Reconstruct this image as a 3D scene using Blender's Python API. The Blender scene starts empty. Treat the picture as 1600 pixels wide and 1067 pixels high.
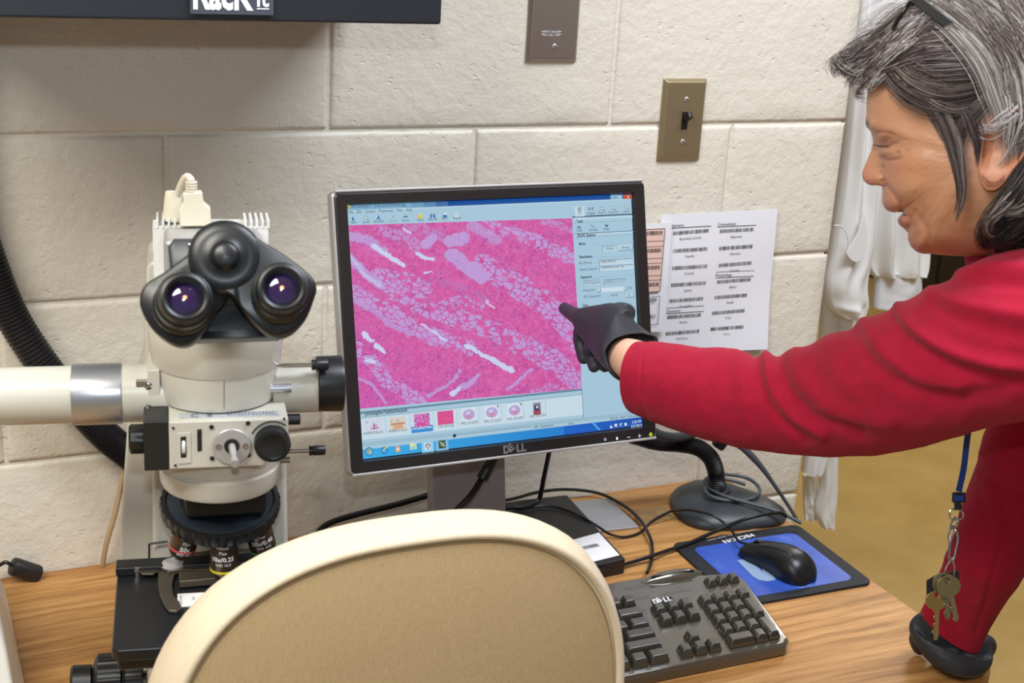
import bpy, bmesh, math, random
import numpy as np
from mathutils import Vector, Matrix, noise
from math import sin, cos, pi, radians, sqrt, exp
random.seed(7); RNG = np.random.default_rng(11)
SC = bpy.context.scene; COL = SC.collection

# ------------------------------------------------------------------ camera
F = 2167.26; YAW, PITCH, ROLL = 0.449705468, -0.310441421, 0.0591144528
CP = np.array([-0.53681316, -1.6821169, 1.60403991])
_f = np.array([sin(YAW)*cos(PITCH), cos(YAW)*cos(PITCH), sin(PITCH)])
_r = np.array([cos(YAW), -sin(YAW), 0.0]); _u = np.cross(_r, _f)
CR = cos(ROLL)*_r + sin(ROLL)*_u; CU = -sin(ROLL)*_r + cos(ROLL)*_u; CF = _f
cam = bpy.data.objects.new('camera', bpy.data.cameras.new('camera')); COL.objects.link(cam)
cam.matrix_world = Matrix(((CR[0], CU[0], -CF[0], CP[0]), (CR[1], CU[1], -CF[1], CP[1]),
                           (CR[2], CU[2], -CF[2], CP[2]), (0, 0, 0, 1)))
cam.data.sensor_width = 36; cam.data.lens = F*36/1600; cam.data.clip_start = .05
cam.data.dof.use_dof = True; cam.data.dof.focus_distance = 1.62; cam.data.dof.aperture_fstop = 11
SC.camera = cam

# ------------------------------------------------------------------ light
SC.view_settings.view_transform = 'Standard'; SC.view_settings.look = 'None'
SC.view_settings.gamma = 1; SC.view_settings.use_curve_mapping = False
SC.view_settings.exposure = 0.0
W = bpy.data.worlds.new('room_light'); SC.world = W; W.use_nodes = True
W.node_tree.nodes['Background'].inputs[0].default_value = (1.0, .97, .93, 1)
W.node_tree.nodes['Background'].inputs[1].default_value = .20

def area(name, loc, target, sx, sy, power, col):
    l = bpy.data.lights.new(name, 'AREA'); l.shape = 'RECTANGLE'; l.size = sx; l.size_y = sy
    l.energy = power; l.color = col
    o = bpy.data.objects.new(name, l); COL.objects.link(o); o.location = loc
    o.rotation_euler = (Vector(target)-Vector(loc)).to_track_quat('-Z', 'Y').to_euler()
    return o
# fluorescent ceiling fixtures of the room
area('ceiling_lamp_a', (0.75, -1.0, 2.66), (0.75, -1.0, 0), 1.2, .6, 43, (.91, .985, 1.08))
area('ceiling_lamp_b', (-1.35, -1.35, 2.66), (-1.35, -1.35, 0), 1.2, .6, 58, (1.0, .97, .88))
area('ceiling_lamp_c', (2.6, 1.6, 2.66), (2.6, 1.6, 0), 1.2, .6, 60, (1.0, .95, .85))
# the photographer's flash, just above the lens
area('camera_flash', tuple(CP + CU*.15 - CF*.02), tuple(CP + CF*1.5), .05, .03, 4.2, (.80, .90, 1.0))

# ------------------------------------------------------------------ helpers
def PX(P):
    P = np.asarray(P, float); d = P - CP; z = d @ CF
    return np.stack([800 + F*(d @ CR)/z, 533.5 - F*(d @ CU)/z], -1)
def ray(px, py): return CF*F + CR*(px-800) - CU*(py-533.5)
def Q(px, py, ax, v):                       # pixel -> point on an axis plane
    d = ray(px, py); return CP + d*((v-CP[ax])/d[ax])
def D(px, py, dep): return CP + ray(px, py)*dep/F
def QP(px, py, o, n):                       # pixel -> point on a plane
    d = ray(px, py); return CP + d*(((np.asarray(o)-CP) @ n)/(d @ n))

def catmull(pts, m):
    P = np.asarray(pts, float)
    if len(P) == 2: t = np.linspace(0, 1, m)[:, None]; return P[0]*(1-t)+P[1]*t
    P = np.vstack([2*P[0]-P[1], P, 2*P[-1]-P[-2]]); n = len(P)-3
    out = []
    for s in np.linspace(0, n-1e-9, m):
        i = int(s); t = s-i; a, b, c, d = P[i:i+4]
        out.append(.5*((2*b)+(-a+c)*t+(2*a-5*b+4*c-d)*t*t+(-a+3*b-3*c+d)*t**3))
    return np.array(out)

class MB:
    def __init__(s): s.v = []; s.f = []; s.c = []; s.m = []
    def add(s, v, f, col=None, mi=0):
        o = len(s.v); s.v.extend([tuple(map(float, p)) for p in v]); s.f.extend([tuple(i+o for i in q) for q in f])
        s.m.extend([mi]*len(f)); s.c.extend([col or (1, 1, 1)]*len(v)); return s
    def box(s, c, d, rz=0, M=None, **k):
        x, y, z = d[0]/2, d[1]/2, d[2]/2; v = []
        for a in (-x, x):
            for b in (-y, y):
                for e in (-z, z):
                    p = (a*cos(rz)-b*sin(rz)+c[0], a*sin(rz)+b*cos(rz)+c[1], e+c[2])
                    v.append(M @ Vector(p) if M is not None else p)
        return s.add(v, [(0, 1, 3, 2), (4, 6, 7, 5), (0, 4, 5, 1), (2, 3, 7, 6), (0, 2, 6, 4), (1, 5, 7, 3)], **k)
    def rings(s, R, cap=True, closed=True, **k):
        n = len(R[0]); v = [p for r in R for p in r]; f = []
        for i in range(len(R)-1):
            for j in range(n if closed else n-1):
                a = i*n+j; b = i*n+(j+1) % n; f.append((a, b, b+n, a+n))
        if cap and closed: f.append(tuple(range(n-1, -1, -1))); f.append(tuple(range((len(R)-1)*n, len(R)*n)))
        return s.add(v, f, **k)
    def tube(s, pts, rad, n=12, m=None, cap=True, **k):
        P = catmull(pts, m) if m else np.asarray(pts, float)
        if np.isscalar(rad): Rr = np.full(len(P), rad)
        elif len(rad) == len(P): Rr = np.asarray(rad, float)
        else: Rr = np.interp(np.linspace(0, 1, len(P)), np.linspace(0, 1, len(rad)), rad)
        T = np.gradient(P, axis=0); T /= np.linalg.norm(T, axis=1)[:, None]+1e-12
        a = np.array([0, 0, 1.]) if abs(T[0][2]) < .9 else np.array([1., 0, 0])
        nrm = np.cross(T[0], a); nrm /= np.linalg.norm(nrm); R = []
        for i in range(len(P)):
            nrm = nrm-T[i]*(nrm @ T[i]); nrm /= np.linalg.norm(nrm); b = np.cross(T[i], nrm)
            R.append([P[i]+Rr[i]*(cos(t)*nrm+sin(t)*b) for t in np.arange(n)*2*pi/n])
        return s.rings(R, cap, **k)
    def cyl(s, a, b, r, r2=None, n=32, **k): return s.tube([a, b], [r, r if r2 is None else r2], n, **k)
    def lathe(s, prof, o=(0, 0, 0), ax=(0, 0, 1), n=48, flute=None, **k):
        ax = np.array(ax, float); ax /= np.linalg.norm(ax)
        a = np.array([1., 0, 0]) if abs(ax[0]) < .9 else np.array([0, 1., 0])
        u = np.cross(ax, a); u /= np.linalg.norm(u); w = np.cross(ax, u); R = []
        for (r, h) in prof:
            R.append([np.array(o)+ax*h+(r*(1+(flute[1]*(sin(flute[0]*t) > 0) if flute and r > flute[2] else 0)))*(cos(t)*u+sin(t)*w)
                      for t in np.arange(n)*2*pi/n])
        return s.rings(R, True, **k)
    def prism(s, out, o, u, v, n, t0, t1, **k):      # outline in (u,v), from t0 to t1 along n
        o, u, v, n = [np.asarray(q, float) for q in (o, u, v, n)]
        if sum(out[i-1][0]*out[i][1]-out[i][0]*out[i-1][1] for i in range(len(out))) < 0: out = out[::-1]
        return s.rings([[o+u*a+v*b+n*t0 for a, b in out], [o+u*a+v*b+n*t1 for a, b in out]], True, **k)
    def quad(s, o, u, v, x0, y0, x1, y1, **k):
        return s.add([np.asarray(o)+np.asarray(u)*a+np.asarray(v)*b for a, b in ((x0, y0), (x1, y0), (x1, y1), (x0, y1))], [(0, 1, 2, 3)], **k)
    def ball(s, c, r, n=24, sc=(1, 1, 1), **k):
        R = [[np.array(c)+np.array([r*sin(p)*cos(t)*sc[0], r*sin(p)*sin(t)*sc[1], -r*cos(p)*sc[2]]) for t in np.arange(n)*2*pi/n]
             for p in np.linspace(.02, pi-.02, n//2)]
        return s.rings(R, True, **k)

def obj(name, mb, mat, parent=None, smooth=True, bevel=0, col=False, seg=2, ang=40):
    me = bpy.data.meshes.new(name); me.from_pydata(mb.v, [], mb.f)
    mats = mat if isinstance(mat, (list, tuple)) else [mat]
    for m in mats: me.materials.append(m)
    if len(mats) > 1: me.polygons.foreach_set('material_index', mb.m)
    if col:
        a = me.color_attributes.new('Col', 'FLOAT_COLOR', 'POINT')
        a.data.foreach_set('color', np.array([(*c, 1) for c in mb.c], 'f').ravel())
    me.validate(); me.update()
    bm = bmesh.new(); bm.from_mesh(me); bmesh.ops.recalc_face_normals(bm, faces=bm.faces); bm.to_mesh(me); bm.free()
    if smooth:
        me.shade_smooth(); me.set_sharp_from_angle(angle=radians(ang))
    o = bpy.data.objects.new(name, me); COL.objects.link(o)
    if bevel:
        b = o.modifiers.new('bevel', 'BEVEL'); b.width = bevel; b.segments = seg; b.limit_method = 'ANGLE'; b.angle_limit = radians(35)
        b.harden_normals = True
    if parent: o.parent = parent
    return o
def flat(name, mb, mat, parent=None, col=False): # thin printed marks: keep winding
    return obj(name, mb, mat, parent, smooth=False, col=col)
def tag(o, label=None, cat=None, group=None, kind=None):
    if label: o['label'] = label
    if cat: o['category'] = cat
    if group: o['group'] = group
    if kind: o['kind'] = kind
    return o
def thing(name, label, cat, loc, group=None):
    o = bpy.data.objects.new(name, None); COL.objects.link(o); o.empty_display_size = .05
    return tag(o, label, cat, group)       # parts are given in world space under an Empty at the origin
def settle(root, loc):                     # move the Empty to the thing's base, keep its parts where they are
    bpy_m = Matrix.Translation(Vector(loc)); root.matrix_world = bpy_m; root.location = loc
    for c in root.children: c.location = Vector(c.location)-Vector(loc)
    return root

# ------------------------------------------------------------------ materials
def srgb(h):
    h = h.lstrip('#'); c = [int(h[i:i+2], 16)/255 for i in (0, 2, 4)]
    return tuple(x/12.92 if x <= .04045 else ((x+.055)/1.055)**2.4 for x in c)
def mat(name, col, rough=.5, metal=0, spec=.5, bump=None, var=None, coat=0, emit=0, attr=False, sheen=0, trans=0, aniso=0, sss=0):
    m = bpy.data.materials.new(name); m.use_nodes = True; N = m.node_tree.nodes; Lk = m.node_tree.links
    b = N['Principled BSDF']; c = srgb(col) if isinstance(col, str) else col
    b.inputs['Base Color'].default_value = (*c, 1); b.inputs['Roughness'].default_value = rough
    b.inputs['Metallic'].default_value = metal; b.inputs['Specular IOR Level'].default_value = spec
    b.inputs['Coat Weight'].default_value = coat; b.inputs['Sheen Weight'].default_value = sheen
    b.inputs['Transmission Weight'].default_value = trans; b.inputs['Anisotropic'].default_value = aniso
    if sss: b.inputs['Subsurface Weight'].default_value = sss; b.inputs['Subsurface Radius'].default_value = (.01, .004, .002); b.inputs['Subsurface Scale'].default_value = 1
    src = None
    tc = N.new('ShaderNodeTexCoord')
    if attr:
        a = N.new('ShaderNodeAttribute'); a.attribute_name = 'Col'; src = a.outputs['Color']
    if var:                                 # (scale, amount, stretch)
        mp = N.new('ShaderNodeMapping'); mp.inputs['Scale'].default_value = var[2] if len(var) > 2 else (1, 1, 1)
        Lk.new(tc.outputs['Object'], mp.inputs['Vector'])
        nz = N.new('ShaderNodeTexNoise'); nz.inputs['Scale'].default_value = var[0]; nz.inputs['Detail'].default_value = 6
        Lk.new(mp.outputs[0], nz.inputs['Vector'])
        mr = N.new('ShaderNodeMapRange'); mr.inputs[1].default_value = .3; mr.inputs[2].default_value = .7
        mr.inputs[3].default_value = 1-var[1]; mr.inputs[4].default_value = 1+var[1]; Lk.new(nz.outputs['Fac'], mr.inputs[0])
        vm = N.new('ShaderNodeVectorMath'); vm.operation = 'SCALE'
        if src: Lk.new(src, vm.inputs[0])
        else: vm.inputs[0].default_value = c
        Lk.new(mr.outputs[0], vm.inputs['Scale']); src = vm.outputs[0]
    if src: Lk.new(src, b.inputs['Base Color'])
    if emit:
        b.inputs['Emission Strength'].default_value = emit; b.inputs['Emission Color'].default_value = (*c, 1)
        if src: Lk.new(src, b.inputs['Emission Color'])
    if bump:                                # list of (scale, strength, distance, stretch)
        prev = None
        for q in bump:
            nz = N.new('ShaderNodeTexNoise'); nz.inputs['Scale'].default_value = q[0]; nz.inputs['Detail'].default_value = 4
            mp = N.new('ShaderNodeMapping'); mp.inputs['Scale'].default_value = q[3] if len(q) > 3 else (1, 1, 1)
            Lk.new(tc.outputs['Object'], mp.inputs['Vector']); Lk.new(mp.outputs[0], nz.inputs['Vector'])
            bp = N.new('ShaderNodeBump'); bp.inputs['Strength'].default_value = q[1]; bp.inputs['Distance'].default_value = q[2]
            Lk.new(nz.outputs['Fac'], bp.inputs['Height'])
            if prev: Lk.new(prev.outputs[0], bp.inputs['Normal'])
            prev = bp
        Lk.new(prev.outputs[0], b.inputs['Normal'])
    return m
M = {}
M['black'] = mat('black_plastic', '#1c1b1c', .42, bump=[(900, .15, .0003)])
M['blackgloss'] = mat('gloss_black', '#141416', .22)
M['rubber'] = mat('black_rubber', '#17181b', .38)
M['bezel'] = mat('bezel_black', '#221f1f', .33, bump=[(1500, .1, .0002)])
M['silver'] = mat('silver_plastic', '#b4b2b3', .36, metal=.35)
M['stand'] = mat('stand_silver', '#a09a9b', .42, metal=.15)
M['steel'] = mat('brushed_steel', '#a0978f', .36, metal=.75, bump=[(300, .12, .0004, (1, 1, .03))])
M['brass'] = mat('antique_brass', '#a29172', .38, metal=.7, bump=[(300, .12, .0004, (.03, 1, 1))])
M['chrome'] = mat('chrome', '#cfcfd2', .14, metal=1)
M['alu'] = mat('machined_aluminium', '#b9bcc4', .3, metal=.8, bump=[(250, .08, .0003, (1, 1, .02))])
M['cream'] = mat('cream_enamel', '#c5c2b7', .32, coat=.15, bump=[(600, .05, .0003)])
M['white'] = mat('white_enamel', '#e4e4e2', .32)
M['mask'] = mat('scope_black', '#15171b', .36, bump=[(1200, .08, .0002)])
M['hose'] = mat('hose_black', '#1a181c', .42)
M['cable'] = mat('cable_black', '#141416', .38)
M['greycable'] = mat('cable_grey', '#474b50', .42)
M['tancable'] = mat('cable_tan', '#b49a76', .5)
M['gunmetal'] = mat('gunmetal', '#736b60', .34, metal=.75)
M['paper'] = mat('paper_white', '#e3e3ea', .75, bump=[(12, .25, .003), (60, .08, .001)])
M['pink'] = mat('paper_pink', '#e2bfb4', .75)
M['ink'] = mat('printed_ink', '#2c2a33', .8)
M['inkgrey'] = mat('printed_grey', '#6a6870', .8)
M['whiteink'] = mat('white_print', '#e6e8ee', .6)
M['gold'] = mat('brass_key', '#b89a5c', .28, metal=.9)
M['key'] = mat('nickel_key', '#a3966c', .28, metal=.9)
M['blue'] = mat('blue_webbing', '#123f94', .6, bump=[(900, .4, .0006)])
M['glove'] = mat('black_nitrile', '#303238', .5, spec=.3, bump=[(120, .35, .0016), (900, .08, .0003)])
M['red'] = mat('red_fleece', '#9e1832', .95, spec=.15, sheen=.06, bump=[(900, .5, .0010), (160, .15, .001)], var=(60, .07))
M['trouser'] = mat('dark_trouser', '#1c1d22', .85)
M['coat'] = mat('white_cotton', '#e9e8e6', .8, bump=[(8, .2, .01), (300, .1, .0005)])
M['chair'] = mat('chair_cloth', '#b09770', .95, sheen=.03, bump=[(1300, .6, .0007), (700, .35, .0006, (1, 1, .25))], var=(700, .08, (1, 1, .3)))
M['chairtop'] = mat('chair_rim', '#d6c6ac', .95, sheen=.03, bump=[(500, .4, .0007)], var=(300, .04))
M['navy'] = mat('pad_edge', '#161a22', .7)
M['glassdark'] = mat('lens_glass', '#160c22', .03, spec=.9, coat=1)
M['darkwood'] = mat('dark_cabinet', '#1d150f', .5)
M['ceiling'] = mat('ceiling_white', '#e6e3dc', .9)
M['white_key'] = mat('keyboard_legend', '#9a9aa0', .6)
def emis(name, col, s):
    return mat(name, (0, 0, 0), .5) if False else _em(name, col, s)
def _em(name, col, s):
    m = bpy.data.materials.new(name); m.use_nodes = True; N = m.node_tree.nodes; L = m.node_tree.links
    b = N['Principled BSDF']; b.inputs['Base Color'].default_value = (.01, .01, .01, 1); b.inputs['Roughness'].default_value = .45
    b.inputs['Specular IOR Level'].default_value = .3
    if col == 'attr':
        a = N.new('ShaderNodeAttribute'); a.attribute_name = 'Col'; L.new(a.outputs['Color'], b.inputs['Emission Color'])
    else: b.inputs['Emission Color'].default_value = (*srgb(col), 1)
    b.inputs['Emission Strength'].default_value = s; return m
M['screen'] = _em('lcd_pixels', 'attr', .92)
M['power'] = _em('power_led', '#b8f030', 1.2)
M['spot'] = _em('painted_light_spot', '#ffb070', 2.2)  # glow colour for painted spots of light on the microscope, no lamp of its own

# text outlines are generated once, before the scene fills up
_TX = {}
def prep_text(strings):
    os_ = []
    for s_, bold in strings:
        cu = bpy.data.curves.new('t', 'FONT'); cu.body = s_; cu.size = 1; cu.resolution_u = 2; cu.offset = bold
        o = bpy.data.objects.new('t', cu); COL.objects.link(o); os_.append((s_, bold, o, cu))
    dg = bpy.context.evaluated_depsgraph_get()
    for s_, bold, o, cu in os_:
        me = o.evaluated_get(dg).to_mesh()
        _TX[(s_, bold)] = ([tuple(v.co)[:2] for v in me.vertices], [tuple(p.vertices) for p in me.polygons])
        o.evaluated_get(dg).to_mesh_clear()
    for s_, bold, o, cu in os_: bpy.data.objects.remove(o); bpy.data.curves.remove(cu)
def text(mb, s_, o, u, v, width=None, height=None, bold=0.0, align='l', col=None, rot=0):
    vs, fs = _TX[(s_, bold)]
    xs = [p[0] for p in vs]; ys = [p[1] for p in vs]; w = max(xs)-min(xs)
    k = width/w if width else height/.7
    ky = height/.7 if height else k
    kx = k; sh = -w*kx/2 if align == 'c' else 0
    o, u, v = [np.asarray(q, float) for q in (o, u, v)]
    return mb.add([o+u*((a-min(xs))*kx+sh)+v*(b*ky) for a, b in vs], fs, col=col)
def vnoise(x, y, seed=0):
    r = np.random.default_rng(seed).random((256, 256)); xi = np.floor(x).astype(int); yi = np.floor(y).astype(int)
    fx = x-xi; fy = y-yi; fx = fx*fx*(3-2*fx); fy = fy*fy*(3-2*fy)
    g = lambda a, b: r[a % 256, b % 256]
    return (g(xi, yi)*(1-fx)+g(xi+1, yi)*fx)*(1-fy)+(g(xi, yi+1)*(1-fx)+g(xi+1, yi+1)*fx)*fy
def fbm(x, y, seed=0, o=4):
    s = 0; a = .5
    for i in range(o): s = s+a*vnoise(x*2**i, y*2**i, seed+i); a /= 2
    return s
def segdist(px, py, a, b):
    ax, ay = a; bx, by = b; dx, dy = bx-ax, by-ay; L = dx*dx+dy*dy+1e-9
    t = np.clip(((px-ax)*dx+(py-ay)*dy)/L, 0, 1); return np.hypot(px-ax-t*dx, py-ay-t*dy), t
def polydist(px, py, pts):
    d = np.full(np.shape(px), 1e9)
    for a, b in zip(pts[:-1], pts[1:]): d = np.minimum(d, segdist(px, py, a, b)[0])
    return d
UI = {}
TXT = [('RackIt', .03), ('RacK', .035), ('it', .02), ('DELL', .03), ('D', .045), ('E', .045), ('L', .045), ('C', .02), ('MICRON', .03), ('10x/0.25', .02), ('Plan', 0.), ('20x/0.40', .02), ('50x', .02), ('WD 10.5', 0.), ('Nikon', .01),
       ('SAFETY SWITCH', 0.), ('PAT. NO. 1234', 0.), ('Enter', 0.), ('Shift', 0.), ('0', 0.), ('3', 0.), ('CE', 0.)]
UITXT = [  # string, px x, px y (baseline left), px width, px cap height, bold, colour
 ('NIS-Elements F - [Liver picked frozen.jpg]', 548, 325, 85, 4.2, 0., '#123050'),
 ('File', 544, 333.5, 7, 4.2, 0., '#101820'), ('Edit', 557, 333, 7.5, 4.2, 0., '#101820'), ('Camera', 570, 332.5, 15.5, 4, 0., '#101820'),
 ('Preprocess', 591.5, 331.5, 22, 4, 0., '#101820'), ('View', 619, 330.5, 9, 4, 0., '#101820'), ('Help', 634, 330, 9, 4, 0., '#101820'),
 ('Point', 547, 349.5, 9, 3.6, 0., '#202830'), ('Zoom', 566, 349, 10, 3.6, 0., '#202830'), ('Annotate', 583, 348, 16, 3.6, 0., '#202830'),
 ('AE Area', 607, 347.5, 14, 3.6, 0., '#8898a0'), ('Focus', 628, 346.5, 11, 3.6, 0., '#202830'), ('Open', 651, 345.5, 10, 3.6, 0., '#202830'),
 ('Save As', 668, 344.5, 15, 3.6, 0., '#202830'), ('Print', 690, 343.5, 8, 3.6, 0., '#202830'), ('Report', 708, 342.5, 11.5, 3.6, 0., '#202830'),
 ('Fit', 903, 335.5, 4, 3.6, 0., '#202830'), ('Original', 916, 335, 13, 3.6, 0., '#202830'), ('Zoom In', 934, 334, 12, 3.6, 0., '#202830'),
 ('Zoom Out', 950, 333.3, 15, 3.6, 0., '#202830'), ('30.4 %', 973, 332.5, 10, 3.6, 0., '#202830'), ('1:1', 919, 328.5, 6.5, 4.5, .03, '#203040'),
 ('Tools', 900, 348, 9.5, 4, .03, '#202830'), ('Scale', 900, 362, 9, 3.6, 0., '#202830'), ('Annotate ', 919, 361, 14, 3.6, 0., '#202830'),
 ('Profile', 942.5, 360, 9, 3.6, 0., '#202830'), ('DS-Fi1 Settings', 901.5, 370.5, 28, 4.4, .03, '#202830'),
 ('Mode', 904, 383, 9.5, 3.8, .03, '#202830'), ('Normal', 946.5, 390, 11, 3.4, 0., '#202830'), ('Binning', 971, 388.5, 11, 3.4, 0., '#202830'),
 ('Resolution', 904.5, 403.5, 20, 3.8, .03, '#202830'), ('Fast (Focus)', 904, 413, 19.5, 3.8, 0., '#303840'), ('2560x1920 Fine', 938, 411, 24, 3.6, 0., '#303840'),
 ('Quality (Capture)', 905, 423, 27, 3.8, 0., '#303840'), ('1280x960 Normal - Bin', 939, 420, 35, 3.6, 0., '#303840'),
 ('Exposure', 906.5, 435, 17, 3.8, .03, '#202830'), ('Auto Exposure', 913.5, 443.8, 23, 3.8, 0., '#202830'), ('1/25 ms', 946, 442, 11, 3.6, 0., '#707c88'),
 ('Analog Gain', 910, 455.5, 18, 3.6, 0., '#303840'), ('1.0x', 980, 451.5, 7, 3.4, 0., '#303840'), ('AE Compensation', 911, 465.5, 27, 3.8, 0., '#303840'),
 ('+0.0 EV', 953, 463, 12, 3.6, 0., '#303840'), ('Color', 909, 479, 9, 3.8, .03, '#202830'),
 ('J:\\HoldingPen\\Tabitha\\Histopath', 569, 649.5, 67, 4.4, .02, '#202830'),
 ('14-000014 Skin-liv', 567, 679.5, 31, 4, 0., '#38424c'), ('14-000014 Skin.S', 606, 676, 30, 4, 0., '#38424c'), ('Liver picked frozen', 643.5, 671.5, 31, 3.6, 0., '#ffffff'),
 ('Liver good.jpg', 684.5, 668, 24, 4, 0., '#38424c'), ('IMG_3214.JPG', 720, 663.5, 26, 3.8, 0., '#38424c'), ('IMG_3213.JPG', 756, 660.5, 26, 3.8, 0., '#38424c'),
 ('IMG_3212.JPG', 792, 656.5, 25, 3.8, 0., '#38424c'), ('IMG_3211.JPG', 827, 652.5, 25, 3.8, 0., '#38424c'),
 ('62%  Uncalibrated', 833.5, 669, 30, 3.6, 0., '#303840'), ('(N/A)', 887, 663.5, 9, 3.4, 0., '#303840'), ('RGB 8bit  2560 x 1920 pixels', 952, 656, 45, 3.4, 0., '#303840'),
 ('3:28 PM', 986.5, 661.5, 14.5, 4, 0., '#e8f4ff'), ('2/27/2015', 985, 668, 17.5, 4, 0., '#e8f4ff')]
NAMES = [('Genetics', 0), ('Burnham-Curtis', 0), ('Hamlin', 0), ('French', 0), ('James', 0), ('Straughan', 0), ('Chemistry', 0), ('Kirms', 0), ('McClure', 0),
         ('Criminalistics', 0), ('Espinoza', 0), ('Norman', 0), ('Scanlan', 0), ('Morphology', 0), ('Baker', 0), ('Smith', 0), ('Trail', 0), ('Yates', 0)]
prep_text([(a, b) for a, b in TXT] + [(t[0], t[5]) for t in UITXT] + [(n, 0.) for n, _ in NAMES])

# ------------------------------------------------------------------ room shell
def wallmat(name, col):
    m = bpy.data.materials.new(name); m.use_nodes = True; N = m.node_tree.nodes; L = m.node_tree.links
    b = N['Principled BSDF']; b.inputs['Base Color'].default_value = (*srgb(col), 1); b.inputs['Roughness'].default_value = .42
    tc = N.new('ShaderNodeTexCoord')
    def bump(h, st, dist, prev):
        bp = N.new('ShaderNodeBump'); bp.inputs['Strength'].default_value = st; bp.inputs['Distance'].default_value = dist
        L.new(h, bp.inputs['Height'])
        if prev: L.new(prev.outputs[0], bp.inputs['Normal'])
        return bp
    n1 = N.new('ShaderNodeTexNoise'); n1.inputs['Scale'].default_value = 55; n1.inputs['Detail'].default_value = 5; n1.inputs['Roughness'].default_value = .6
    L.new(tc.outputs['Object'], n1.inputs[0]); p = bump(n1.outputs[0], .5, .0050, None)
    n3 = N.new('ShaderNodeTexNoise'); n3.inputs['Scale'].default_value = 240; n3.inputs['Detail'].default_value = 2
    L.new(tc.outputs['Object'], n3.inputs[0]); p = bump(n3.outputs[0], .2, .0012, p)
    wn = N.new('ShaderNodeVectorMath'); wn.operation = 'MULTIPLY_ADD'; wn.inputs[1].default_value = (.02, .02, .02)
    L.new(n1.outputs['Color'], wn.inputs[0]); L.new(tc.outputs['Object'], wn.inputs[2])
    mp = N.new('ShaderNodeMapping'); mp.inputs['Scale'].default_value = (1, 1, 1.9); L.new(wn.outputs[0], mp.inputs[0])
    vo = N.new('ShaderNodeTexVoronoi'); vo.inputs['Scale'].default_value = 62; L.new(mp.outputs[0], vo.inputs[0])
    mr = N.new('ShaderNodeMapRange'); mr.inputs[1].default_value = .05; mr.inputs[2].default_value = .26; L.new(vo.outputs[0], mr.inputs[0])
    n2 = N.new('ShaderNodeTexNoise'); n2.inputs['Scale'].default_value = 22; L.new(tc.outputs['Object'], n2.inputs[0])
    m2 = N.new('ShaderNodeMapRange'); m2.inputs[1].default_value = .50; m2.inputs[2].default_value = .60; L.new(n2.outputs[0], m2.inputs[0])
    mx = N.new('ShaderNodeMix'); mx.inputs['A'].default_value = 1; L.new(m2.outputs[0], mx.inputs['Factor']); L.new(mr.outputs[0], mx.inputs['B'])
    p = bump(mx.outputs[0], .5, .0020, p)
    L.new(p.outputs[0], b.inputs['Normal']); return m
M['wall'] = wallmat('painted_block', '#dbd4c6')
XE = .813                                        # free end of the wall, as a little column of edge values
mb = MB()
JZ = [1.308+.2032*k for k in range(6, -7, -1)]   # joints from the ceiling down; JZ[6] = 1.308
def course(z1, z0, xs):
    g = .0022
    for a, b in zip(xs[:-1], xs[1:]):
        x0, x1, zz0, zz1 = a+g, b-g, z0+g, z1-g
        if b == xs[-1]: x1 = b
        nx = max(2, int((x1-x0)/.02)); nz = 10; e = .0055
        def gr(t0, t1, n):
            k = np.linspace(t0+e, t1-e, n-1); return np.concatenate([[t0, t0+e*.35], k, [t1-e*.35, t1]])
        X = gr(x0, x1, nx); Z = gr(zz0, zz1, nz); v = []
        for j, z in enumerate(Z):
            for i, x in enumerate(X):
                d = max([.0036 if k in (0, n-1) else .0009 if k in (1, n-2) else 0 for k, n in ((i, len(X)), (j, len(Z)))])
                if x1 == b and i >= len(X)-2: d = .010 if i == len(X)-1 else .002
                w = .0012*noise.noise(Vector((x*14, z*14, 3)))
                jx = .0016*noise.noise(Vector((x*40, z*40, 9))) if j in (0, len(Z)-1) or i in (0, len(X)-1) else 0
                v.append((x+jx, d-w*.0 + (w if d == 0 else 0), z+jx))
        n = len(X); f = [(j*n+i, j*n+i+1, (j+1)*n+i+1, (j+1)*n+i) for j in range(len(Z)-1) for i in range(n-1)]
        mb.add(v, f)
for k in range(len(JZ)-1):
    off = 0 if (k-6) % 2 else .2032               # course k lies under joint JZ[k]
    xs = [off-.4064*q for q in range(6, 0, -1)] + [off + .4064*q for q in range(0, 3)]
    xs = [x for x in xs if x < XE-.03] + [XE]
    course(JZ[k], JZ[k+1], xs)
mb.box(((-2.44+XE-.008)/2, .10235, 1.30), (XE+2.44-.008, .1975, 2.60))
mb.box(((-2.44+XE-.008)/2, .1, .042), (XE+2.44-.008, .199, .084)); mb.box(((-2.44+XE-.008)/2, .1, 2.615), (XE+2.44-.008, .199, .165))
wall = obj('wall_back', mb, M['wall'], ang=60); tag(wall, kind='structure')
def floormat():
    m = bpy.data.materials.new('tan_floor'); m.use_nodes = True; N = m.node_tree.nodes; L = m.node_tree.links
    b = N['Principled BSDF']; b.inputs['Roughness'].default_value = .4; tc = N.new('ShaderNodeTexCoord')
    n = N.new('ShaderNodeTexNoise'); n.inputs['Scale'].default_value = 5; n.inputs['Detail'].default_value = 8; n.inputs['Roughness'].default_value = .7; L.new(tc.outputs['Object'], n.inputs[0])
    r = N.new('ShaderNodeValToRGB'); r.color_ramp.elements[0].position = .3; r.color_ramp.elements[1].position = .7
    r.color_ramp.elements[0].color = (*srgb('#9c8048'), 1); r.color_ramp.elements[1].color = (*srgb('#ae9259'), 1)
    L.new(n.outputs[0], r.inputs[0]); L.new(r.outputs[0], b.inputs[0]); return m
fl = MB().box((1, 0, -.02), (9, 9, .04)); tag(obj('floor', fl, floormat(), smooth=False), kind='structure')
tag(obj('ceiling', MB().box((1, 0, 2.72), (9, 9, .04)), M['ceiling'], smooth=False), kind='structure')
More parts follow.
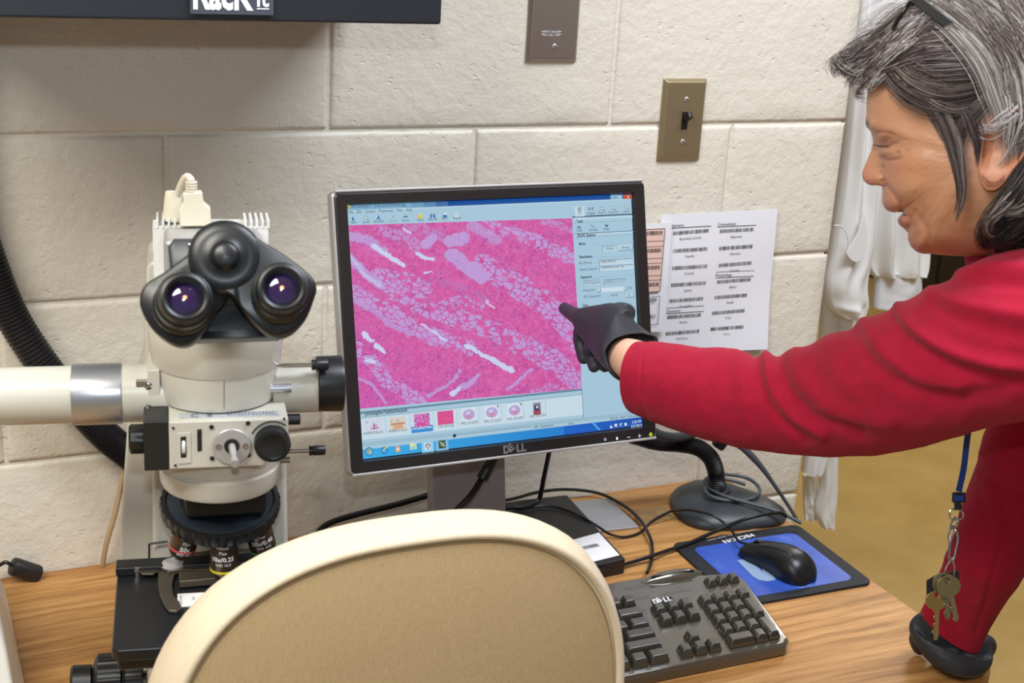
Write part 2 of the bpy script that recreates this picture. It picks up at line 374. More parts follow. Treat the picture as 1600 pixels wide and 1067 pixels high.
tag(obj('wall_far', MB().box((1, 4.1, 1.35), (9, .1, 2.7)), mat('far_paint', '#d8cfbd', .6), smooth=False), kind='structure')
tag(obj('wall_right', MB().box((5.4, 0, 1.35), (.1, 8.2, 2.7)), mat('right_paint', '#d8cfbd', .6), smooth=False), kind='structure')

# dark cabinet far behind
t = thing('storage_cabinet', 'tall near-black cabinet far behind the person, on the tan floor', 'cabinet', None)
cx, cy = 4.42, 3.28
mb = MB().box((cx, cy, .98), (1.5, .9, 1.84)); obj('body', mb, M['darkwood'], t, bevel=.006)
obj('plinth', MB().box((cx, cy+.02, .03), (1.44, .82, .06)), M['black'], t)
for s in (-1, 1):
    d = obj('door', MB().box((cx+s*.372, cy-.46, .99), (.735, .022, 1.78)), M['darkwood'], t, bevel=.004)
    obj('door_handle', MB().tube([(cx+s*.05, cy-.475, .95), (cx+s*.05, cy-.50, .97), (cx+s*.05, cy-.50, 1.13), (cx+s*.05, cy-.475, 1.15)], .006, 8), M['steel'], d)
settle(t, (cx, cy, 0))
for o in t.children:
    pass

# ------------------------------------------------------------------ desk
def deskmat():
    m = bpy.data.materials.new('oak_laminate'); m.use_nodes = True; N = m.node_tree.nodes; L = m.node_tree.links
    b = N['Principled BSDF']; b.inputs['Roughness'].default_value = .5; b.inputs['Specular IOR Level'].default_value = .3; tc = N.new('ShaderNodeTexCoord')
    mp = N.new('ShaderNodeMapping'); mp.inputs['Scale'].default_value = (1.6, 30, 30); L.new(tc.outputs['Object'], mp.inputs[0])
    w0 = N.new('ShaderNodeTexNoise'); w0.inputs['Scale'].default_value = 2.5; w0.inputs['Detail'].default_value = 3; L.new(tc.outputs['Object'], w0.inputs[0])
    va = N.new('ShaderNodeVectorMath'); va.operation = 'MULTIPLY_ADD'; va.inputs[1].default_value = (.3, 1.6, .3)
    L.new(w0.outputs['Color'], va.inputs[0]); L.new(mp.outputs[0], va.inputs[2])
    n = N.new('ShaderNodeTexNoise'); n.inputs['Scale'].default_value = 3.2; n.inputs['Detail'].default_value = 9; n.inputs['Roughness'].default_value = .62
    L.new(va.outputs[0], n.inputs[0])
    r = N.new('ShaderNodeValToRGB'); e = r.color_ramp.elements; e[0].position = .34; e[1].position = .68
    e[0].color = (*srgb('#8c6133'), 1); e[1].color = (*srgb('#c6975f'), 1); x = r.color_ramp.elements.new(.5); x.color = (*srgb('#b07f4a'), 1)
    L.new(n.outputs[0], r.inputs[0])
    mp2 = N.new('ShaderNodeMapping'); mp2.inputs['Scale'].default_value = (7, 190, 60); L.new(tc.outputs['Object'], mp2.inputs[0])
    n2 = N.new('ShaderNodeTexNoise'); n2.inputs['Scale'].default_value = 3; n2.inputs['Detail'].default_value = 3; L.new(mp2.outputs[0], n2.inputs[0])
    r2 = N.new('ShaderNodeMapRange'); r2.inputs[1].default_value = .56; r2.inputs[2].default_value = .70; r2.inputs[3].default_value = 1; r2.inputs[4].default_value = .80
    L.new(n2.outputs[0], r2.inputs[0])
    vm = N.new('ShaderNodeVectorMath'); vm.operation = 'SCALE'; L.new(r.outputs[0], vm.inputs[0]); L.new(r2.outputs[0], vm.inputs['Scale'])
    L.new(vm.outputs[0], b.inputs[0]); return m
M['oak'] = deskmat()
desk = thing('desk', 'oak-laminate desk against the block wall carrying microscope, monitor and keyboard', 'desk', None)
x0, x1, y0, y1, r = -1.25, .658, -.618, -.002, .035
out = [(x0, y1), (x0, y0)] + [(x1-r+r*cos(a), y0+r+r*sin(a)) for a in np.linspace(-pi/2, 0, 9)] + [(x1, y1)]
obj('desktop', MB().prism(out, (0, 0, 0), (1, 0, 0), (0, 1, 0), (0, 0, 1), .722, .750), M['oak'], desk, bevel=.002)
M['panel'] = mat('desk_panel', '#6c5137', .5, var=(3, .2, (1, 10, 1)))
for xx in (x0+.03, x1-.06):
    obj('leg', MB().box((xx, -.30, .361), (.03, .50, .722)), M['panel'], desk, bevel=.002)
obj('modesty_panel', MB().box(((x0+x1)/2-.015, -.03, .5), (x1-x0-.12, .018, .40)), M['panel'], desk)

# ------------------------------------------------------------------ wall rack cabinet
rk = thing('wall_rack_cabinet', 'black steel equipment box high on the block wall, with a white-lettered badge', 'equipment box', None)
Rz0, Ry, Rx0, Rx1 = 1.464, -.285, -.47, None
Rx1 = Q(685, 36, 1, Ry)[0]; Rz = Q(400, 31, 1, Ry)[2]
obj('case', MB().box(((Rx0+Rx1)/2, Ry/2, Rz+.18), (Rx1-Rx0, -Ry-.004, .36)), M['black'], rk, bevel=.004)
M['rack'] = mat('rack_enamel', '#20242c', .45, bump=[(700, .3, .0004)])
obj('front_lip', MB().box(((Rx0+Rx1)/2, Ry-.004, Rz+.18), (Rx1-Rx0, .010, .362)), M['rack'], rk, bevel=.003)
p0 = Q(297, 19, 1, Ry-.011); p1 = Q(427, 22, 1, Ry-.011); U = (p1-p0)/np.linalg.norm(p1-p0); V = np.array([0, 0, 1.])
bd = obj('badge', MB().box(((p0+p1)/2+V*.021), (np.linalg.norm(p1-p0), .004, .045)), mat('badge_grey', '#454b58', .5), rk, bevel=.0006)
tb = MB(); w = np.linalg.norm(p1-p0)
text(tb, 'RacK', p0+U*w*.03+V*.0045+np.array([0, -.0026, 0]), U, V, w*.72, .031, .035)
text(tb, 'it', p0+U*w*.79+V*.0075+np.array([0, -.0026, 0]), U, V, w*.15, .019, .02)
tb.quad(p0+U*w*.79+V*.0045+np.array([0, -.0026, 0]), U, V, 0, 0, w*.15, .0012)
flat('lettering', tb, M['whiteink'], bd)
settle(rk, ((Rx0+Rx1)/2, Ry/2, Rz))

# ------------------------------------------------------------------ wall plates
def plate(name, label, x0, x1, z0, z1, m):
    t = thing(name, label, 'wall plate' if name != 'light_switch' else 'light switch', None)
    R = []
    for (ins, y) in ((0, 0), (0, -.0022), (.0045, -.0075), (.009, -.0078)):
        R.append([(x0+ins, y, z0+ins), (x1-ins, y, z0+ins), (x1-ins, y, z1-ins), (x0+ins, y, z1-ins)])
    obj('cover', MB().rings(R), m, t, bevel=.0008); return t
def screw(par, x, z, ang):
    mb = MB().lathe([(.0034, 0), (.0034, .0008), (.0022, .0017), (.0005, .002)], (x, -.0075, z), (0, -1, 0), 20)
    s = obj('screw', mb, M['silver'], par)
    obj('slot', MB().box((0, 0, 0), (.005, .0009, .0009), M=Matrix.Translation((x, -.0096, z)) @ Matrix.Rotation(ang, 4, 'Y')), M['black'], s)
a = Q(820, 96, 1, 0); b = Q(899, 96, 1, 0); zc = 1.396
t = plate('blank_wall_plate', 'brushed steel blank wall plate at the top, left of the light switch', a[0], b[0], zc, zc+.116, M['steel'])
screw(t, (a[0]+b[0])/2+.001, zc+.021, .9); screw(t, (a[0]+b[0])/2+.001, zc+.095, .5)
tb = MB(); c = Q(861, 55, 1, -.008)
for k, s_ in enumerate(('SAFETY SWITCH', 'PAT. NO. 1234')):
    text(tb, s_, c+np.array([0, -.0003, .003-k*.0042]), (1, 0, 0), (0, 0, 1), .024, .003, 0., 'c')
for k in range(2):
    for s in (-1, 1): tb.quad(c+np.array([s*.0125, -.0003, .001+.0035*k]), (1, 0, 0), (0, 0, 1), -.002, 0, .002, .0009)
flat('engraved_text', tb, M['whiteink'], t); settle(t, (a[0], 0, zc))
t = plate('light_switch', 'antique brass light switch plate with a black toggle, above the pinned sheets', .4850, .5555, 1.2575, 1.3735, M['brass'])
cx, cz = .5215, 1.3155
screw(t, cx, cz+.030, .6); screw(t, cx, cz-.030, 1.0)
obj('slot', MB().box((cx, -.0075, cz), (.0095, .003, .0245)), M['black'], t)
obj('toggle', MB().box((0, 0, 0), (.0075, .019, .009), M=Matrix.Translation((cx, -.015, cz+.006)) @ Matrix.Rotation(radians(-32), 4, 'X')), M['blackgloss'], t, bevel=.0012)
settle(t, (.52, 0, 1.2575))

# ------------------------------------------------------------------ notices on the wall
def sheet(name, label, corners, m, lift=.0, curl=.004, par=None):
    # corners TL, TR, BR, BL on the wall; a thin sheet with a slightly wavy surface
    C = [np.array(c) for c in corners]; n = 24; v = []; y0 = -.0035-lift
    for side in (0, 1):
        for j in range(n+1):
            for i in range(n+1):
                s_, t_ = i/n, j/n
                p = (C[0]*(1-s_)+C[1]*s_)*(1-t_)+(C[3]*(1-s_)+C[2]*s_)*t_
                y = y0 - curl*(.25+.75*t_)*(.5+.5*sin(6*t_+1.5*s_))*(.35+.65*s_) - (0 if side else -.0004)
                v.append((p[0], y, p[1]))
    k = (n+1)**2; f = []
    for j in range(n):
        for i in range(n):
            a = j*(n+1)+i; f += [(a, a+1, a+n+2, a+n+1), (k+a, k+a+n+1, k+a+n+2, k+a+1)]
    for i in range(n):
        f += [(i, i+k, i+1+k, i+1), (n*(n+1)+i, n*(n+1)+i+1, n*(n+1)+i+1+k, n*(n+1)+i+k)]
        a = i*(n+1); b = (i+1)*(n+1); f += [(a, b, b+k, a+k), (a+n, a+n+k, b+n+k, b+n)]
    def pt(s_, t_, up=.0006):
        p = (C[0]*(1-s_)+C[1]*s_)*(1-t_)+(C[3]*(1-s_)+C[2]*s_)*t_
        y = y0 - curl*(.25+.75*t_)*(.5+.5*sin(6*t_+1.5*s_))*(.35+.65*s_)
        return np.array([p[0], y-up, p[1]])
    o = obj(name, MB().add(v, f), m, None); o['label'] = label; o['category'] = 'notice'
    return o, pt
cw = [Q(1030, 334, 1, 0), Q(1210, 325, 1, 0), Q(1192, 542, 1, 0), Q(1020, 545, 1, 0)]
cw[3] = Q(1000, 552, 1, 0)
o, pt = sheet('notice_sheet', 'white barcode notice sheet hanging on the wall right of the monitor', [(c[0], c[2]) for c in cw], M['paper'], lift=.003, curl=.006)
def wsheet_st(px, py):
    P = Q(px, py, 1, -.008); Cc = [np.array([c[0], c[2]]) for c in cw]; best = None
    s_, t_ = .5, .5
    for _ in range(12):
        p = (Cc[0]*(1-s_)+Cc[1]*s_)*(1-t_)+(Cc[3]*(1-s_)+Cc[2]*s_)*t_
        ds = (Cc[1]-Cc[0])*(1-t_)+(Cc[2]-Cc[3])*t_; dt = (Cc[3]-Cc[0])*(1-s_)+(Cc[2]-Cc[1])*s_
        e = np.array([P[0], P[2]])-p; J = np.array([ds, dt]).T; q = np.linalg.solve(J, e); s_ += q[0]; t_ += q[1]
    return s_, t_
ink = MB(); grey = MB()
def on(px, py): return pt(*wsheet_st(px, py))
def bars(mb, P0, P1, h, n=46):
    d = P1-P0; L = np.linalg.norm(d); U = d/L; V = np.array([0, 0, 1.]); x = 0
    while x < L:
        w_ = random.choice([.0005, .0006, .0006, .0012]); mb.quad(P0, U, V, x, 0, min(x+w_, L), h); x += w_+random.choice([.0007, .0008, .0013])
cols = [[('h', 'Genetics', 1049, 357, 1111, 353.5), ('b', 'Burnham-Curtis', 1052, 367.5, 1107, 363), ('b', 'Hamlin', 1051.5, 395, 1105, 391.5), ('b', 'French', 1050, 422, 1105, 418.5),
         ('b', 'James', 1048.5, 448.5, 1103, 445), ('b', 'Straughan', 1046, 473.5, 1099, 469.5), ('h', 'Chemistry', 1041, 491, 1100, 487), ('b', 'Kirms', 1043, 499, 1095, 495), ('b', 'McClure', 1040.5, 524.5, 1092.5, 520)],
        [('h', 'Criminalistics', 1121, 355, 1181, 352), ('b', 'Espinoza', 1124.5, 364, 1177, 361), ('b', 'Norman', 1123.5, 391, 1175.5, 387.5), ('b', 'Scanlan', 1123, 417.5, 1174, 413.5),
         ('h', 'Morphology', 1118, 434.5, 1178, 432), ('b', 'Baker', 1120.5, 443.5, 1173, 439.5), ('b', 'Smith', 1117, 468, 1167.5, 464), ('b', 'Trail', 1113, 492.5, 1163, 488), ('b', 'Yates', 1110, 517, 1160, 513)]]
for col in cols:
    for kind, s_, ax_, ay_, bx_, by_ in col:
        A, B = on(ax_, ay_), on(bx_, by_); U = (B-A)/np.linalg.norm(B-A); V = np.array([0, 0, 1.])
        if kind == 'h':
            ink.quad(A, U, V, 0, 0, np.linalg.norm(B-A), .0009)
            text(ink, s_, A+V*.0022, U, V, height=.0042)
            if s_ in ('Chemistry', 'Morphology'): ink.quad(A+V*.0088, U, V, 0, 0, np.linalg.norm(B-A), .0007)
        else:
            bars(ink, A, B, .0056); C_ = (A+B)/2
            text(grey, s_, C_-V*.0085, U, V, height=.0040, align='c')
flat('printing', ink, M['ink'], o); flat('lettering', grey, M['inkgrey'], o)
cp = [Q(985, 347, 1, 0), Q(1042, 343.5, 1, 0), Q(1031, 513, 1, 0), Q(985, 516, 1, 0)]
o, pt2 = sheet('notice_sheet', 'smaller barcode sheet with pink squares, half hidden behind the monitor edge', [(c[0], c[2]) for c in cp], M['paper'], lift=.0105, curl=.001)
pk = MB(); ik = MB()
def onp(px, py): 
    P = Q(px, py, 1, -.0165); return P
# pink panel, its frame and barcodes
A, B, C_, Dd = onp(985, 359), onp(1039, 357), onp(1031, 455), onp(985, 459)
pk.add([Dd, C_, B, A], [(0, 1, 2, 3)])
def line(mb, a, b, w_=.0008, dy=-.0004):
    a = a+np.array([0, dy, 0]); b = b+np.array([0, dy, 0]); d = (b-a)/np.linalg.norm(b-a); nrm = np.array([-d[2], 0, d[0]])*w_/2
    mb.add([a-nrm, b-nrm, b+nrm, a+nrm], [(0, 1, 2, 3)])
line(ik, A, B); line(ik, B, C_); line(ik, C_, Dd)
for yy in (376, 384.5, 403, 410.5, 430, 437): line(ik, onp(985, yy+2.5), onp(1039-(yy-357)*.082, yy), .0006)
for yy in (363.5, 391, 417.5, 444): bars(ik, onp(988, yy+5)+np.array([0, -.0006, 0]), onp(1034.5-(yy-363)*.07, yy+3)+np.array([0, -.0006, 0]), .006)
line(ik, onp(985, 466), onp(1031, 463)); line(ik, onp(1031, 463), onp(1028, 506.5)); line(ik, onp(1028, 506.5), onp(985, 509))
for yy in (468, 494): bars(ik, onp(988, yy+5)+np.array([0, -.0006, 0]), onp(1026-(yy-468)*.07, yy+3)+np.array([0, -.0006, 0]), .006)
flat('pink_panel', pk, M['pink'], o); flat('printing', ik, M['ink'], o)
# ------------------------------------------------------------------ monitor: local frame on the screen plane
MO = np.array([.151, -.2266, -.1974+1.31]); tp = .2641
MU = np.array([1., 0, 0]); MN = np.array([0, -cos(tp), sin(tp)]); MV = np.array([0, sin(tp), cos(tp)])
SW, SH = .376, .2961
def SP(px, py):
    P = QP(px, py, MO, MN)-MO; return float(P @ MU), float(P @ MV)
def mp(u, v, n=0): return MO+MU*u+MV*v+MN*n
mon = thing('monitor', 'black-framed flat monitor showing a pink tissue slide, on a silver stand', 'monitor', None)
def frame_ring(u, v, n, r=.006, k=5):
    out = []
    for sx, sy, a0 in ((1, 1, 0), (-1, 1, pi/2), (-1, -1, pi), (1, -1, 1.5*pi)):
        for a in np.linspace(a0, a0+pi/2, k): out.append(mp(sx*(u-r)+r*cos(a), sy*(v-r)+r*sin(a)-.0005, n))
    return out
OW, OH = .2055, .1635
mb = MB().rings([frame_ring(OW+.001, OH+.001, n) for n in (-.013, .0015)] + [frame_ring(OW-.001, OH-.001, .0035), frame_ring(SW/2+.004, SH/2+.004, .0035), frame_ring(SW/2+.004, SH/2+.004, -.010)]); 
mb.rings([frame_ring(OW-.02, OH-.02, n) for n in (-.013, -.030)] + [frame_ring(OW-.07, OH-.06, -.055)])
obj('back_shell', mb, M['silver'], mon, bevel=.0012)
# bezel: rings from the outer edge over the face and down to the glass
R = [frame_ring(OW-.0018, OH-.0018, .0030, .005), frame_ring(OW-.0022, OH-.0022, .0062, .005), frame_ring(OW-.0035, OH-.0035, .0070, .004),
     frame_ring(SW/2+.0012, SH/2+.0012, .0066, .0008), frame_ring(SW/2-.0004, SH/2-.0004, .0010, .0004)]
obj('bezel', MB().rings(R, cap=False), M['bezel'], mon, ang=25)
obj('lower_trim', MB().box((0, 0, 0), (2*OW-.004, .0055, .0032), M=Matrix.Translation(mp(0, -OH-.0006, .0048)) @ Matrix.Rotation(-tp, 4, 'X')), M['silver'], mon, bevel=.001)
obj('upper_trim', MB().box((0, 0, 0), (2*OW-.006, .005, .003), M=Matrix.Translation(mp(0, OH+.0002, .0040)) @ Matrix.Rotation(-tp, 4, 'X')), M['silver'], mon, bevel=.001)
scr = obj('screen', MB().prism([(-SW/2, -SH/2), (SW/2, -SH/2), (SW/2, SH/2), (-SW/2, SH/2)], MO, MU, MV, MN, -.004, .0004), M['blackgloss'], mon, smooth=False)
# --- the picture of tissue, drawn on a fine grid (each vertex carries its own colour)
def hexc(h): return np.array(srgb(h))
cn = [SP(542, 352), SP(893.5, 341), SP(909, 607), SP(562, 638.5)]
gx, gy = 420, 340
S_, T_ = np.meshgrid(np.linspace(0, 1, gx), np.linspace(0, 1, gy))
C4 = [np.array(c) for c in cn]
UV = ((C4[0][None, None]*(1-S_[..., None])+C4[1]*S_[..., None])*(1-T_[..., None])+(C4[3]*(1-S_[..., None])+C4[2]*S_[..., None])*T_[..., None])
P3 = MO+UV[..., 0:1]*MU+UV[..., 1:2]*MV+MN*.0009
pxy = PX(P3.reshape(-1, 3)).reshape(gy, gx, 2); X, Y = pxy[..., 0], pxy[..., 1]
wx = X+9*(fbm(X/16, Y/16, 3)-.5)+4*(fbm(X/4, Y/4, 5, 2)-.4); wy = Y+9*(fbm(X/16, Y/16, 23)-.5)+4*(fbm(X/4, Y/4, 45, 2)-.4)
pale = np.zeros_like(X); white = np.zeros_like(X)
# rounded vacuoles: distance to the border between random cells
_rp = np.random.default_rng(9); _n = 1700; _cx = _rp.uniform(X.min()-5, X.max()+5, _n); _cy = _rp.uniform(Y.min()-5, Y.max()+5, _n)
_f1 = np.full(X.shape, 1e9); _f2 = _f1.copy(); _id = np.zeros(X.shape, int)
for q in range(_n):
    i0 = np.searchsorted(Y[:, gx//2], _cy[q]-26); i1 = np.searchsorted(Y[:, gx//2], _cy[q]+26); j0 = np.searchsorted(X[gy//2], _cx[q]-26); j1 = np.searchsorted(X[gy//2], _cx[q]+26)
    sl2 = (slice(max(i0, 0), i1), slice(max(j0, 0), j1)); xx = X[sl2]+2.2*(fbm(X[sl2]/3.5, Y[sl2]/3.5, 66, 2)-.4)*2; yy = Y[sl2]
    dx_, dy_ = xx-_cx[q], yy-_cy[q]; d_ = np.hypot((dx_*.85+dy_*.5)*.8, (-dx_*.5+dy_*.85)*1.15)
    a1, a2, ai = _f1[sl2], _f2[sl2], _id[sl2]; n1_ = d_ < a1; a2[:] = np.where(n1_, a1, np.minimum(a2, d_)); ai[:] = np.where(n1_, q, ai); a1[:] = np.where(n1_, d_, a1)
_on = _rp.random(_n); CELL = np.clip((_f2-_f1-.75)*1.4, 0, 1)*(_on[_id] < .93)
def band(pts, w, amt=1., soft=1.3, cells=0, tgt=None):
    global pale, white
    d = polydist(wx, wy, pts); m_ = np.clip((w-d)/soft, 0, 1)
    if cells:   # bands broken up into rounded vacuoles
        m_ = np.clip((w*1.12-d+5*(_on[_id]-.5))/soft, 0, 1)*CELL
    if tgt: white = np.maximum(white, m_*amt)
    else: pale = np.maximum(pale, m_*amt)
band([(703, 376), (725, 370)], 10); band([(665, 382), (676, 370)], 9); band([(707, 398), (722, 410), (752, 432)], 12)
band([(602, 362), (640, 372), (650, 388)], 9, .8, 2, 2); band([(640, 352), (690, 368)], 9, .7, 2, 3)
band([(545, 368), (575, 376), (600, 392)], 8, .95, 1.5, 0); band([(585, 384), (598, 392), (612, 402), (632, 414)], 4.5, 1, 1.2, 0, 1)
band([(547, 402), (560, 418), (594, 446)], 7.5, 1); band([(549, 402), (565, 425), (592, 445)], 4, .55, 2, 0, 1)
band([(590, 425), (630, 432), (668, 452)], 9, 1, 1.5, 1); band([(690, 470), (725, 468), (750, 478)], 7, .9, 1.5, 4)
band([(612, 447), (664, 478), (735, 503), (800, 530), (870, 566), (908, 600)], 15, 1, 1.5, 1)
band([(550, 455), (595, 482), (645, 516), (697, 531), (731, 543)], 13, 1, 1.5, 2); band([(560, 470), (600, 500), (640, 520)], 5, .8, 1.5, 0)
band([(660, 505), (697, 531)], 2.5, 1, 1, 0, 1); band([(729, 540), (755, 555), (798, 576)], 4.5, 1, 1.2, 0, 1)
band([(753, 352), (790, 362), (834, 375), (897, 404)], 10, 1, 1.5, 3); band([(753, 415), (800, 440), (834, 462), (872, 492), (907, 535)], 17, 1, 1.5, 5)
band([(738, 352), (756, 360), (775, 374)], 8, .8); band([(850, 345), (880, 350), (895, 362)], 5, .8, 1.5, 2)
band([(558, 545), (585, 570), (607, 599), (657, 628)], 10, 1, 1.5, 2); band([(562, 592), (580, 600), (603, 628)], 3.5, .9)
band([(570, 520), (580, 532)], 4.5, 1, 1, 0, 1); band([(586, 540), (600, 549)], 4, 1, 1, 0, 1); band([(575, 562), (585, 566)], 4, 1, 1, 0, 1)
band([(668, 617), (695, 604), (720, 581)], 3.5, 1, 1.5); band([(706, 617), (720, 605), (747, 587)], 4.5, 1, 1.2, 0, 0); band([(706, 617), (716, 608)], 3.5, 1, 1, 0, 1)
band([(792, 608), (812, 592), (832, 576)], 3.5, .9); band([(803, 614), (830, 608), (880, 603)], 5, .8, 1.5, 2)
band([(652, 396), (660, 402)], 3, 1, 1, 0, 1); band([(664, 402), (676, 404)], 3.5, 1, 1, 0, 1); band([(664, 426), (672, 424)], 2, 1, 1, 0, 1); band([(630, 356), (644, 362)], 2, 1, 1, 0, 1)
band([(760, 470), (772, 480)], 2, .8, 1, 0, 1); band([(690, 440), (735, 452), (760, 470)], 5, .5, 2, 4)
for q in range(0): pass
fib = fbm((X*.8+Y*.6)/9, (-X*.6+Y*.8)/2.2, 81, 3); n1 = fbm(X/7, Y/7, 90, 4); n2 = fbm(X/1.7, Y/1.7, 99, 2)
base = hexc('#cf4496')*(1-n1[..., None])+hexc('#dd70b6')*n1[..., None]
base = base*(1-.55*np.clip(fib-.45, 0, 1)[..., None])+hexc('#b9409c')*(.35*np.clip(fib-.35, 0, 1))[..., None]
lw = np.clip((Y-470)/160+(560-X)/300, 0, 1)[..., None]*.35; base = base*(1-lw)+hexc('#c956b8')*lw
colr = base*(1-pale[..., None])+hexc('#c29ad8')*pale[..., None]
edge = np.clip(1-abs(pale-.5)*2.6, 0, 1); colr = colr*(1-.4*edge[..., None])+hexc('#a83f94')*.4*edge[..., None]
colr = colr*(1-white[..., None])+hexc('#cdd3f3')*white[..., None]
# nuclei: small dark blue-violet flecks
nuc = np.zeros_like(X); rr = np.random.default_rng(5)
for _ in range(7600):
    i, j = rr.integers(1, gy-2), rr.integers(1, gx-2)
    if pale[i, j]+white[i, j] > .4 and rr.random() < .85: continue
    if vnoise(np.array([X[i, j]/22]), np.array([Y[i, j]/22]), 7)[0] < rr.random()*.9: continue
    L_ = rr.integers(1, 3); dj, di = [(1, 0), (1, 1), (0, 1), (1, -1)][rr.integers(0, 4)]
    for k in range(L_+1):
        a, b = min(max(i+di*k, 0), gy-1), min(j+dj*k, gx-1); nuc[a, b] = max(nuc[a, b], .85)
colr = colr*(1-nuc[..., None])+hexc('#5f3a9e')*nuc[..., None]
sp = (n2 > .60)[..., None]*(1-pale[..., None])*.45; colr = colr*(1-sp)+hexc('#f3b6dc')*sp
colr = np.clip(colr, 0, 1)
me = bpy.data.meshes.new('slide_image'); idx = np.arange(gx*gy).reshape(gy, gx)
fc = np.stack([idx[1:, :-1], idx[1:, 1:], idx[:-1, 1:], idx[:-1, :-1]], -1).reshape(-1, 4)
me.from_pydata(P3.reshape(-1, 3).tolist(), [], fc.tolist()); me.materials.append(M['screen'])
at_ = me.color_attributes.new('Col', 'FLOAT_COLOR', 'POINT'); at_.data.foreach_set('color', np.concatenate([colr.reshape(-1, 3), np.ones((gx*gy, 1))], 1).astype('f').ravel())
o = bpy.data.objects.new('slide_image', me); COL.objects.link(o); o.parent = scr
tissue_uv = (UV, colr)
# --- windows, panels and icons
ui = MB(); LV = [.0006]
def sp3(px, py, up=None):
    u, v = SP(px, py); return mp(u, v, LV[0] if up is None else up)
def poly(pts, c, up=None): ui.add([sp3(a, b, up) for a, b in pts], [tuple(range(len(pts)))], col=tuple(hexc(c)))
def rect(px0, py0, px1, py1, c, up=.0012):      # axis aligned on the screen, given by two opposite corners
    (u0, v0), (u1, v1) = SP(px0, py0), SP(px1, py1)
    if v1 > v0-.0003: v1 = v0-.0003
    ui.add([mp(u0, v0, up), mp(u1, v0, up), mp(u1, v1, up), mp(u0, v1, up)], [(0, 1, 2, 3)], col=tuple(hexc(c)))
def urect(u0, v0, u1, v1, c, up=.0006):
    ui.add([mp(u0, v0, up), mp(u1, v0, up), mp(u1, v1, up), mp(u0, v1, up)], [(0, 1, 2, 3)], col=tuple(hexc(c) if isinstance(c, str) else c))
SC4 = (-SW/2+.0008, SH/2-.0008, SW/2-.0008, -SH/2+.0008)
urect(SC4[0], SC4[3], SC4[2], SC4[1], '#a7c9dd', .0005)
tl = SP(541, 329)[1]
for k in range(24):                              # title bar, a screen gradient
    a, b = SC4[0]+(SC4[2]-SC4[0])*k/24, SC4[0]+(SC4[2]-SC4[0])*(k+1)/24
    t_ = np.clip((k-4)/4, 0, 1); c_ = hexc('#7fb0d0')*(1-t_)+hexc('#0d4f9c')*t_
    urect(a, tl, b, SC4[1], tuple(c_), .0007)
urect(SC4[0], tl-.0012, SC4[2], tl, '#bcdcea', .0007)
rect(953, 305, 972, 311, '#8fb6cf'); rect(973, 304.5, 988, 310.5, '#c2543f'); rect(959, 308.2, 962, 309.2, '#16324c'); rect(966, 306.5, 969, 309.5, '#e8f2f8'); rect(979.5, 306, 982, 309.3, '#f4e6e0')
tb_v = SP(900, 489)[1]
pr = SP(893, 341)[0]
def hl(px0, py0, px1, c, w_=.0006, up=.0011):
    (u0, v0) = SP(px0, py0); u1 = SP(px1, py0-(px1-px0)*.033)[0]; urect(u0, v0, u1, v0+w_, c, up)
# panel edges and headings
hl(894, 340, 1000, '#39556b', .0016); hl(896, 343.3, 1000, '#d8ebf5', .0010); hl(895, 349, 1000, '#8fb0c4', .0005); hl(897, 366, 1000, '#44606f', .0008)
hl(897, 367.6, 1000, '#d4e8f2', .0010); hl(897, 372, 1000, '#93b3c6', .0005)
for yy in (383, 403.5, 434.5, 478): hl(925, yy-.5, 990, '#94b2c2', .0004)
rect(897, 323, 913, 338, '#c3dbe8'); rect(902, 324, 908, 330.5, '#34495c'); rect(903, 325, 907, 329.6, '#d6e6ee'); rect(904.6, 324.8, 905.4, 330, '#34495c')
for cx_, cy_ in ((939.5, 325.5), (956.5, 324.5), (977.5, 322.5), (571.5, 340.5)):
    poly([(cx_+2.8*cos(a), cy_+2.8*sin(a)) for a in np.linspace(0, 2*pi, 12, endpoint=False)][::-1], '#7c9389', .0012)
    poly([(cx_+1.9*cos(a), cy_+1.9*sin(a)) for a in np.linspace(0, 2*pi, 12, endpoint=False)][::-1], '#cfe2e4', .0013)
    poly([(cx_+1.6, cy_+2.4), (cx_+2.4, cy_+1.6), (cx_+4.8, cy_+4), (cx_+4, cy_+4.8)][::-1], '#7d8450', .0012)
for px0, py0, c_ in ((901, 353.5, '#5a7488'), (901, 355.8, '#2c4658')): rect(px0, py0, px0+6, py0+1, c_)
poly([(922.5, 350.5), (929, 356.3), (928.4, 357), (922, 351.2)], '#4c6478', .0012)
poly([(944, 351), (946, 350.5), (947.5, 353), (949, 350), (950, 351.5), (947.8, 355), (946.5, 354.6)], '#1f4a70', .0012)
poly([(549.5, 338), (553.5, 343), (551.8, 343.2), (552.6, 346), (551.2, 346.4), (550.5, 343.8), (549.5, 345)], '#1f66a8', .0012)
poly([(587.5, 344), (590.2, 337), (591.4, 337), (594.2, 343.8), (592.6, 343.9), (591.8, 342), (589.8, 342), (589, 344)], '#2277bb', .0012)
rect(632.6, 334.5, 633.6, 342.5, '#2a4256'); rect(629.2, 337.8, 637, 338.8, '#2a4256'); rect(612.5, 337, 614.6, 341, '#8ba8b8')
rect(652, 336, 659.4, 341, '#d8c23c'); rect(654, 334.8, 659.8, 337.5, '#ecd96a'); rect(671.5, 334, 679.5, 341, '#2a6fae'); rect(673.5, 334.2, 677.5, 336.5, '#dcebf5'); rect(674, 338.5, 677, 341, '#dcebf5')
rect(691.5, 335.5, 698, 339.8, '#2b6fb4'); rect(693, 333, 697.5, 335.8, '#dfe8ee'); rect(710, 333.5, 716, 340, '#dfe6ea'); rect(711, 335, 715, 335.7, '#48606f'); rect(711, 337, 715, 337.7, '#48606f')
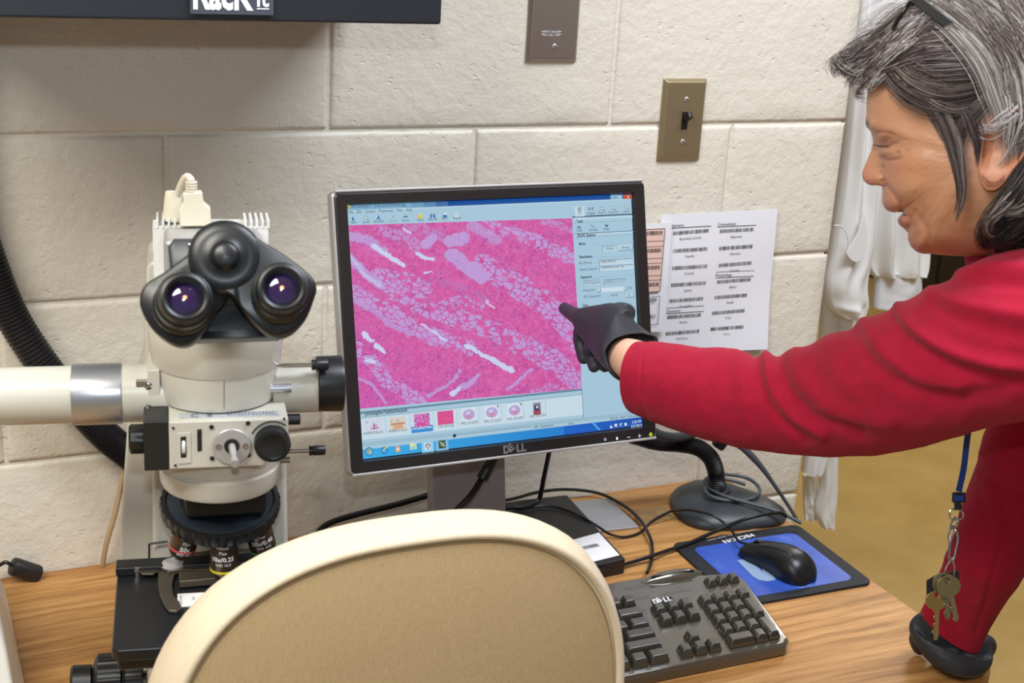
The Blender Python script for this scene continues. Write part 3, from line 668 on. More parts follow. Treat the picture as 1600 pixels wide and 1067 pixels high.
rect(540.5, 321.2, 546, 326.5, '#c7c23a'); rect(541.6, 322.6, 544.2, 325.4, '#20251a'); rect(602, 333, 602.5, 351, '#8fadbc'); rect(644, 331, 644.5, 349, '#8fadbc'); rect(966.3, 320, 966.8, 335, '#8fadbc')
def button(px0, py0, px1, py1, face='#b7d3e2', dark='#4a6172', sunk=False):
    rect(px0, py0, px1, py1, dark, .0011)
    if sunk: rect(px0+.6, py0+.6, px1, py1, face, .0012)
    else: rect(px0, py0, px1-.7, py1-.7, face, .0012)
button(940, 384.8, 963, 392.2, sunk=True); button(965, 383, 988, 391)
button(935.5, 406.9, 989, 411.8, '#c3dbe8', sunk=True); button(936, 416.3, 989.5, 420.3, '#c3dbe8', sunk=True); button(984.5, 405.2, 988.4, 410.8); button(984.9, 414.5, 989, 419.7)
button(911.5, 438.6, 937, 444.8, sunk=True); button(943, 437.2, 977.5, 441.8, '#a4c2d3', sunk=True); button(933, 449.9, 938.3, 456.4); rect(938.7, 450, 974, 454.2, '#cfe2ef', .0011); button(974, 447.9, 978.6, 454)
button(976.5, 458.2, 982.6, 465); button(983.6, 457.5, 990.4, 464.3); button(980, 478, 992, 487)
# lower strip: path bar, thumbnails, status, taskbar
v1 = SP(893, 608.5)[1]; pv = SP(563, 641)[1]
u0 = SC4[0]; ur = SP(910, 640)[0]
urect(u0, SP(567, 645.5)[1]-.0015, ur, v1, '#a4c4d6', .0007); urect(u0, v1-.0024, ur, v1, '#6489a0', .0008)
vb = SP(568, 687)[1]; vt = SP(567, 653)[1]
urect(u0, vb, ur, vt, '#c9deeb', .0008); urect(ur, vb-.004, ur+.0008, v1, '#6c8698', .0009); urect(u0, vt-.0003, ur, vt+.0006, '#8aa8bb', .0009)
urect(u0, SP(569, 697)[1], SC4[2], SP(569, 691.5)[1], '#9bbccf', .0008)
tk = SP(571, 702)[1]
for k in range(40):                              # taskbar
    a, b = SC4[0]+(SC4[2]-SC4[0])*k/40, SC4[0]+(SC4[2]-SC4[0])*(k+1)/40; t_ = k/40
    c_ = hexc('#36aee8')*(1-t_)+hexc('#0b5fc6')*t_ if t_ < .7 else hexc('#0f63cc')*(1-(t_-.7)/.3)+hexc('#0a4fae')*((t_-.7)/.3)
    urect(a, SC4[3], b, tk, tuple(c_), .0009)
poly([(923, 659.5), (926, 659.2), (938, 671.5), (934.5, 672)], '#4fb4ea', .0012)
th = [(569.5, 655.5, 597, 673.5, '#cfd6e6'), (608, 653, 634, 670.5, '#d9cfc3'), (646, 647.5, 671.5, 665.5, 'T'), (682.5, 643, 708.5, 661.5, '#d94f92'),
      (721, 638.5, 743, 656.5, 'O'), (756.5, 635, 779, 653.5, 'O'), (792, 632, 815, 650, 'O'), (832, 629.5, 845, 647.5, '#8c8c9a')]
Utis, Ctis = tissue_uv
for (a, b, c_, d, kd) in th:
    (ua, va), (ub, vb_) = SP(a, b), SP(c_, d)
    if kd == 'T':
        n = 14
        for i in range(n):
            for j in range(n):
                cc = Ctis[int((j+.5)/n*gy), int((i+.5)/n*gx)]
                urect(ua+(ub-ua)*i/n, vb_+(va-vb_)*(n-1-j)/n, ua+(ub-ua)*(i+1)/n, vb_+(va-vb_)*(n-j)/n, tuple(cc), .0011)
    elif kd == 'O':
        urect(ua, vb_, ub, va, '#d9e3f0', .0011); cu_, cv_ = (ua+ub)/2, (va+vb_)/2
        ui.add([mp(cu_+.0078*cos(t), cv_+.0064*sin(t), .0012) for t in np.linspace(0, 2*pi, 20, endpoint=False)], [tuple(range(20))], col=tuple(hexc('#b5a6d6')))
        ui.add([mp(cu_+.0040*cos(t), cv_-.0026+.0018*sin(t), .0013) for t in np.linspace(0, 2*pi, 12, endpoint=False)], [tuple(range(12))], col=tuple(hexc('#d78aa8')))
        ui.add([mp(cu_-.001+.003*cos(t), cv_+.002+.002*sin(t), .0013) for t in np.linspace(0, 2*pi, 12, endpoint=False)], [tuple(range(12))], col=tuple(hexc('#d6cdea')))
        if a > 750: ui.add([mp(ub-.002, va, .0012), mp(ub, va-.004, .0012), mp(ub, va, .0012)], [(0, 1, 2)], col=tuple(hexc('#2c2c3a')))
    else:
        urect(ua, vb_, ub, va, kd, .0011)
rect(583, 661, 585, 671, '#35285e', .0013); rect(579, 668, 591, 669, '#c46aa0', .0013); rect(582, 664, 589, 665, '#c46aa0', .0013); rect(572, 659, 573.5, 660.5, '#35285e', .0013)
rect(610, 661.5, 632, 662.1, '#c8875e', .0013); rect(610.5, 657, 611.5, 660, '#2c2030', .0013); rect(620, 656, 621.5, 658, '#2c2030', .0013); rect(614, 664.5, 629, 668.5, '#d8a585', .0013)
rect(690, 652.5, 704, 656, '#e8508a', .0013); rect(654, 660, 664, 663, '#e0468c', .0013); rect(834, 633, 842, 641, '#3b3a6a', .0013); rect(833, 641, 844, 647, '#a04a58', .0013); rect(837, 634, 840, 637.5, '#e6e8f4', .0014)
rect(642, 667, 676.5, 673, '#2d8fd6', .0010)
for px0 in (602, 640.5, 677.5, 714.5, 749, 784.5, 818.5, 853.5):
    a_ = SP(px0, 665); urect(a_[0], vb+.005, a_[0]+.0004, vt-.001, '#93a9b8', .0010)
rect(707, 678.5, 712, 682.5, '#101820', .0014); hl(712, 679.8, 828, '#7e96a6', .0006, .0012)
# taskbar buttons and icons
def disc(cx_, cy_, r, c, up=.0014, n=18): ui.add([mp(*(np.array(SP(cx_, cy_))+r*.00083*np.array([cos(t), sin(t)])), up) for t in np.linspace(0, 2*pi, n, endpoint=False)], [tuple(range(n))], col=tuple(hexc(c)))
disc(576, 705.5, 6.3, '#2f6fa8'); disc(576, 705.5, 5, '#6fb2d8', .0015); rect(572.8, 702.5, 575.5, 705, '#e0682c', .0016); rect(576, 702, 578.8, 704.6, '#8cc152', .0016); rect(573, 705.6, 575.7, 708.4, '#54a8e0', .0016); rect(576.2, 705.2, 579, 708, '#f2d24a', .0016)
disc(600, 703.5, 5.2, '#1f78c8'); disc(600, 703.5, 3.3, '#46b2ec', .0015); poly([(594.5, 706), (603, 697), (606.5, 697.5), (599, 703)], '#e8d040', .0016)
rect(617, 697.5, 625, 705.5, '#d9a578', .0014); poly([(619.5, 699), (624, 701.4), (619.8, 704)], '#f4ede4', .0015)
rect(639.5, 693.5, 650.5, 701.5, '#d8dfa0', .0014); rect(641, 692, 645, 694.5, '#eceec2', .0014); rect(641, 698, 649, 701, '#8fd0dc', .0015)
rect(658, 690, 678, 707, '#8fcfec', .0011); rect(662.5, 691.5, 673, 701.5, '#dfe9f2', .0013); disc(668, 696, 4, '#2c3c4c', .0014); disc(668, 696, 3, '#dfe9f2', .0015); rect(665.5, 695, 670.5, 696, '#2c3c4c', .0016); poly([(667, 699.5), (669, 699.3), (668.3, 702.5)], '#2c3c4c', .0014)
rect(680, 688, 700.5, 705, '#7fb9de', .0011); rect(684.5, 688.5, 696, 699.5, '#3a4a44', .0013); poly([(686, 690.5), (688.5, 690.2), (695, 697), (692, 697.5)], '#d8cc40', .0014); poly([(687, 696.5), (690, 693), (695, 689.5), (692, 695)], '#8cb4c8', .0015)
for px0, py0, c_ in ((954, 666.5, '#cfe4f4'), (961, 664, '#e8ecf0'), (969, 663, '#a8d8c8'), (976.5, 662.5, '#e8f2fa')):
    rect(px0-1.6, py0-1.8, px0+2.4, py0+2, c_, .0014)
rect(962.5, 665, 965, 667, '#d05a50', .0015); rect(969.5, 662.5, 972, 664.5, '#0d57b8', .0015); rect(978.3, 660, 979.5, 665, '#0d57b8', .0015); rect(954.5, 664.5, 958, 666, '#0d57b8', .0015)
for (s_, a, b, w_, h_, bo, c_) in UITXT:
    u_, v_ = SP(a, b); u2 = SP(a+w_, b-w_*.035)[0]
    text(ui, s_, mp(u_, v_, .0018), MU, MV, width=u2-u_, height=h_*.00083*1.02, bold=bo, col=tuple(hexc(c_)))
flat('desktop_display', ui, M['screen'], scr, col=True)
# DELL badge
def dell(mb, o, u, v, w, h):
    u, v = np.asarray(u), np.asarray(v); lw = w*.27
    text(mb, 'D', o, u, v, lw*.98, h, .045)
    c_, s_ = cos(.62), sin(.62); eo = o+u*w*.27+v*h*.20
    text(mb, 'E', eo+u*w*.010-v*h*.16, u*c_+v*s_, -u*s_+v*c_, lw*.98, h*.92, .045)
    text(mb, 'L', o+u*w*.565, u, v, lw*.74, h, .045); text(mb, 'L', o+u*w*.785, u, v, lw*.72, h, .045)
lg = MB(); a_ = SP(783, 707.5); b_ = SP(819, 702.5)
dell(lg, mp(a_[0], a_[1], .0074), MU, MV, b_[0]-a_[0], .0092)
flat('maker_badge', lg, M['alu'], mon)
for k, (px0, py0) in enumerate(((941, 685.5), (959.5, 684), (977.5, 682), (994.5, 680), (1012, 678))):
    u_, v_ = SP(px0, py0); b = MB().lathe([(.0036, 0), (.0036, .0006), (.003, .0009)], mp(u_, v_, .0062), MN, 24)
    bo = obj('control_button', b, M['blackgloss'], mon); s = MB(); o_ = mp(u_, v_, .0078)
    if k == 0: s.rings([[o_+r*(MU*cos(t)+MV*sin(t)) for t in np.linspace(0, 2*pi, 14, endpoint=False)] for r in (.0018, .0012)], False)
    if k == 1: s.quad(o_, MU, MV, -.0014, -.0018, .0014, .0018)
    if k == 2: s.quad(o_, MU, MV, -.0024, -.0004, .0024, .0004)
    if k == 3: s.quad(o_, MU, MV, -.0024, -.0004, .0024, .0004); s.quad(o_+MN*.0001, MU, MV, -.0004, -.0024, .0004, .0024)
    if k == 4:
        s.rings([[o_+r*(MU*cos(t)+MV*sin(t)) for t in np.linspace(pi*.65, pi*2.35, 18)] for r in (.0024, .0014)], False, False); s.quad(o_, MU, MV, -.0005, 0, .0005, .003)
    flat('button_symbol', s, M['power'] if k == 4 else M['whiteink'], bo)
# stand: neck, tilting collar, base plate on the flat black case
CT = .7725                                       # top of the black case
c1, c2 = Q(680, 728, 1, -.165), Q(797, 722, 1, -.165)
nx0, nx1 = c1[0]+.003, c2[0]+.001; ny = -.165; mx_ = (nx0+nx1)/2
nk = [[(nx0+.006*t-.002, ny+.05*t, CT+.007+.34*t), (nx1-.006*t+.002, ny+.05*t, CT+.007+.34*t), (nx1-.006*t+.002, ny+.020+.05*t, CT+.007+.34*t), (nx0+.006*t-.002, ny+.020+.05*t, CT+.007+.34*t)] for t in (0, .5, 1)]
obj('neck', MB().rings(nk), M['stand'], mon, bevel=.003)
obj('tilt_collar', MB().cyl((mx_-.04, -.148, 1.085), (mx_+.04, -.148, 1.085), .022), M['black'], mon)
obj('stand_base', MB().lathe([(.118, 0), (.122, .003), (.120, .007), (.05, .0115), (.0, .012)], (mx_-.02, -.158, CT), (0, 0, 1), 64), M['black'], mon)
obj('neck_clip', MB().box((mx_-.03, ny+.012, CT+.018), (.03, .05, .02)), M['black'], mon, bevel=.004)
settle(mon, (mx_, -.158, CT))
# cables of the monitor
vc = MB(); g0, g1 = Q(768, 722, 1, -.172), Q(753, 748, 1, -.175)
vc.tube([g0+np.array([.01, 0, .03]), g0, g1], [.0068, .0068, .0078], 16); t_ = obj('video_cable', MB().tube([g1, Q(735, 775, 1, -.19), Q(708, 803, 1, -.215), Q(690, 825, 1, -.235), (.065, -.25, CT+.0045), (.01, -.235, CT+.0045)], .0042, 12, 40), M['cable'])
tag(t_, 'thick black cable curving down in front of the silver monitor neck', 'cable')
obj('plug', vc, M['cable'], t_)
pc = obj('power_cable', MB().tube([Q(860, 690, 1, -.11), Q(857, 712, 1, -.11), Q(850, 745, 1, -.10), Q(844, 775, 1, -.09), Q(838, 785, 1, -.092), Q(822, 792, 1, -.10), Q(800, 793, 1, -.10), Q(775, 792, 1, -.09)], .0034, 10, 50), M['cable'])
tag(pc, 'black cable dropping straight down behind the monitor, right of its neck', 'cable')
# ------------------------------------------------------------------ flat black case under the stand, with its label
t = thing('flat_black_case', 'flat matte black case lying on the desk under the monitor stand', 'equipment box', None)
obj('body', MB().prism([(.040, -.035), (.292, -.032), (.362, -.036), (.343, -.246), (.040, -.270)], (0, 0, 0), (1, 0, 0), (0, 1, 0), (0, 0, 1), .7502, .7722), M['black'], t, bevel=.0015)
c = [Q(885, 846, 2, .7726), Q(936, 832, 2, .7726), Q(968, 867, 2, .7726), Q(900, 884, 2, .7726)]
lb = obj('paper_label', MB().add([c[3], c[2], c[1], c[0]] + [p-np.array([0, 0, .0003]) for p in (c[3], c[2], c[1], c[0])], [(0, 1, 2, 3), (4, 7, 6, 5), (0, 4, 5, 1), (1, 5, 6, 2), (2, 6, 7, 3), (3, 7, 4, 0)]), M['paper'], t, smooth=False)
ik = MB(); a, b = Q(914, 858, 2, .7729), Q(937, 853, 2, .7729); U = (b-a)/np.linalg.norm(b-a); V = np.array([-U[1], U[0], 0]); x = 0; L_ = np.linalg.norm(b-a)
while x < L_: w_ = random.choice([.0007, .0012, .0018]); ik.quad(a, U, V, x, 0, min(x+w_, L_), .0085); x += w_+.0009
flat('barcode', ik, M['ink'], lb); settle(t, (.19, -.15, .75))
# silver plate and brown card on the desk
def slab(name, label, cat, px, z0, z1, m, r=.002):
    P = [Q(a, b, 2, z1)[:2] for a, b in px]
    o = obj(name, MB().prism([tuple(p) for p in P], (0, 0, 0), (1, 0, 0), (0, 1, 0), (0, 0, 1), z0, z1), m, None, bevel=r); return tag(o, label, cat)
slab('silver_plate', 'flat silver-grey plate lying on the desk, behind the paper-labelled black case', 'plate', [(889, 784), (952, 778), (998, 822), (935, 829)], .7503, .754, mat('plate_grey', '#a6a7aa', .4, metal=.3), .001)
slab('brown_card', 'small brown rounded card lying flat on the desk beside the silver plate', 'card', [(988, 797), (1030, 791), (1040, 793), (1056, 808), (1010, 822), (996, 818)], .7503, .7515, mat('brown_card', '#8a6a40', .55, var=(60, .2)), .0004)
# second keyboard, mostly behind the chair
t = thing('slim_keyboard', 'black slim strip keyboard with white marks, lying by the wall right of the microscope', 'keyboard', None)
obj('body', MB().box((-.125, -.115, .7605), (.26, .095, .0208)), M['black'], t, bevel=.003)
for r_ in range(4):
    for k in range(13):
        kk = obj('key', MB().box((-.243+.0197*k, -.080-.021*r_, .7725), (.0165, .0175, .0055)), M['navy'], t, bevel=.001)
        lg = MB().quad((-.243+.0197*k, -.080-.021*r_, .77545), (1, 0, 0), (0, 1, 0), -.003, -.002, .003, .001); flat('legend', lg, M['whiteink'], kk)
settle(t, (-.125, -.115, .75))

# ------------------------------------------------------------------ main keyboard
M['kb'] = mat('keyboard_plastic', '#4a463e', .2, spec=.8, coat=1, bump=[(35, .2, .002)])
M['kc'] = mat('keycap_plastic', '#37352f', .22, spec=.8, coat=.9)
kb = thing('keyboard', 'black full-size keyboard on the desk in front of the monitor, partly behind the chair', 'keyboard', None)
KO = np.array([.4410, -.4980, .750]); ka = radians(-8.0)
KX = np.array([1, 0, 0]); KY = np.array([-sin(ka), cos(ka), 0])  # row direction / column direction
sl = .105                                            # rise of the deck per metre of depth
def kp(x, y, z): return KO+KX*x+KY*y+np.array([0, 0, z])
def deck(y): return .0165+sl*y
KW, KD = .452, .180
def kout(ins=0):
    o = [(-KW+ins, ins), (-.225, ins), (-.205, ins-.0), (-ins-.016, ins), (-ins-.007, ins+.009), (-ins-.005, .134), (-.011-ins, .156-ins), (-.070, KD-.014-ins), (-.085, KD-ins), (-KW+.02, KD-ins), (-KW+ins, KD-.02)]
    return o
R = [[kp(x, y, z0) for x, y in kout(i_)] for (i_, z0) in ((.002, .0003), (0, .003))]
R.append([kp(x, y, deck(y)-.003) for x, y in kout(0)]); R.append([kp(x, y, deck(y)) for x, y in kout(.003)])
obj('body', MB().rings(R), M['kb'], kb, bevel=.0012)
# hump of the volume wheel along the back
mbx = MB(); 
R = []
for x in np.linspace(-.147, -.058, 14):
    e = sin(pi*np.clip((x+.147)/.089, .03, .97))**.4
    R.append([kp(x, .1680+.0120*cos(a)*e, deck(.160)-.003+.0135*sin(a)*e) for a in np.linspace(0, pi, 11)])
obj('volume_bar', MB().rings(R), M['kb'], kb)
obj('volume_wheel', MB().box((0, 0, 0), (.062, .0022, .002), M=Matrix.Translation(kp(-.103, .1640, deck(.160)+.0078)) @ Matrix.Rotation(-.02, 4, 'Z')), M['rubber'], kb)
LEG = {}
def key(x, y, w=.0180, d=.0196, h=.0098, lab=None):
    R = []
    for (i_, hh) in ((.0003, 0), (.0009, .003), (.0031, h-.0008), (.0040, h)):
        o_ = [(x-w/2+i_, y-d/2+i_*.7), (x+w/2-i_, y-d/2+i_*.7), (x+w/2-i_, y+d/2-i_), (x-w/2+i_, y+d/2-i_)]
        R.append([kp(a, b, deck(y)+hh+sl*(b-y)*.6+(.0009*abs(a-x)/w*2 if hh == h else 0)) for a, b in o_])
    k_ = obj('key', MB().rings(R), M['kc'], kb, bevel=.0011)
    if lab:
        m_ = MB(); text(m_, lab, kp(x-w*.27, y+.0005, deck(y)+h+.0006), KX, KY, height=.0028) ; flat('legend', m_, M['white_key'], k_)
p = .0187
xs = [-.0823, -.0639, -.0455, -.0271]; ys = [.1030, .0818, .0612, .0405, .0198]
T0 = [-.1500, -.1307, -.1114]
for i in range(3): key(-.0575+.0170*i, .1395, w=.0155, d=.0165, h=.0085)
for i, l in enumerate(('', '', '', '')): key(xs[i], ys[0])
for i in range(3):
    key(xs[i], ys[1]); key(xs[i], ys[2]); key(xs[i], ys[3], lab='3' if i == 2 else None)
key(xs[3], (ys[1]+ys[2])/2, d=.0190+.0200); key(xs[3], (ys[3]+ys[4])/2, d=.0190+.0200)
key((xs[0]+xs[1])/2, ys[4], w=.0186+p, lab='0'); key(xs[2], ys[4])
for i in range(3): key(T0[i], ys[0]); key(T0[i], ys[1])
key(T0[1], ys[3]); [key(T0[i], ys[4]) for i in range(3)]
right = -.1735
def row(y, ws, lab=None):
    x = right
    for q, w in enumerate(ws): key(x-w*p/2, y, w=w*p-.0010, lab=lab if q == 0 else None); x -= w*p
row(.1290, [1]*4+[.6]+[1]*1)
row(ys[0], [2, 1, 1, 1, 1, 1, 1]); row(ys[1], [1.5, 1, 1, 1, 1, 1, 1, 1]); row(ys[2], [2.25, 1, 1, 1, 1, 1, 1], 'Enter'); row(ys[3], [2.75, 1, 1, 1, 1, 1, 1], 'Shift'); row(ys[4], [1.5, 1.25, 1.25, 5.5])
lg = MB(); pl = MB()
pl.prism([(-.0, -.002), (.030, -.002), (.030, .0095), (0, .0095)], kp(-.1505, .1185, deck(.1185)), KX, KY+np.array([0, 0, sl]), np.array([0, -sl, 1]), .0002, .0010)
dell(lg, kp(-.1490, .1195, deck(.1195)+.0014), KX, KY+np.array([0, 0, sl]), .027, .0082)
bo = obj('badge_plate', pl, M['blackgloss'], kb); flat('maker_badge', lg, M['whiteink'], bo); settle(kb, tuple(KO+KX*(-KW/2)+KY*.08))

# ------------------------------------------------------------------ mouse mat and mouse
c = [Q(1049, 849, 2, .7545), Q(1246, 819, 2, .7545), Q(1363, 908, 2, .7545)]; c.append(c[0]+(c[2]-c[1])*1.02)
ctr = sum(c)/4; MX = (c[1]-c[0]); mw = np.linalg.norm(MX); MX /= mw; MY = c[0]-c[3]; mh = np.linalg.norm(MY); MY /= mh
def rr(w, h, r, k=6):
    return [(sx*(w/2-r)+r*cos(a), sy*(h/2-r)+r*sin(a)) for sx, sy, a0 in ((1, 1, 0), (-1, 1, pi/2), (-1, -1, pi), (1, -1, 1.5*pi)) for a in np.linspace(a0, a0+pi/2, k)]
mz = np.array([0, 0, 1.])
pad = obj('mouse_mat', MB().prism(rr(mw, mh, .012), (ctr[0], ctr[1], 0), MX, MY, mz, .7503, .7545), M['navy'], None, bevel=.0008)
tag(pad, 'black-bordered blue mouse mat at the right edge of the desk', 'mouse mat')
def padmat():
    m = bpy.data.materials.new('mat_print'); m.use_nodes = True; N = m.node_tree.nodes; L = m.node_tree.links
    b = N['Principled BSDF']; b.inputs['Roughness'].default_value = .45; tc = N.new('ShaderNodeTexCoord')
    n = N.new('ShaderNodeTexNoise'); n.inputs['Scale'].default_value = 18; n.inputs['Detail'].default_value = 3; L.new(tc.outputs['Object'], n.inputs[0])
    r = N.new('ShaderNodeValToRGB'); e = r.color_ramp.elements; e[0].position = .4; e[1].position = .78
    e[0].color = (*srgb('#2b4aa6'), 1); e[1].color = (*srgb('#7f9be0'), 1); x = e.new(.62); x.color = (*srgb('#3357b8'), 1)
    L.new(n.outputs[0], r.inputs[0]); L.new(r.outputs[0], b.inputs[0]); return m
obj('printed_panel', MB().prism(rr(mw-.042, mh-.038, .012), (ctr[0], ctr[1]-.004, 0), MX, MY, mz, .7545, .7548), padmat(), pad, smooth=False)
tt = MB(); a = Q(1174, 833.5, 2, .7549); b = Q(1131, 844, 2, .7549); U = (b-a)/np.linalg.norm(b-a); Vv = np.array([U[1]*1, -U[0], 0]); Vv = -np.cross(U, mz)*1.0
Vv = np.cross(mz, U)
text(tt, 'MICRON', a+0*U, U, Vv, np.linalg.norm(b-a)+.004, .0085, .03)
a2 = Q(1182, 826, 2, .7549)
for k in range(26):
    tt.quad(a2+U*(.0036*k), U, Vv, 0, -.0006, .0026 if k % 5 else .001, .0006)
flat('printed_name', tt, M['whiteink'], pad)
# grey swoosh printed on the mat
sw = [(1150, 874.5), (1164, 873), (1187, 888), (1192, 894), (1188.5, 881), (1205, 893), (1213, 905), (1200, 907), (1187, 905), (1176, 899)]
P = [Q(x, y, 2, .7550)-np.array([ctr[0], ctr[1]-.004, .755]) for x, y in sw]
obj('printed_swoosh', MB().prism([(q @ MX, q @ MY) for q in P], (ctr[0], ctr[1]-.004, 0), MX, MY, mz, .7547, .7550), mat('swoosh_grey', '#8fa6c4', .5), pad, smooth=False)
# mouse: a lofted shell along its length, back end towards the desk's front
ms = thing('computer_mouse', 'black two-button mouse resting on the blue mouse mat', 'mouse', None)
MA = Q(1174, 855, 2, .765); MBk = Q(1252, 900, 2, .760); ax = np.array([*(MBk-MA)[:2], 0]); ml = .118; ax /= np.linalg.norm(ax); side = np.array([-ax[1], ax[0], 0])
mo = np.array([*MA[:2], .7549])-ax*.008
prof = [(a_*.95, b_*.90, c_) for a_, b_, c_ in [(0, .018, .010), (.004, .0235, .015), (.02, .0270, .022), (.045, .0275, .030), (.07, .0295, .0355), (.09, .0315, .035), (.106, .0290, .028), (.116, .0200, .016), (.119, .011, .009)]]
R = []; A_ = catmull(np.array(prof), 44)
for s_, w_, h_ in A_:
    ring = []
    for a in np.linspace(0, 2*pi, 40, endpoint=False):
        cy, sy = cos(a), sin(a); x = w_*np.sign(cy)*abs(cy)**.75; z = h_*(abs(sy)**.8) if sy > 0 else 0
        if sy <= 0: z = 0.0003
        x *= (.93+.07*min(1, z/.012)) * (1-.10*exp(-((s_-.05)/.02)**2)*(1 if z < .02 else .4))
        ring.append(mo+ax*s_+side*x+mz*(z+.0004))
    R.append(ring)
obj('shell', MB().rings(R), M['mask'], ms)
def mtop(s_, x):
    w_ = np.interp(s_, A_[:, 0], A_[:, 1]); h_ = np.interp(s_, A_[:, 0], A_[:, 2]); c_ = min(.999, (abs(x)/w_))**(1/.75)
    return mo+ax*s_+side*x+mz*(h_*max(0, (1-c_*c_))**.4+.0006)
obj('button_seam', MB().tube([mtop(s_, .011) for s_ in np.linspace(.006, .102, 22)], .0006, 6), M['blackgloss'], ms)
obj('button_seam', MB().tube([mtop(s_, -.0115) for s_ in np.linspace(.03, .095, 16)], .0005, 6), M['blackgloss'], ms)
obj('scroll_wheel', MB().cyl(mtop(.020, 0)-side*.0035-mz*.004, mtop(.020, 0)+side*.0035-mz*.004, .0072), M['rubber'], ms)
settle(ms, tuple(mo+ax*.06))
mc = obj('mouse_cable', MB().tube([mo+mz*.012+ax*.001, mo+mz*.010-ax*.016, Q(1140, 825, 2, .765), Q(1115, 806, 2, .777), Q(1083, 797.5, 2, .7755), Q(1063, 797, 2, .769), Q(1045, 800, 2, .757), Q(1018, 815, 2, .753), Q(1000, 832, 2, .753), Q(975, 839, 2, .753), Q(952, 834, 2, .757), Q(932, 821, 2, .770), Q(908, 807, 2, .775), Q(886, 797, 2, .775), Q(850, 790, 2, .776), Q(800, 798, 2, .776), Q(770, 800, 2, .776)], .0019, 8, 90), M['cable'], None)
tag(mc, 'thin black mouse cable looping from the mouse to behind the monitor neck', 'cable')
kc = obj('keyboard_cable', MB().tube([Q(1011, 895, 2, .762), Q(1016, 884, 2, .758), Q(1018, 872, 2, .755), Q(1019, 856, 2, .7535), Q(1015, 838, 2, .7585), Q(1000, 812, 2, .758), Q(975, 790, 2, .758), Q(940, 772, 1, -.022), Q(905, 765.5, 1, -.012), Q(870, 765, 1, -.012), Q(835, 770, 1, -.024), Q(802, 779, 1, -.045), Q(775, 783, 1, -.060)], .0024, 8, 90), M['cable'], None)
tag(kc, 'black cable arching across the desk from the keyboard to behind the monitor', 'cable')
lc = obj('audio_cable', MB().tube([Q(915, 892, 2, .775), Q(946, 889, 2, .764), Q(985, 879, 2, .7575), Q(1020, 868, 2, .7605), Q(1040, 861, 2, .7570), Q(1075, 849, 2, .7585), Q(1125, 827, 2, .7640), Q(1165, 811, 2, .782), Q(1195, 803.5, 2, .786), Q(1218, 801, 2, .782), Q(1228, 806, 2, .774)], .0027, 8, 80), M['cable'], None)
tag(lc, 'black cable running from behind the chair across the mat corner to the scanner base', 'cable')

# ------------------------------------------------------------------ hand-scanner stand with corrugated neck
sc = thing('scanner_stand', 'dark grey barcode scanner stand with a black corrugated gooseneck, right of the monitor', 'scanner stand', None)
bo = [(1047, 782), (1050, 769), (1062, 761), (1085, 755), (1125, 758), (1165, 771), (1200, 783), (1226, 797), (1229, 808), (1218, 816), (1190, 820), (1140, 824), (1098, 822), (1070, 812), (1054, 797)]
P = np.array([Q(x, y, 2, .757)[:2] for x, y in bo]); P = np.vstack([P, P[:1]]); P = catmull(P, 61)[:-1]; cc_ = P.mean(0)
R = [[(*(cc_+(q-cc_)*k), z) for q in P] for k, z in ((.97, .7502), (1, .7535), (1.0, .7565), (.95, .7625), (.86, .768), (.72, .7735), (.5, .7775), (.25, .7785))]
M['scan'] = mat('scanner_grey', '#34383d', .42)
obj('base', MB().rings(R), M['scan'], sc)
g = [Q(1122, 768, 2, .776), Q(1120, 752, 1, -.115), Q(1118, 735, 1, -.115), Q(1110, 715, 1, -.115), Q(1092, 700, 1, -.11), Q(1066, 694, 1, -.105), Q(1040, 692, 1, -.10), Q(1015, 688, 1, -.10), Q(985, 680, 1, -.09)]
G = catmull(g, 420); rad = [.0114+.0013*sin(2*pi*k/7.0) for k in range(420)]
obj('gooseneck', MB().tube(G, rad, 22), M['hose'], sc)
obj('neck_socket', MB().lathe([(.019, 0), (.0185, .006), (.015, .009)], (G[0][0], G[0][1], .7755), (0, 0, 1)), M['scan'], sc)
obj('thumb_hole', MB().lathe([(.0062, 0), (.0062, .0008), (.005, .0015), (.003, -.001)], Q(1112, 798, 2, .7705), (0, 0, 1)), M['black'], sc)
h0 = Q(1020, 674, 1, -.13)
obj('cradle_ring', MB().tube([Q(1012, 668, 1, -.14), Q(1030, 679, 1, -.14), Q(1052, 683, 1, -.135), Q(1075, 680, 1, -.12), Q(1092, 672, 1, -.10)], .0068, 14, 30), M['scan'], sc)
obj('cradle_hook', MB().prism([(x*.00085, -y*.00085) for x, y in ((-14, -14), (14, -12), (13, 2), (4, 13), (-1, 14), (-8, 8))], Q(1124, 690, 1, -.12), (1, 0, 0), (0, 0, 1), (0, -1, 0), -.009, .009), M['black'], sc, bevel=.004)
obj('cradle_arm', MB().tube([Q(1092, 676, 1, -.10), Q(1110, 682, 1, -.11), Q(1124, 683, 1, -.12)], .006, 12, 12), M['black'], sc)
settle(sc, (cc_[0], cc_[1], .75))
lp = G[3]; tz = .782
gc = MB().tube([Q(1130, 672, 1, -.14), Q(1148, 690, 1, -.14), Q(1165, 703, 1, -.145), Q(1190, 730, 1, -.155), Q(1215, 765, 1, -.165), Q(1235, 795, 1, -.17), Q(1245, 812, 1, -.175)], [.0052, .0056, .0052, .003, .0027, .0027], 10, 50)
o = obj('scanner_cable', gc, M['greycable'], None); tag(o, 'straight grey scanner cable slanting down to the mat corner, with a ribbed sleeve', 'cable')
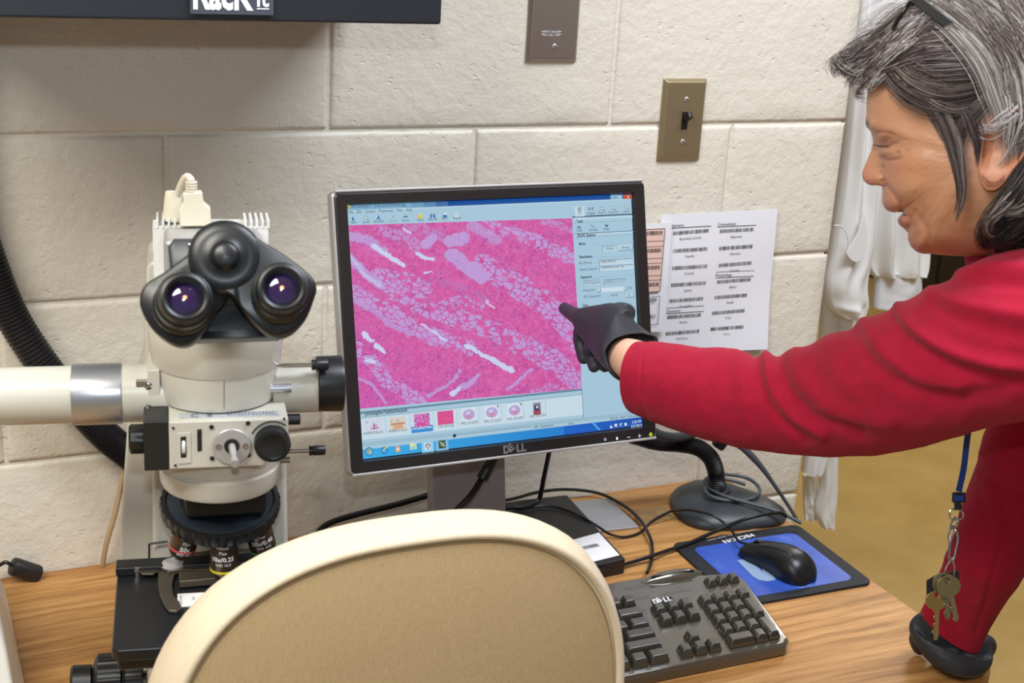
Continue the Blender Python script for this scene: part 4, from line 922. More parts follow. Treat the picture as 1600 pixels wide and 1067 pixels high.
gc = MB().tube([Q(1252, 817, 2, .764), Q(1215, 799, 2, .776), Q(1170, 786, 2, .782), Q(1135, 776, 2, .786), Q(1110, 764, 2, .789), Q(1101, 754, 2, .792), Q(1108, 745, 2, .794), Q(1130, 741, 2, .793), Q(1165, 746, 2, .789), Q(1185, 760, 2, .785), Q(1184, 774, 2, .782), Q(1160, 782, 2, .780), Q(1130, 781, 2, .782), Q(1106, 772, 2, .786), Q(1103, 758, 2, .790), Q(1112, 749, 2, .791), Q(1140, 750, 2, .789), Q(1165, 757, 2, .786)], .0027, 10, 160)
o = obj('scanner_cable', gc, M['greycable'], None); tag(o, 'grey cable coiled twice round the foot of the scanner gooseneck', 'cable')

# ------------------------------------------------------------------ left side of the desk
t = thing('power_adapter_lead', 'black ferrite cylinder on a thin cable lying by the wall at the left', 'cable', None)
a, b = Q(20, 884, 1, -.022), Q(43, 896, 1, -.020); a[2] = max(a[2], .765); b[2] = .764
d = (b-a)/np.linalg.norm(b-a)
obj('ferrite', MB().lathe([(.008, -.012), (.0112, -.0105), (.0117, -.007), (.0117, .022), (.0112, .025), (.009, .0265)], (a+b)/2+np.array([0, 0, -.0005]), d, 32), M['black'], t)
obj('lead', MB().tube([(a+b)/2-d*.010, (a+b)/2-d*.018+np.array([0, 0, .002]), Q(4, 880, 1, -.022), Q(-25, 896, 1, -.03), Q(-60, 900, 1, -.03)], .0024, 8, 24), M['cable'], t)
settle(t, (a[0], a[1], .75))
# white instrument cropped at the left edge
t = thing('white_instrument', 'white enamelled instrument housing standing on the desk at the far left edge', 'instrument', None)
P = [Q(2, 915, 2, .80), Q(22, 1060, 2, .80)]
xr0, xr1 = P[0][0]-.0, P[1][0]
R = [[(xr0-.16, -.09, z), (xr0+e, -.09, z), (xr1+e+.004, -.40, z), (xr0-.16, -.40, z)] for z, e in ((.7503, .010), (.775, .006), (.80, .0), (.83, -.01))]
obj('housing', MB().rings(R), M['white'], t, bevel=.004)
obj('foot_strip', MB().box((xr0-.07, -.4005, .762), (.13, .002, .012)), M['cream'], t); settle(t, (xr0-.08, -.25, .75))
# vacuum hose running down the wall behind the microscope
pts = [Q(-70, -150, 1, -.03), Q(-75, 60, 1, -.03), Q(-60, 220, 1, -.03), Q(-40, 330, 1, -.03), Q(-12, 420, 1, -.03), Q(22, 500, 1, -.03), Q(75, 580, 1, -.03), Q(118, 630, 1, -.03), Q(165, 680, 1, -.03), Q(205, 712, 1, -.035), Q(250, 745, 1, -.035)]
G = catmull(pts, 860); rad = [.0182+.0016*sin(2*pi*k/6.) for k in range(860)]
o = obj('corrugated_hose', MB().tube(G, rad, 28), M['hose'], None); tag(o, 'thick black corrugated hose sweeping down the wall at the left', 'hose')
o = obj('power_cable', MB().tube([Q(205, 690, 1, -.03), Q(193, 740, 1, -.028), Q(180, 800, 1, -.025), Q(166, 850, 1, -.02), Q(160, 884, 1, -.012)], .0034, 10, 40), M['tancable'], None)
tag(o, 'tan cable hanging down the wall beside the microscope column', 'cable')
o = obj('power_cable', MB().tube([Q(700, 760, 1, -.03), Q(680, 770, 1, -.04), Q(620, 788, 1, -.05), Q(560, 803, 1, -.055), Q(520, 815, 1, -.06), Q(500, 828, 1, -.065), Q(496, 840, 1, -.075), Q(503, 848, 1, -.09), (-.005, -.14, .776), (-.02, -.17, .776)], .0042, 10, 70), M['cable'], None)
tag(o, 'thick black cable looping along the wall left of the monitor stand', 'cable')
# ------------------------------------------------------------------ microscope (its own frame: x right, y back, z above the desk)
ma = radians(-11.5); MOx = np.array([-.25, -.475, .75]); EX = np.array([cos(ma), sin(ma), 0]); EY = np.array([-sin(ma), cos(ma), 0]); EZ = np.array([0, 0, 1.])
def ml(x, y, z): return MOx+EX*x+EY*y+EZ*z
MM = Matrix(((EX[0], EY[0], 0, MOx[0]), (EX[1], EY[1], 0, MOx[1]), (0, 0, 1, MOx[2]), (0, 0, 0, 1)))
def lq(px, py, ax, v):                 # pixel -> local coordinates on a local plane
    n = (EX, EY, EZ)[ax]; P = QP(px, py, ml(*[v if k == ax else 0 for k in range(3)]), n)-MOx
    return np.array([P @ EX, P @ EY, P @ EZ])
def mbox(c, d, mb=None): return (mb or MB()).box(c, d, M=MM)
sc = thing('microscope', 'cream and black laboratory microscope with twin eyepieces, at the left of the desk', 'microscope', None)
# stand: base, column, side housing
ol = [(-.100, -.10), (-.085, -.135), (.085, -.135), (.100, -.10), (.100, .20), (-.100, .20)]
mb = MB(); mb.rings([[ml(x*k, y, z) for x, y in ol] for k, z in ((1, .0005), (1, .030), (.97, .055), (.90, .066))]); obj('base', mb, M['cream'], sc, bevel=.004)
mb = MB(); mb.rings([[ml(-w, .085, z), ml(w, .085, z), ml(w, .195, z), ml(-w, .195, z)] for w, z in ((.073, .05), (.070, .15), (.067, .28), (.060, .40), (.055, .485))])
mb.rings([[ml(-.05, y, .43), ml(.048, y, .43), ml(.048, y, .487), ml(-.05, y, .487)] for y in (-.0, .10)]); obj('column', mb, M['cream'], sc, bevel=.006)
sp_ = [(243, 404), (235, 406), (229, 414), (228, 440), (226, 560), (200, 652), (193, 750), (187, 860), (178, 1010), (172, 1085), (250, 1085), (250, 404)]
P = [lq(x, y, 1, .13) for x, y in sp_]
obj('side_housing', MB().prism([(q[0], max(q[2], .001)) for q in P], ml(0, 0, 0), EX, EZ, EY, .12, .21), M['cream'], sc, bevel=.005)
obj('seam_panel', MB().prism([(-.045, .16), (.045, .16), (.045, .215), (-.045, .215)], ml(0, 0, 0), EX, EZ, EY, .0815, .0855), M['cream'], sc, bevel=.002)
ln = MB()
for a, b in (((233, 850), (233, 890)), ((233, 850), (262, 846))):
    A, B = lq(*a, 1, .080), lq(*b, 1, .080); ln.tube([ml(A[0], .0803, A[2]), ml(B[0], .0803, B[2])], .0011, 6)
obj('panel_gap', ln, M['black'], sc)
# stage with its mechanical holder
st = obj('stage', MB().prism([(-.102, -.104), (-.096, -.110), (.096, -.110), (.102, -.104), (.102, .052), (-.102, .052)], ml(0, 0, 0), EX, EY, EZ, .186, .198), M['mask'], sc, bevel=.002)
obj('lower_plate', MB().prism([(-.098, -.100), (.098, -.100), (.098, .045), (-.098, .045)], ml(0, 0, 0), EX, EY, EZ, .170, .1855), M['black'], sc, bevel=.004)
obj('stage_bracket', mbox((0, .05, .135), (.05, .075, .07)), M['black'], sc, bevel=.004)
obj('rear_rail', mbox((0, .041, .2025), (.206, .020, .009)), M['mask'], st, bevel=.0015)
obj('stop_pin', MB().lathe([(.0032, .0), (.0034, .007), (.0025, .009)], ml(*lq(215, 898, 2, .198)), (0, 0, 1), 20), M['chrome'], st)
H = [lq(x, y, 2, .2005)[:2] for x, y in ((255, 886), (268, 872), (300, 868), (352, 862), (430, 862), (455, 868), (452, 880), (385, 893), (279, 896), (262, 900))]
hd = obj('slide_holder', MB().prism([tuple(q) for q in H], ml(0, 0, 0), EX, EY, EZ, .1995, .2045), M['gunmetal'], sc, bevel=.001)
Fg = [(247, 892), (247, 912), (250, 930), (257, 945), (264, 954), (276, 955), (284, 950), (280, 940), (271, 930), (269, 915), (272, 900), (279, 890), (262, 884)]
obj('spring_finger', MB().prism([tuple(lq(x, y, 2, .2015)[:2]) for x, y in Fg], ml(0, 0, 0), EX, EY, EZ, .1990, .2020), M['gunmetal'], hd, bevel=.0006)
Fw = [(218, 893), (262, 876), (262, 884), (240, 897), (222, 897)]
obj('lever', MB().prism([tuple(lq(x, y, 2, .2025)[:2]) for x, y in Fw], ml(0, 0, 0), EX, EY, EZ, .2010, .2030), M['gunmetal'], hd, bevel=.0005)
pv = lq(270, 882, 2, .2045); obj('pivot_screw', MB().lathe([(.0125, 0), (.0125, .0015), (.0085, .0035), (.0065, .0045), (.006, .0040)], ml(pv[0], pv[1], .2045), (0, 0, 1), 36), M['silver'], hd)
for a in ((312, 872), (377, 868)):
    q = lq(*a, 2, .2045); obj('screw', MB().lathe([(.0042, 0), (.0042, .0014), (.002, .0018), (.0015, .0005)], ml(q[0], q[1], .2044), (0, 0, 1), 20), M['alu'], hd)
A, B = lq(280, 905, 2, .2045), lq(420, 893, 2, .2045); mb = MB()
obj('front_jaw', mb.prism([(A[0], A[1]-.0085), (B[0], B[1]-.0085), (B[0], B[1]+.0105), (A[0], A[1]+.0115)], ml(0, 0, 0), EX, EY, EZ, .1990, .2070), M['gunmetal'], hd, bevel=.0012)
# glass slide with frosted label end (a thing held by the stage)
sl_ = thing('specimen_slide', 'glass specimen slide with a frosted white label end, on the microscope stage', 'slide', None)
y0_, y1_ = -.0395, -.0145
obj('glass', mbox((.0085, (y0_+y1_)/2, .1992), (.056, .025, .0011)), M['glassdark'], sl_, smooth=False)
lb = obj('label_end', mbox((-.0320, (y0_+y1_)/2, .1992), (.0249, .0250, .0012)), M['white'], sl_, smooth=False)
tx = MB(); text(tx, '3', ml(-.0315, -.029, .19995), EX, EY, height=.006)
for k in range(9): tx.quad(ml(-.0425, -.037+.0023*k, .19995), EX, EY, 0, 0, .0018+.001*(k % 2), .0010)
for k in range(6): tx.quad(ml(-.0170, -.037+.0035*k, .19995), EX, EY, 0, 0, .0028, .0012)
flat('handwriting', tx, M['inkgrey'], lb); settle(sl_, tuple(ml(0, -.027, .1987)))
# turret (nosepiece), tilted, with its objectives
tt = radians(15); tc = np.array([-.002, .0345, .2685]); TA = np.array([0, -sin(tt), cos(tt)])
def rotA(v, th): return v*cos(th)+np.cross(TA, v)*sin(th)+TA*(TA @ v)*(1-cos(th))
def lathel(prof, o, ax, n=64, flute=None, mb=None): return (mb or MB()).lathe(prof, ml(*o), EX*ax[0]+EY*ax[1]+EZ*ax[2], n, flute)
tur = obj('nosepiece', lathel([(.0, -.010), (.044, -.010), (.052, -.0085), (.0555, -.006), (.0575, .004), (.0565, .008), (.0525, .0085), (.0515, .0065), (.036, .0065), (.0355, .001), (.0, .001)], tc, TA, 144, (36, .018, .0554)), M['rubber'], sc, ang=30)
obj('nosepiece_face', lathel([(.0512, .0066), (.0505, .0078), (.038, .0078), (.037, .0066)], tc, TA, 96), mat('slate_anodised', '#39424e', .35, metal=.4), tur)
obj('turret_mount', mbox((.002, .030, .296), (.078, .066, .050)), M['mask'], sc, bevel=.006)
def cyltext(mb, s_, o, ax, r, h, hgt, ctr_ang, bold=0., frac=None, col=None):
    # lettering wrapped round a barrel: h = height along the barrel from o, upright
    vs, fs = _TX[(s_, bold)]; k = hgt/.7; xs = [p[0] for p in vs]; w = (max(xs)+min(xs))/2
    ax = np.array(ax, float); f_ = np.array([0, -1., 0]); f_ = f_-ax*(f_ @ ax); f_ /= np.linalg.norm(f_); s2 = np.cross(f_, -ax)
    s2 = s2 if s2[0] > 0 else -s2; P = []
    for a, b in vs:
        th = (a-w)*k/r+ctr_ang; L_ = np.array(o)+ax*(h-b*k)+(r+.00025)*(f_*cos(th)+s2*sin(th)); P.append(ml(*L_))
    mb.add(P, fs)
M['obj'] = mat('objective_bronze', '#5e5144', .3, metal=.75)
def objective(k, ringcol, mag, ln_, nm, tipm='chrome'):
    th = k*pi/3
    m0 = np.array([0, 0, .258]); m0 = tc+rotA(m0-tc, th); dn = rotA(np.array([0, 0, -1.]), th)
    b = obj('objective', lathel([(.0, -.006), (.0115, -.006), (.0130, -.004), (.0133, .004), (.0133, ln_-.014), (.0125, ln_-.011), (.0095, ln_-.006), (.0060, ln_-.002), (.0035, ln_)], m0, dn, 48), M['obj'], tur)
    obj('colour_ring', lathel([(.0132, ln_-.0165), (.01355, ln_-.0163), (.01355, ln_-.0143), (.0132, ln_-.0140)], m0, dn, 48), mat(nm, ringcol, .4), b)
    obj('front_lens', lathel([(.0034, ln_-.0004), (.0030, ln_+.0004), (.0005, ln_+.0006)], m0, dn, 20), M[tipm], b)
    tx = MB(); base = m0
    if mag:
        for s_, h, hg, bo in ((('Nikon', .013, .0032, .01)), (('Plan', .0185, .0032, 0.)), (mag[0], .026, .0046, .02), (('WD 10.5', .031, .0028, 0.))):
            cyltext(tx, s_, base, dn, .0133, h+.002, hg, mag[1], bo)
        flat('engraving', tx, M['whiteink'], b)
    return b, m0, dn
objective(0, '#d2c21e', ('10x/0.25', -.10), .0555, 'ring_yellow')
objective(-1, '#c24a52', ('50x', .15), .045, 'ring_red')
objective(1, '#2fae5a', ('20x/0.40', .1), .054, 'ring_green')
objective(3, '#3a62c2', None, .050, 'ring_blue'); objective(2, '#2fae5a', None, .045, 'ring_lime')
m0 = tc+rotA(np.array([0, 0, .258])-tc, -2*pi/3); dn = rotA(np.array([0, 0, -1.]), -2*pi/3)
obj('empty_port_ring', lathel([(.0135, -.004), (.0150, -.002), (.0150, .006), (.0125, .008), (.0118, .006), (.0118, -.003)], m0, dn, 40), M['alu'], tur)
obj('painted_slide_glow', MB().ball(ml(.0005, -.0052, .2000), .0022, 14, (1, 1, .5)), M['spot'], st)  # glowing bead painted in for the lamp light falling on the slide
obj('painted_lens_glint', MB().ball(ml(.0004, .0035, .2045), .0020, 14, (1, 1, .5)), M['spot'], tur)  # glowing bead painted in as the reflected glint at the objective tip
# cylinder under the illuminator arm and control block
obj('lower_collar', lathel([(.0, .306), (.048, .306), (.0535, .3085), (.0555, .313), (.0563, .3275), (.0545, .3290), (.0540, .3305), (.0553, .3320), (.0540, .362), (.0, .362)], (-.003, .004, 0), (0, 0, 1), 72), M['cream'], sc, ang=28)
bk = MB(); q = [(-.049, .3515), (.033, .3515), (.043, .3605), (.0555, .366), (.0555, .3965), (-.049, .3965)]
blk = obj('control_block', bk.prism(q, ml(0, 0, 0), EX, EZ, EY, -.0665, .03), M['cream'], sc, bevel=.0012)
fy = -.0668
def fl(px, py, y=fy): return lq(px, py, 1, y)
mbx = lq(226, 652, 1, -.055); 
bb = obj('filter_box', mbox((-.0600, -.045, .3735), (.0215, .040, .047)), M['black'], blk, bevel=.0012)
obj('filter_knob', MB().lathe([(.0, 0), (.0125, 0), (.0130, .001), (.0130, .0115), (.0115, .0135), (.0, .0138)], ml(-.0705, -.042, .372), -EX, 48, (12, .05, .0128)), M['rubber'], bb, ang=30)
k1 = fl(425, 690); kn = obj('aperture_knob', MB().lathe([(.0160, 0), (.0160, .009), (.0150, .0115), (.0120, .0120), (.0110, .0114), (.0, .0112)], ml(k1[0], fy, k1[2]), -EY, 56, (28, .02, .0155)), M['mask'], blk, ang=30)
arc_ = MB().tube([ml(k1[0]+.0195*cos(a), fy-.0003, k1[2]+.0195*sin(a)) for a in np.linspace(.9, 2.7, 18)], .0006, 6); obj('scale_arc', arc_, M['black'], blk)
k2 = fl(362, 697); ds = obj('lever_disc', MB().lathe([(.0172, 0), (.0172, .0016), (.0164, .0024), (.0065, .0024), (.0060, .0010), (.0, .0008)], ml(k2[0], fy, k2[2]), -EY, 56), M['silver'], blk)
for dx in (-.0115, .0120): obj('screw', MB().lathe([(.0029, 0), (.0029, .0010), (.0020, .0011), (.0018, .0003)], ml(k2[0]+dx, fy-.0023, k2[2]+.0010), -EY, 20), M['steel'], ds)
rd = obj('lever_bore', MB().lathe([(.0068, 0), (.0068, .0012), (.0055, .0012)], ml(k2[0], fy-.0022, k2[2]+.0012), -EY, 28), M['black'], ds)
obj('lever_rod', MB().tube([ml(k2[0], fy-.002, k2[2]+.0012), ml(k2[0]+.0008, fy-.016, k2[2]-.0005), ml(k2[0]+.0008, fy-.017, k2[2]-.0007), ml(k2[0]+.0012, fy-.026, k2[2]-.002), ml(k2[0]+.0012, fy-.027, k2[2]-.002), ml(k2[0]+.0014, fy-.034, k2[2]-.003)], [.0032, .0032, .0026, .0026, .0036, .0036], 20), M['silver'], ds)
for a in ((330.5, 667), (387.5, 661), (331.5, 716), (388.5, 711), (270.5, 668.5), (274, 727), (444, 654)):
    q = fl(*a); obj('socket_screw', MB().lathe([(.0021 if a[0] > 300 and a[0] < 400 else .0012, 0), (.0021 if a[0] > 300 and a[0] < 400 else .0012, .0006)], ml(q[0], fy-.0002, q[2]), -EY, 16), M['black'], blk)
def fplate(name, pts, t0, t1, m, par=blk, bev=.0006):
    Q_ = [fl(*p) for p in pts]; return obj(name, MB().prism([(q[0], q[2]) for q in Q_], ml(0, 0, 0), EX, EZ, EY, fy-t1, fy-t0), m, par, bevel=bev)
fplate('slot_frame', [(277, 677), (298, 675), (299, 723), (278, 725)], -.0002, .0007, M['cream'])
fplate('thumbwheel_slot', [(282, 682), (291, 681), (291.5, 714), (282.5, 715)], .0003, .0010, M['black'])
w0 = fl(287, 698); obj('thumbwheel', MB().lathe([(.0088, -.0016), (.0096, -.0008), (.0096, .0008), (.0088, .0016)], ml(w0[0], fy+.0062, w0[2]), EX, 48), M['white'], blk)
fplate('slider_slot', [(308, 671), (315, 670), (315.5, 704), (308.5, 705)], -.0002, .0006, M['black'])
fplate('slider', [(309, 673), (314, 672.5), (314, 679), (309, 679.5)], .0004, .0016, M['blackgloss'])
lb = MB().quad(ml(0, 0, .3967), EX, EY, -.040, -.0585, .048, -.046); lo = flat('rating_label', lb, mat('label_silver', '#b7bcc4', .4, metal=.3), blk)
tx = MB(); text(tx, 'C', ml(-.030, -.0565, .3970), EX, EY, height=.0075, bold=.02); text(tx, 'E', ml(-.0155, -.0560, .3970), EX, EY, height=.0065, bold=.045)
for r_ in range(3):
    for k in range(14): tx.quad(ml(.002+.0031*k, -.0490-.0030*r_, .3970), EX, EY, 0, 0, .0022 if (k*7+r_) % 4 else .001, .0011)
flat('printing', tx, M['inkgrey'], lo)
for (a, b, r_) in (((452, 655), (469, 655), .0052),):
    A = lq(*a, 1, -.02); B = lq(*b, 1, -.02); obj('side_knob', MB().cyl(ml(A[0]-.004, -.02, A[2]), ml(B[0], -.02, B[2]), r_, n=20), M['rubber'], blk, bevel=.0008)
def siderod(px0, px1, py, r0, kx0, kx1, r1, yl, m='chrome', par=None):
    A = lq(px0, py, 1, yl); B = lq(px1, py-1, 1, yl); o_ = obj('pull_rod', MB().cyl(ml(A[0]-.02, yl, A[2]), ml(B[0], yl, B[2]), r0, n=16), M[m], par or blk)
    if kx1:
        A = lq(kx0, py-1, 1, yl); B = lq(kx1, py-2, 1, yl); obj('rod_grip', MB().lathe([(r1*.9, 0), (r1, .0006), (r1, .002), (r1*.86, .0024), (r1*.86, .0036), (r1, .004), (r1, np.linalg.norm(B-A)-.001), (r1*.85, np.linalg.norm(B-A))], ml(*A), EX, 24), M['rubber'], o_)
siderod(448, 486, 705, .0021, 483, 508, .0050, .012); siderod(437, 453, 719, .0032, 0, 0, 0, .012, 'alu')
# viewing head: lower drum, side tubes
hz = MB(); hz = lathel([(.0, .397), (.0500, .397), (.0538, .3985), (.0550, .402), (.0568, .4295), (.0575, .4303), (.0585, .432), (.0612, .455), (.0612, .466), (.0590, .476), (.0535, .483), (.044, .4865), (.0, .487)], (-.005, .002, 0), (0, 0, 1), 96)
drum = obj('head_drum', hz, M['cream'], sc, ang=25)
obj('drum_seam', MB().tube([ml(-.005+(.0551+.0017*t/.0275)*sin(.08), .002-(.0551+.0017*t/.0275)*cos(.08), .402+t) for t in np.linspace(0, .0275, 6)], .0004, 6), M['steel'], drum)
zt = .4005
tb = obj('side_tube', MB().lathe([(.0268, 0), (.0268, .046), (.0262, .0462), (.0262, .38)], ml(-.045, 0, zt), -EX, 64), M['cream'], sc)
obj('coupling', MB().lathe([(.0262, 0), (.0278, .0004), (.0281, .002), (.0281, .042), (.0278, .0438), (.0262, .0442)], ml(-.0895, 0, zt), -EX, 64), M['alu'], tb)
for (px0, py0) in ((232, 602), (232, 634)):
    q = lq(px0, py0, 1, -.024); obj('clamp_screw', MB().lathe([(.0036, 0), (.0036, .004), (.002, .005)], ml(q[0], -.022, q[2]), -EY, 16), M['chrome'], tb)
    obj('screw_recess', MB().box((q[0]-.004, -.021, q[2]), (.014, .004, .009), M=MM), M['steel'], tb, bevel=.001)
obj('mount_flange', MB().prism([(-.067, .3735), (-.056, .3735), (-.056, .4315), (-.067, .4315)], ml(0, 0, 0), EX, EZ, EY, -.026, .026), M['cream'], tb, bevel=.0012)
rt = obj('side_port', MB().lathe([(.0238, 0), (.0238, .045)], ml(.045, 0, zt+.0015), EX, 56), M['cream'], sc)
obj('end_cap', MB().lathe([(.0245, 0), (.0262, .001), (.0266, .022), (.0262, .0245), (.0235, .0255), (.0, .0256)], ml(.0865, 0, zt+.0045), EX, 64), M['mask'], rt)
siderod(440, 488, 571, .0022, 487, 513, .0052, -.022, par=rt); siderod(437, 455, 607, .0042, 0, 0, 0, -.024, 'alu', par=rt)
# coarse and fine focus knob, left
for (x0_, prof, fl_) in ((-.075, [(.012, 0), (.024, 0), (.0265, .001), (.0265, .016), (.025, .018)], (18, .035, .026)), (-.0945, [(.020, 0), (.0268, .001), (.0268, .0225), (.0245, .0250), (.018, .0275)], (18, .035, .0262)), (-.1225, [(.0125, 0), (.0182, .0012), (.0186, .018), (.0170, .0205), (.0, .0208)], None)):
    obj('focus_knob', MB().lathe(prof, ml(x0_-.004, .004, .098), -EX, 108, fl_), M['rubber'], sc, ang=30)
for x0_, r_ in ((.079, .0265), (.11, .018)):
    obj('focus_knob', MB().lathe([(r_*.9, 0), (r_, .001), (r_, .022), (r_*.9, .024)], ml(x0_, .004, .098), EX, 72), M['rubber'], sc, ang=30)
obj('focus_axle', MB().cyl(ml(-.13, .004, .098), ml(.12, .004, .098), .009), M['steel'], sc)
obj('focus_housing', mbox((0, .02, .085), (.15, .075, .070)), M['cream'], sc, bevel=.006)
# camera on the trinocular port
ch = obj('camera_body', mbox((-.0060, .080, .500), (.090, .056, .063)), M['silver'], sc, bevel=.005)
hs = MB(); hs.box((-.0040, .1255, .500), (.106, .032, .062), M=MM)
for k in range(5):
    for s in (-1, 1): hs.box((-.0040+s*(.0530-.0055*k), .1255, .5335), (.0022, .034, .008), M=MM)
for k in range(4): hs.box((-.0585, .113+.008*k, .500), (.006, .0026, .062), M=MM)
obj('heat_sink', hs, M['white'], ch, bevel=.0004)
obj('trinocular_mount', mbox((-.004, .028, .500), (.082, .050, .050)), M['mask'], sc, bevel=.006)
tx = MB()
for k in range(7): tx.quad(ml(-.020+.0042*k, .082+.001*(k % 2), .5318), EX, EY, 0, 0, .0028, .004)
flat('printing', tx, M['ink'], ch)
yp = .100; pl = [(281, 353), (279, 326), (286.5, 316), (285, 303), (289, 300), (313, 299), (316.5, 301), (318, 315.5), (329, 325), (330, 352)]
P = [lq(x, y, 1, yp) for x, y in pl]
# data cable with its plug (a cable plugged in from above)
cb = thing('data_cable', 'off-white ribbed plug and cable standing on top of the microscope camera', 'cable', None)
M['ivory'] = mat('ivory_plastic', '#ddd6c2', .45)
obj('plug', MB().prism([(q[0], max(q[2], .5325)) for q in P], ml(0, 0, 0), EX, EZ, EY, yp-.004, yp+.009), M['ivory'], cb, bevel=.0018)
r0 = lq(299, 298, 1, yp); tb_ = MB()
for k in range(4): tb_.lathe([(.0050, 0), (.0058, .0004), (.0058, .0018), (.0050, .0022)], ml(r0[0], yp+.002, r0[2]-.001+.0026*k), (0, 0, 1), 20)
obj('strain_relief', tb_, M['ivory'], cb)
obj('lead', MB().tube([ml(r0[0], yp+.002, r0[2]+.008)] + [ml(*lq(x, y, 1, y_)) for x, y, y_ in ((298.5, 281, yp), (293, 276, yp+.005), (287, 281, yp+.01), (280, 297, yp+.018), (275, 315, yp+.026), (268, 345, yp+.045), (262, 380, yp+.062))], .0036, 12, 50), M['ivory'], cb)
settle(cb, tuple(ml(r0[0], yp, .534)))
a_, b_ = lq(271, 314, 1, .125), lq(268, 352, 1, .125)
ic = thing('ferrite_sleeve', 'off-white cylindrical sleeve standing behind the plug on the microscope camera', 'cable sleeve', None)
obj('sleeve', MB().lathe([(.0075, 0), (.0088, .001), (.0084, .027), (.0078, .0290), (.003, .0295)], ml(b_[0], .125, .5325), ml(a_[0], .125, a_[2])-ml(b_[0], .125, b_[2]), 40), M['ivory'], ic)
settle(ic, tuple(ml(b_[0], .125, .5325)))
# binocular head: plates in planes facing the user
HBD = 1.05; KB_ = HBD/.985
BO = D(365, 455, HBD); vn = -(ray(365, 455)); vn /= np.linalg.norm(vn); up_ = np.array([0, 0, 1.])-vn*vn[2]; up_ /= np.linalg.norm(up_)
NB = vn*cos(radians(7))+up_*sin(radians(7)); UB = np.cross(up_, NB); UB /= np.linalg.norm(UB); VB = np.cross(NB, UB)
def pb(px, py, n=0): return QP(px, py, BO+NB*n*KB_, NB)
def bprism(name, pts, n0, n1, m, bev=.004, par=None, smoothout=0, shrink=0):
    P = np.array([[(pb(x, y, n1)-BO) @ UB, (pb(x, y, n1)-BO) @ VB] for x, y in pts])
    if smoothout: P = catmull(np.vstack([P, P[:1]]), smoothout)[:-1]
    c_ = P.mean(0); R = [[BO+UB*q[0]+VB*q[1]+NB*n_*KB_ for q in c_+(P-c_)*k] for k, n_ in ((1-shrink, n0), (1, n0*.5+n1*.5), (1, n1-bev), (1-bev*8, n1-bev*.3), (1-bev*20, n1))]
    return obj(name, MB().rings(R), m, par or sc, ang=50)
bprism('head_body', [(300, 531), (303, 492), (330, 470), (410, 468), (436, 500), (438, 526)], -.075, -.038, M['mask'], .003)
F_ = [pb(x, y, -.038) for x, y in ((300, 386), (400, 386), (432, 470), (430, 522), (305, 526), (292, 470))]
B_k = [ml(x, y, z) for x, y, z in ((-.040, -.005, .528), (.030, -.005, .528), (.036, -.005, .505), (.030, -.005, .482), (-.038, -.005, .482), (-.044, -.005, .505))]
RB = [[np.array(p)*(1-t)+np.array(q)*t for p, q in zip(F_, B_k)] for t in np.linspace(0, 1, 6)]
obj('inclined_tube_body', MB().rings(RB), M['mask'], sc, bevel=.004)
bprism('hinge_bracket', [(266, 424), (262, 385), (272, 372), (392, 372), (404, 385), (400, 470), (330, 480), (270, 470)], -.06, -.030, mat('slate_black', '#20262e', .4), .003)
bprism('prism_arm', [(300, 392), (262, 421), (228, 443), (218, 466), (222, 488), (238, 514), (262, 533), (284, 540), (302, 534), (322, 512), (338, 486), (356, 462), (352, 430), (330, 400), (314, 384)], -.040, -.014, M['mask'], .003, smoothout=70)
bprism('prism_arm', [(352, 349), (380, 354), (404, 372), (446, 398), (484, 428), (495, 448), (490, 470), (478, 498), (456, 520), (432, 526), (408, 514), (384, 490), (362, 462), (322, 440), (304, 412), (306, 380), (324, 358)], -.028, -.004, M['mask'], .0035, smoothout=80)
cpx = pb(352, 400, -.004)
obj('hinge_cap', MB().lathe([(a_*KB_, b_*KB_) for a_, b_ in [(.0265, -.010), (.0262, -.002), (.0235, .0008), (.0180, .0016), (.0110, .0020), (.0100, .0032), (.0090, .0050), (.0066, .0064), (.0, .0069)]], cpx, NB, 64), M['mask'], sc, ang=60)
obj('glint_screw', MB().ball(pb(297, 383, -.030), .0023, 14), M['chrome'], sc)
M['coatglass'] = mat('coated_lens', '#241042', .05, spec=1, coat=1)
for (bx, by, fx, fy_) in ((284, 480, 289.5, 464), (437, 464, 441, 449)):
    b0 = pb(bx, by, -.006); f0 = pb(fx, fy_, .040); ax_ = (f0-b0); L_ = np.linalg.norm(ax_); ax_ /= L_
    ks = lambda pr: [(a_*KB_, b_ if b_ > L_*.5 else b_*KB_) for a_, b_ in pr]
    e = obj('eyepiece', MB().lathe(ks([(.0200, 0), (.0205, .004), (.0205, .010), (.0188, .012), (.0186, .022), (.0194, .023), (.0194, L_-.013), (.0180, L_-.012), (.0176, L_-.004), (.0165, L_-.001), (.0145, L_), (.0128, L_-.001), (.0122, L_-.004), (.0105, L_-.008), (.0, L_-.0085)]), b0, ax_, 72, (40, .012, .0205)), M['rubber'], sc, ang=35)
    obj('eye_lens', MB().lathe(ks([(.0121, L_-.0088), (.0118, L_-.0082), (.008, L_-.0060), (.004, L_-.0050), (.0, L_-.0047)]), b0, ax_, 40), M['coatglass'], e)
    g_ = b0+ax_*(L_-.0050)+VB*.0005; obj('painted_pupil_glow', MB().lathe([(.0016, -.0003), (.0014, .0003), (.0, .0004)], g_, ax_, 20), M['spot'], e)  # glowing disc painted in for the light spot seen inside the eyepiece
settle(sc, tuple(ml(0, 0, 0)))

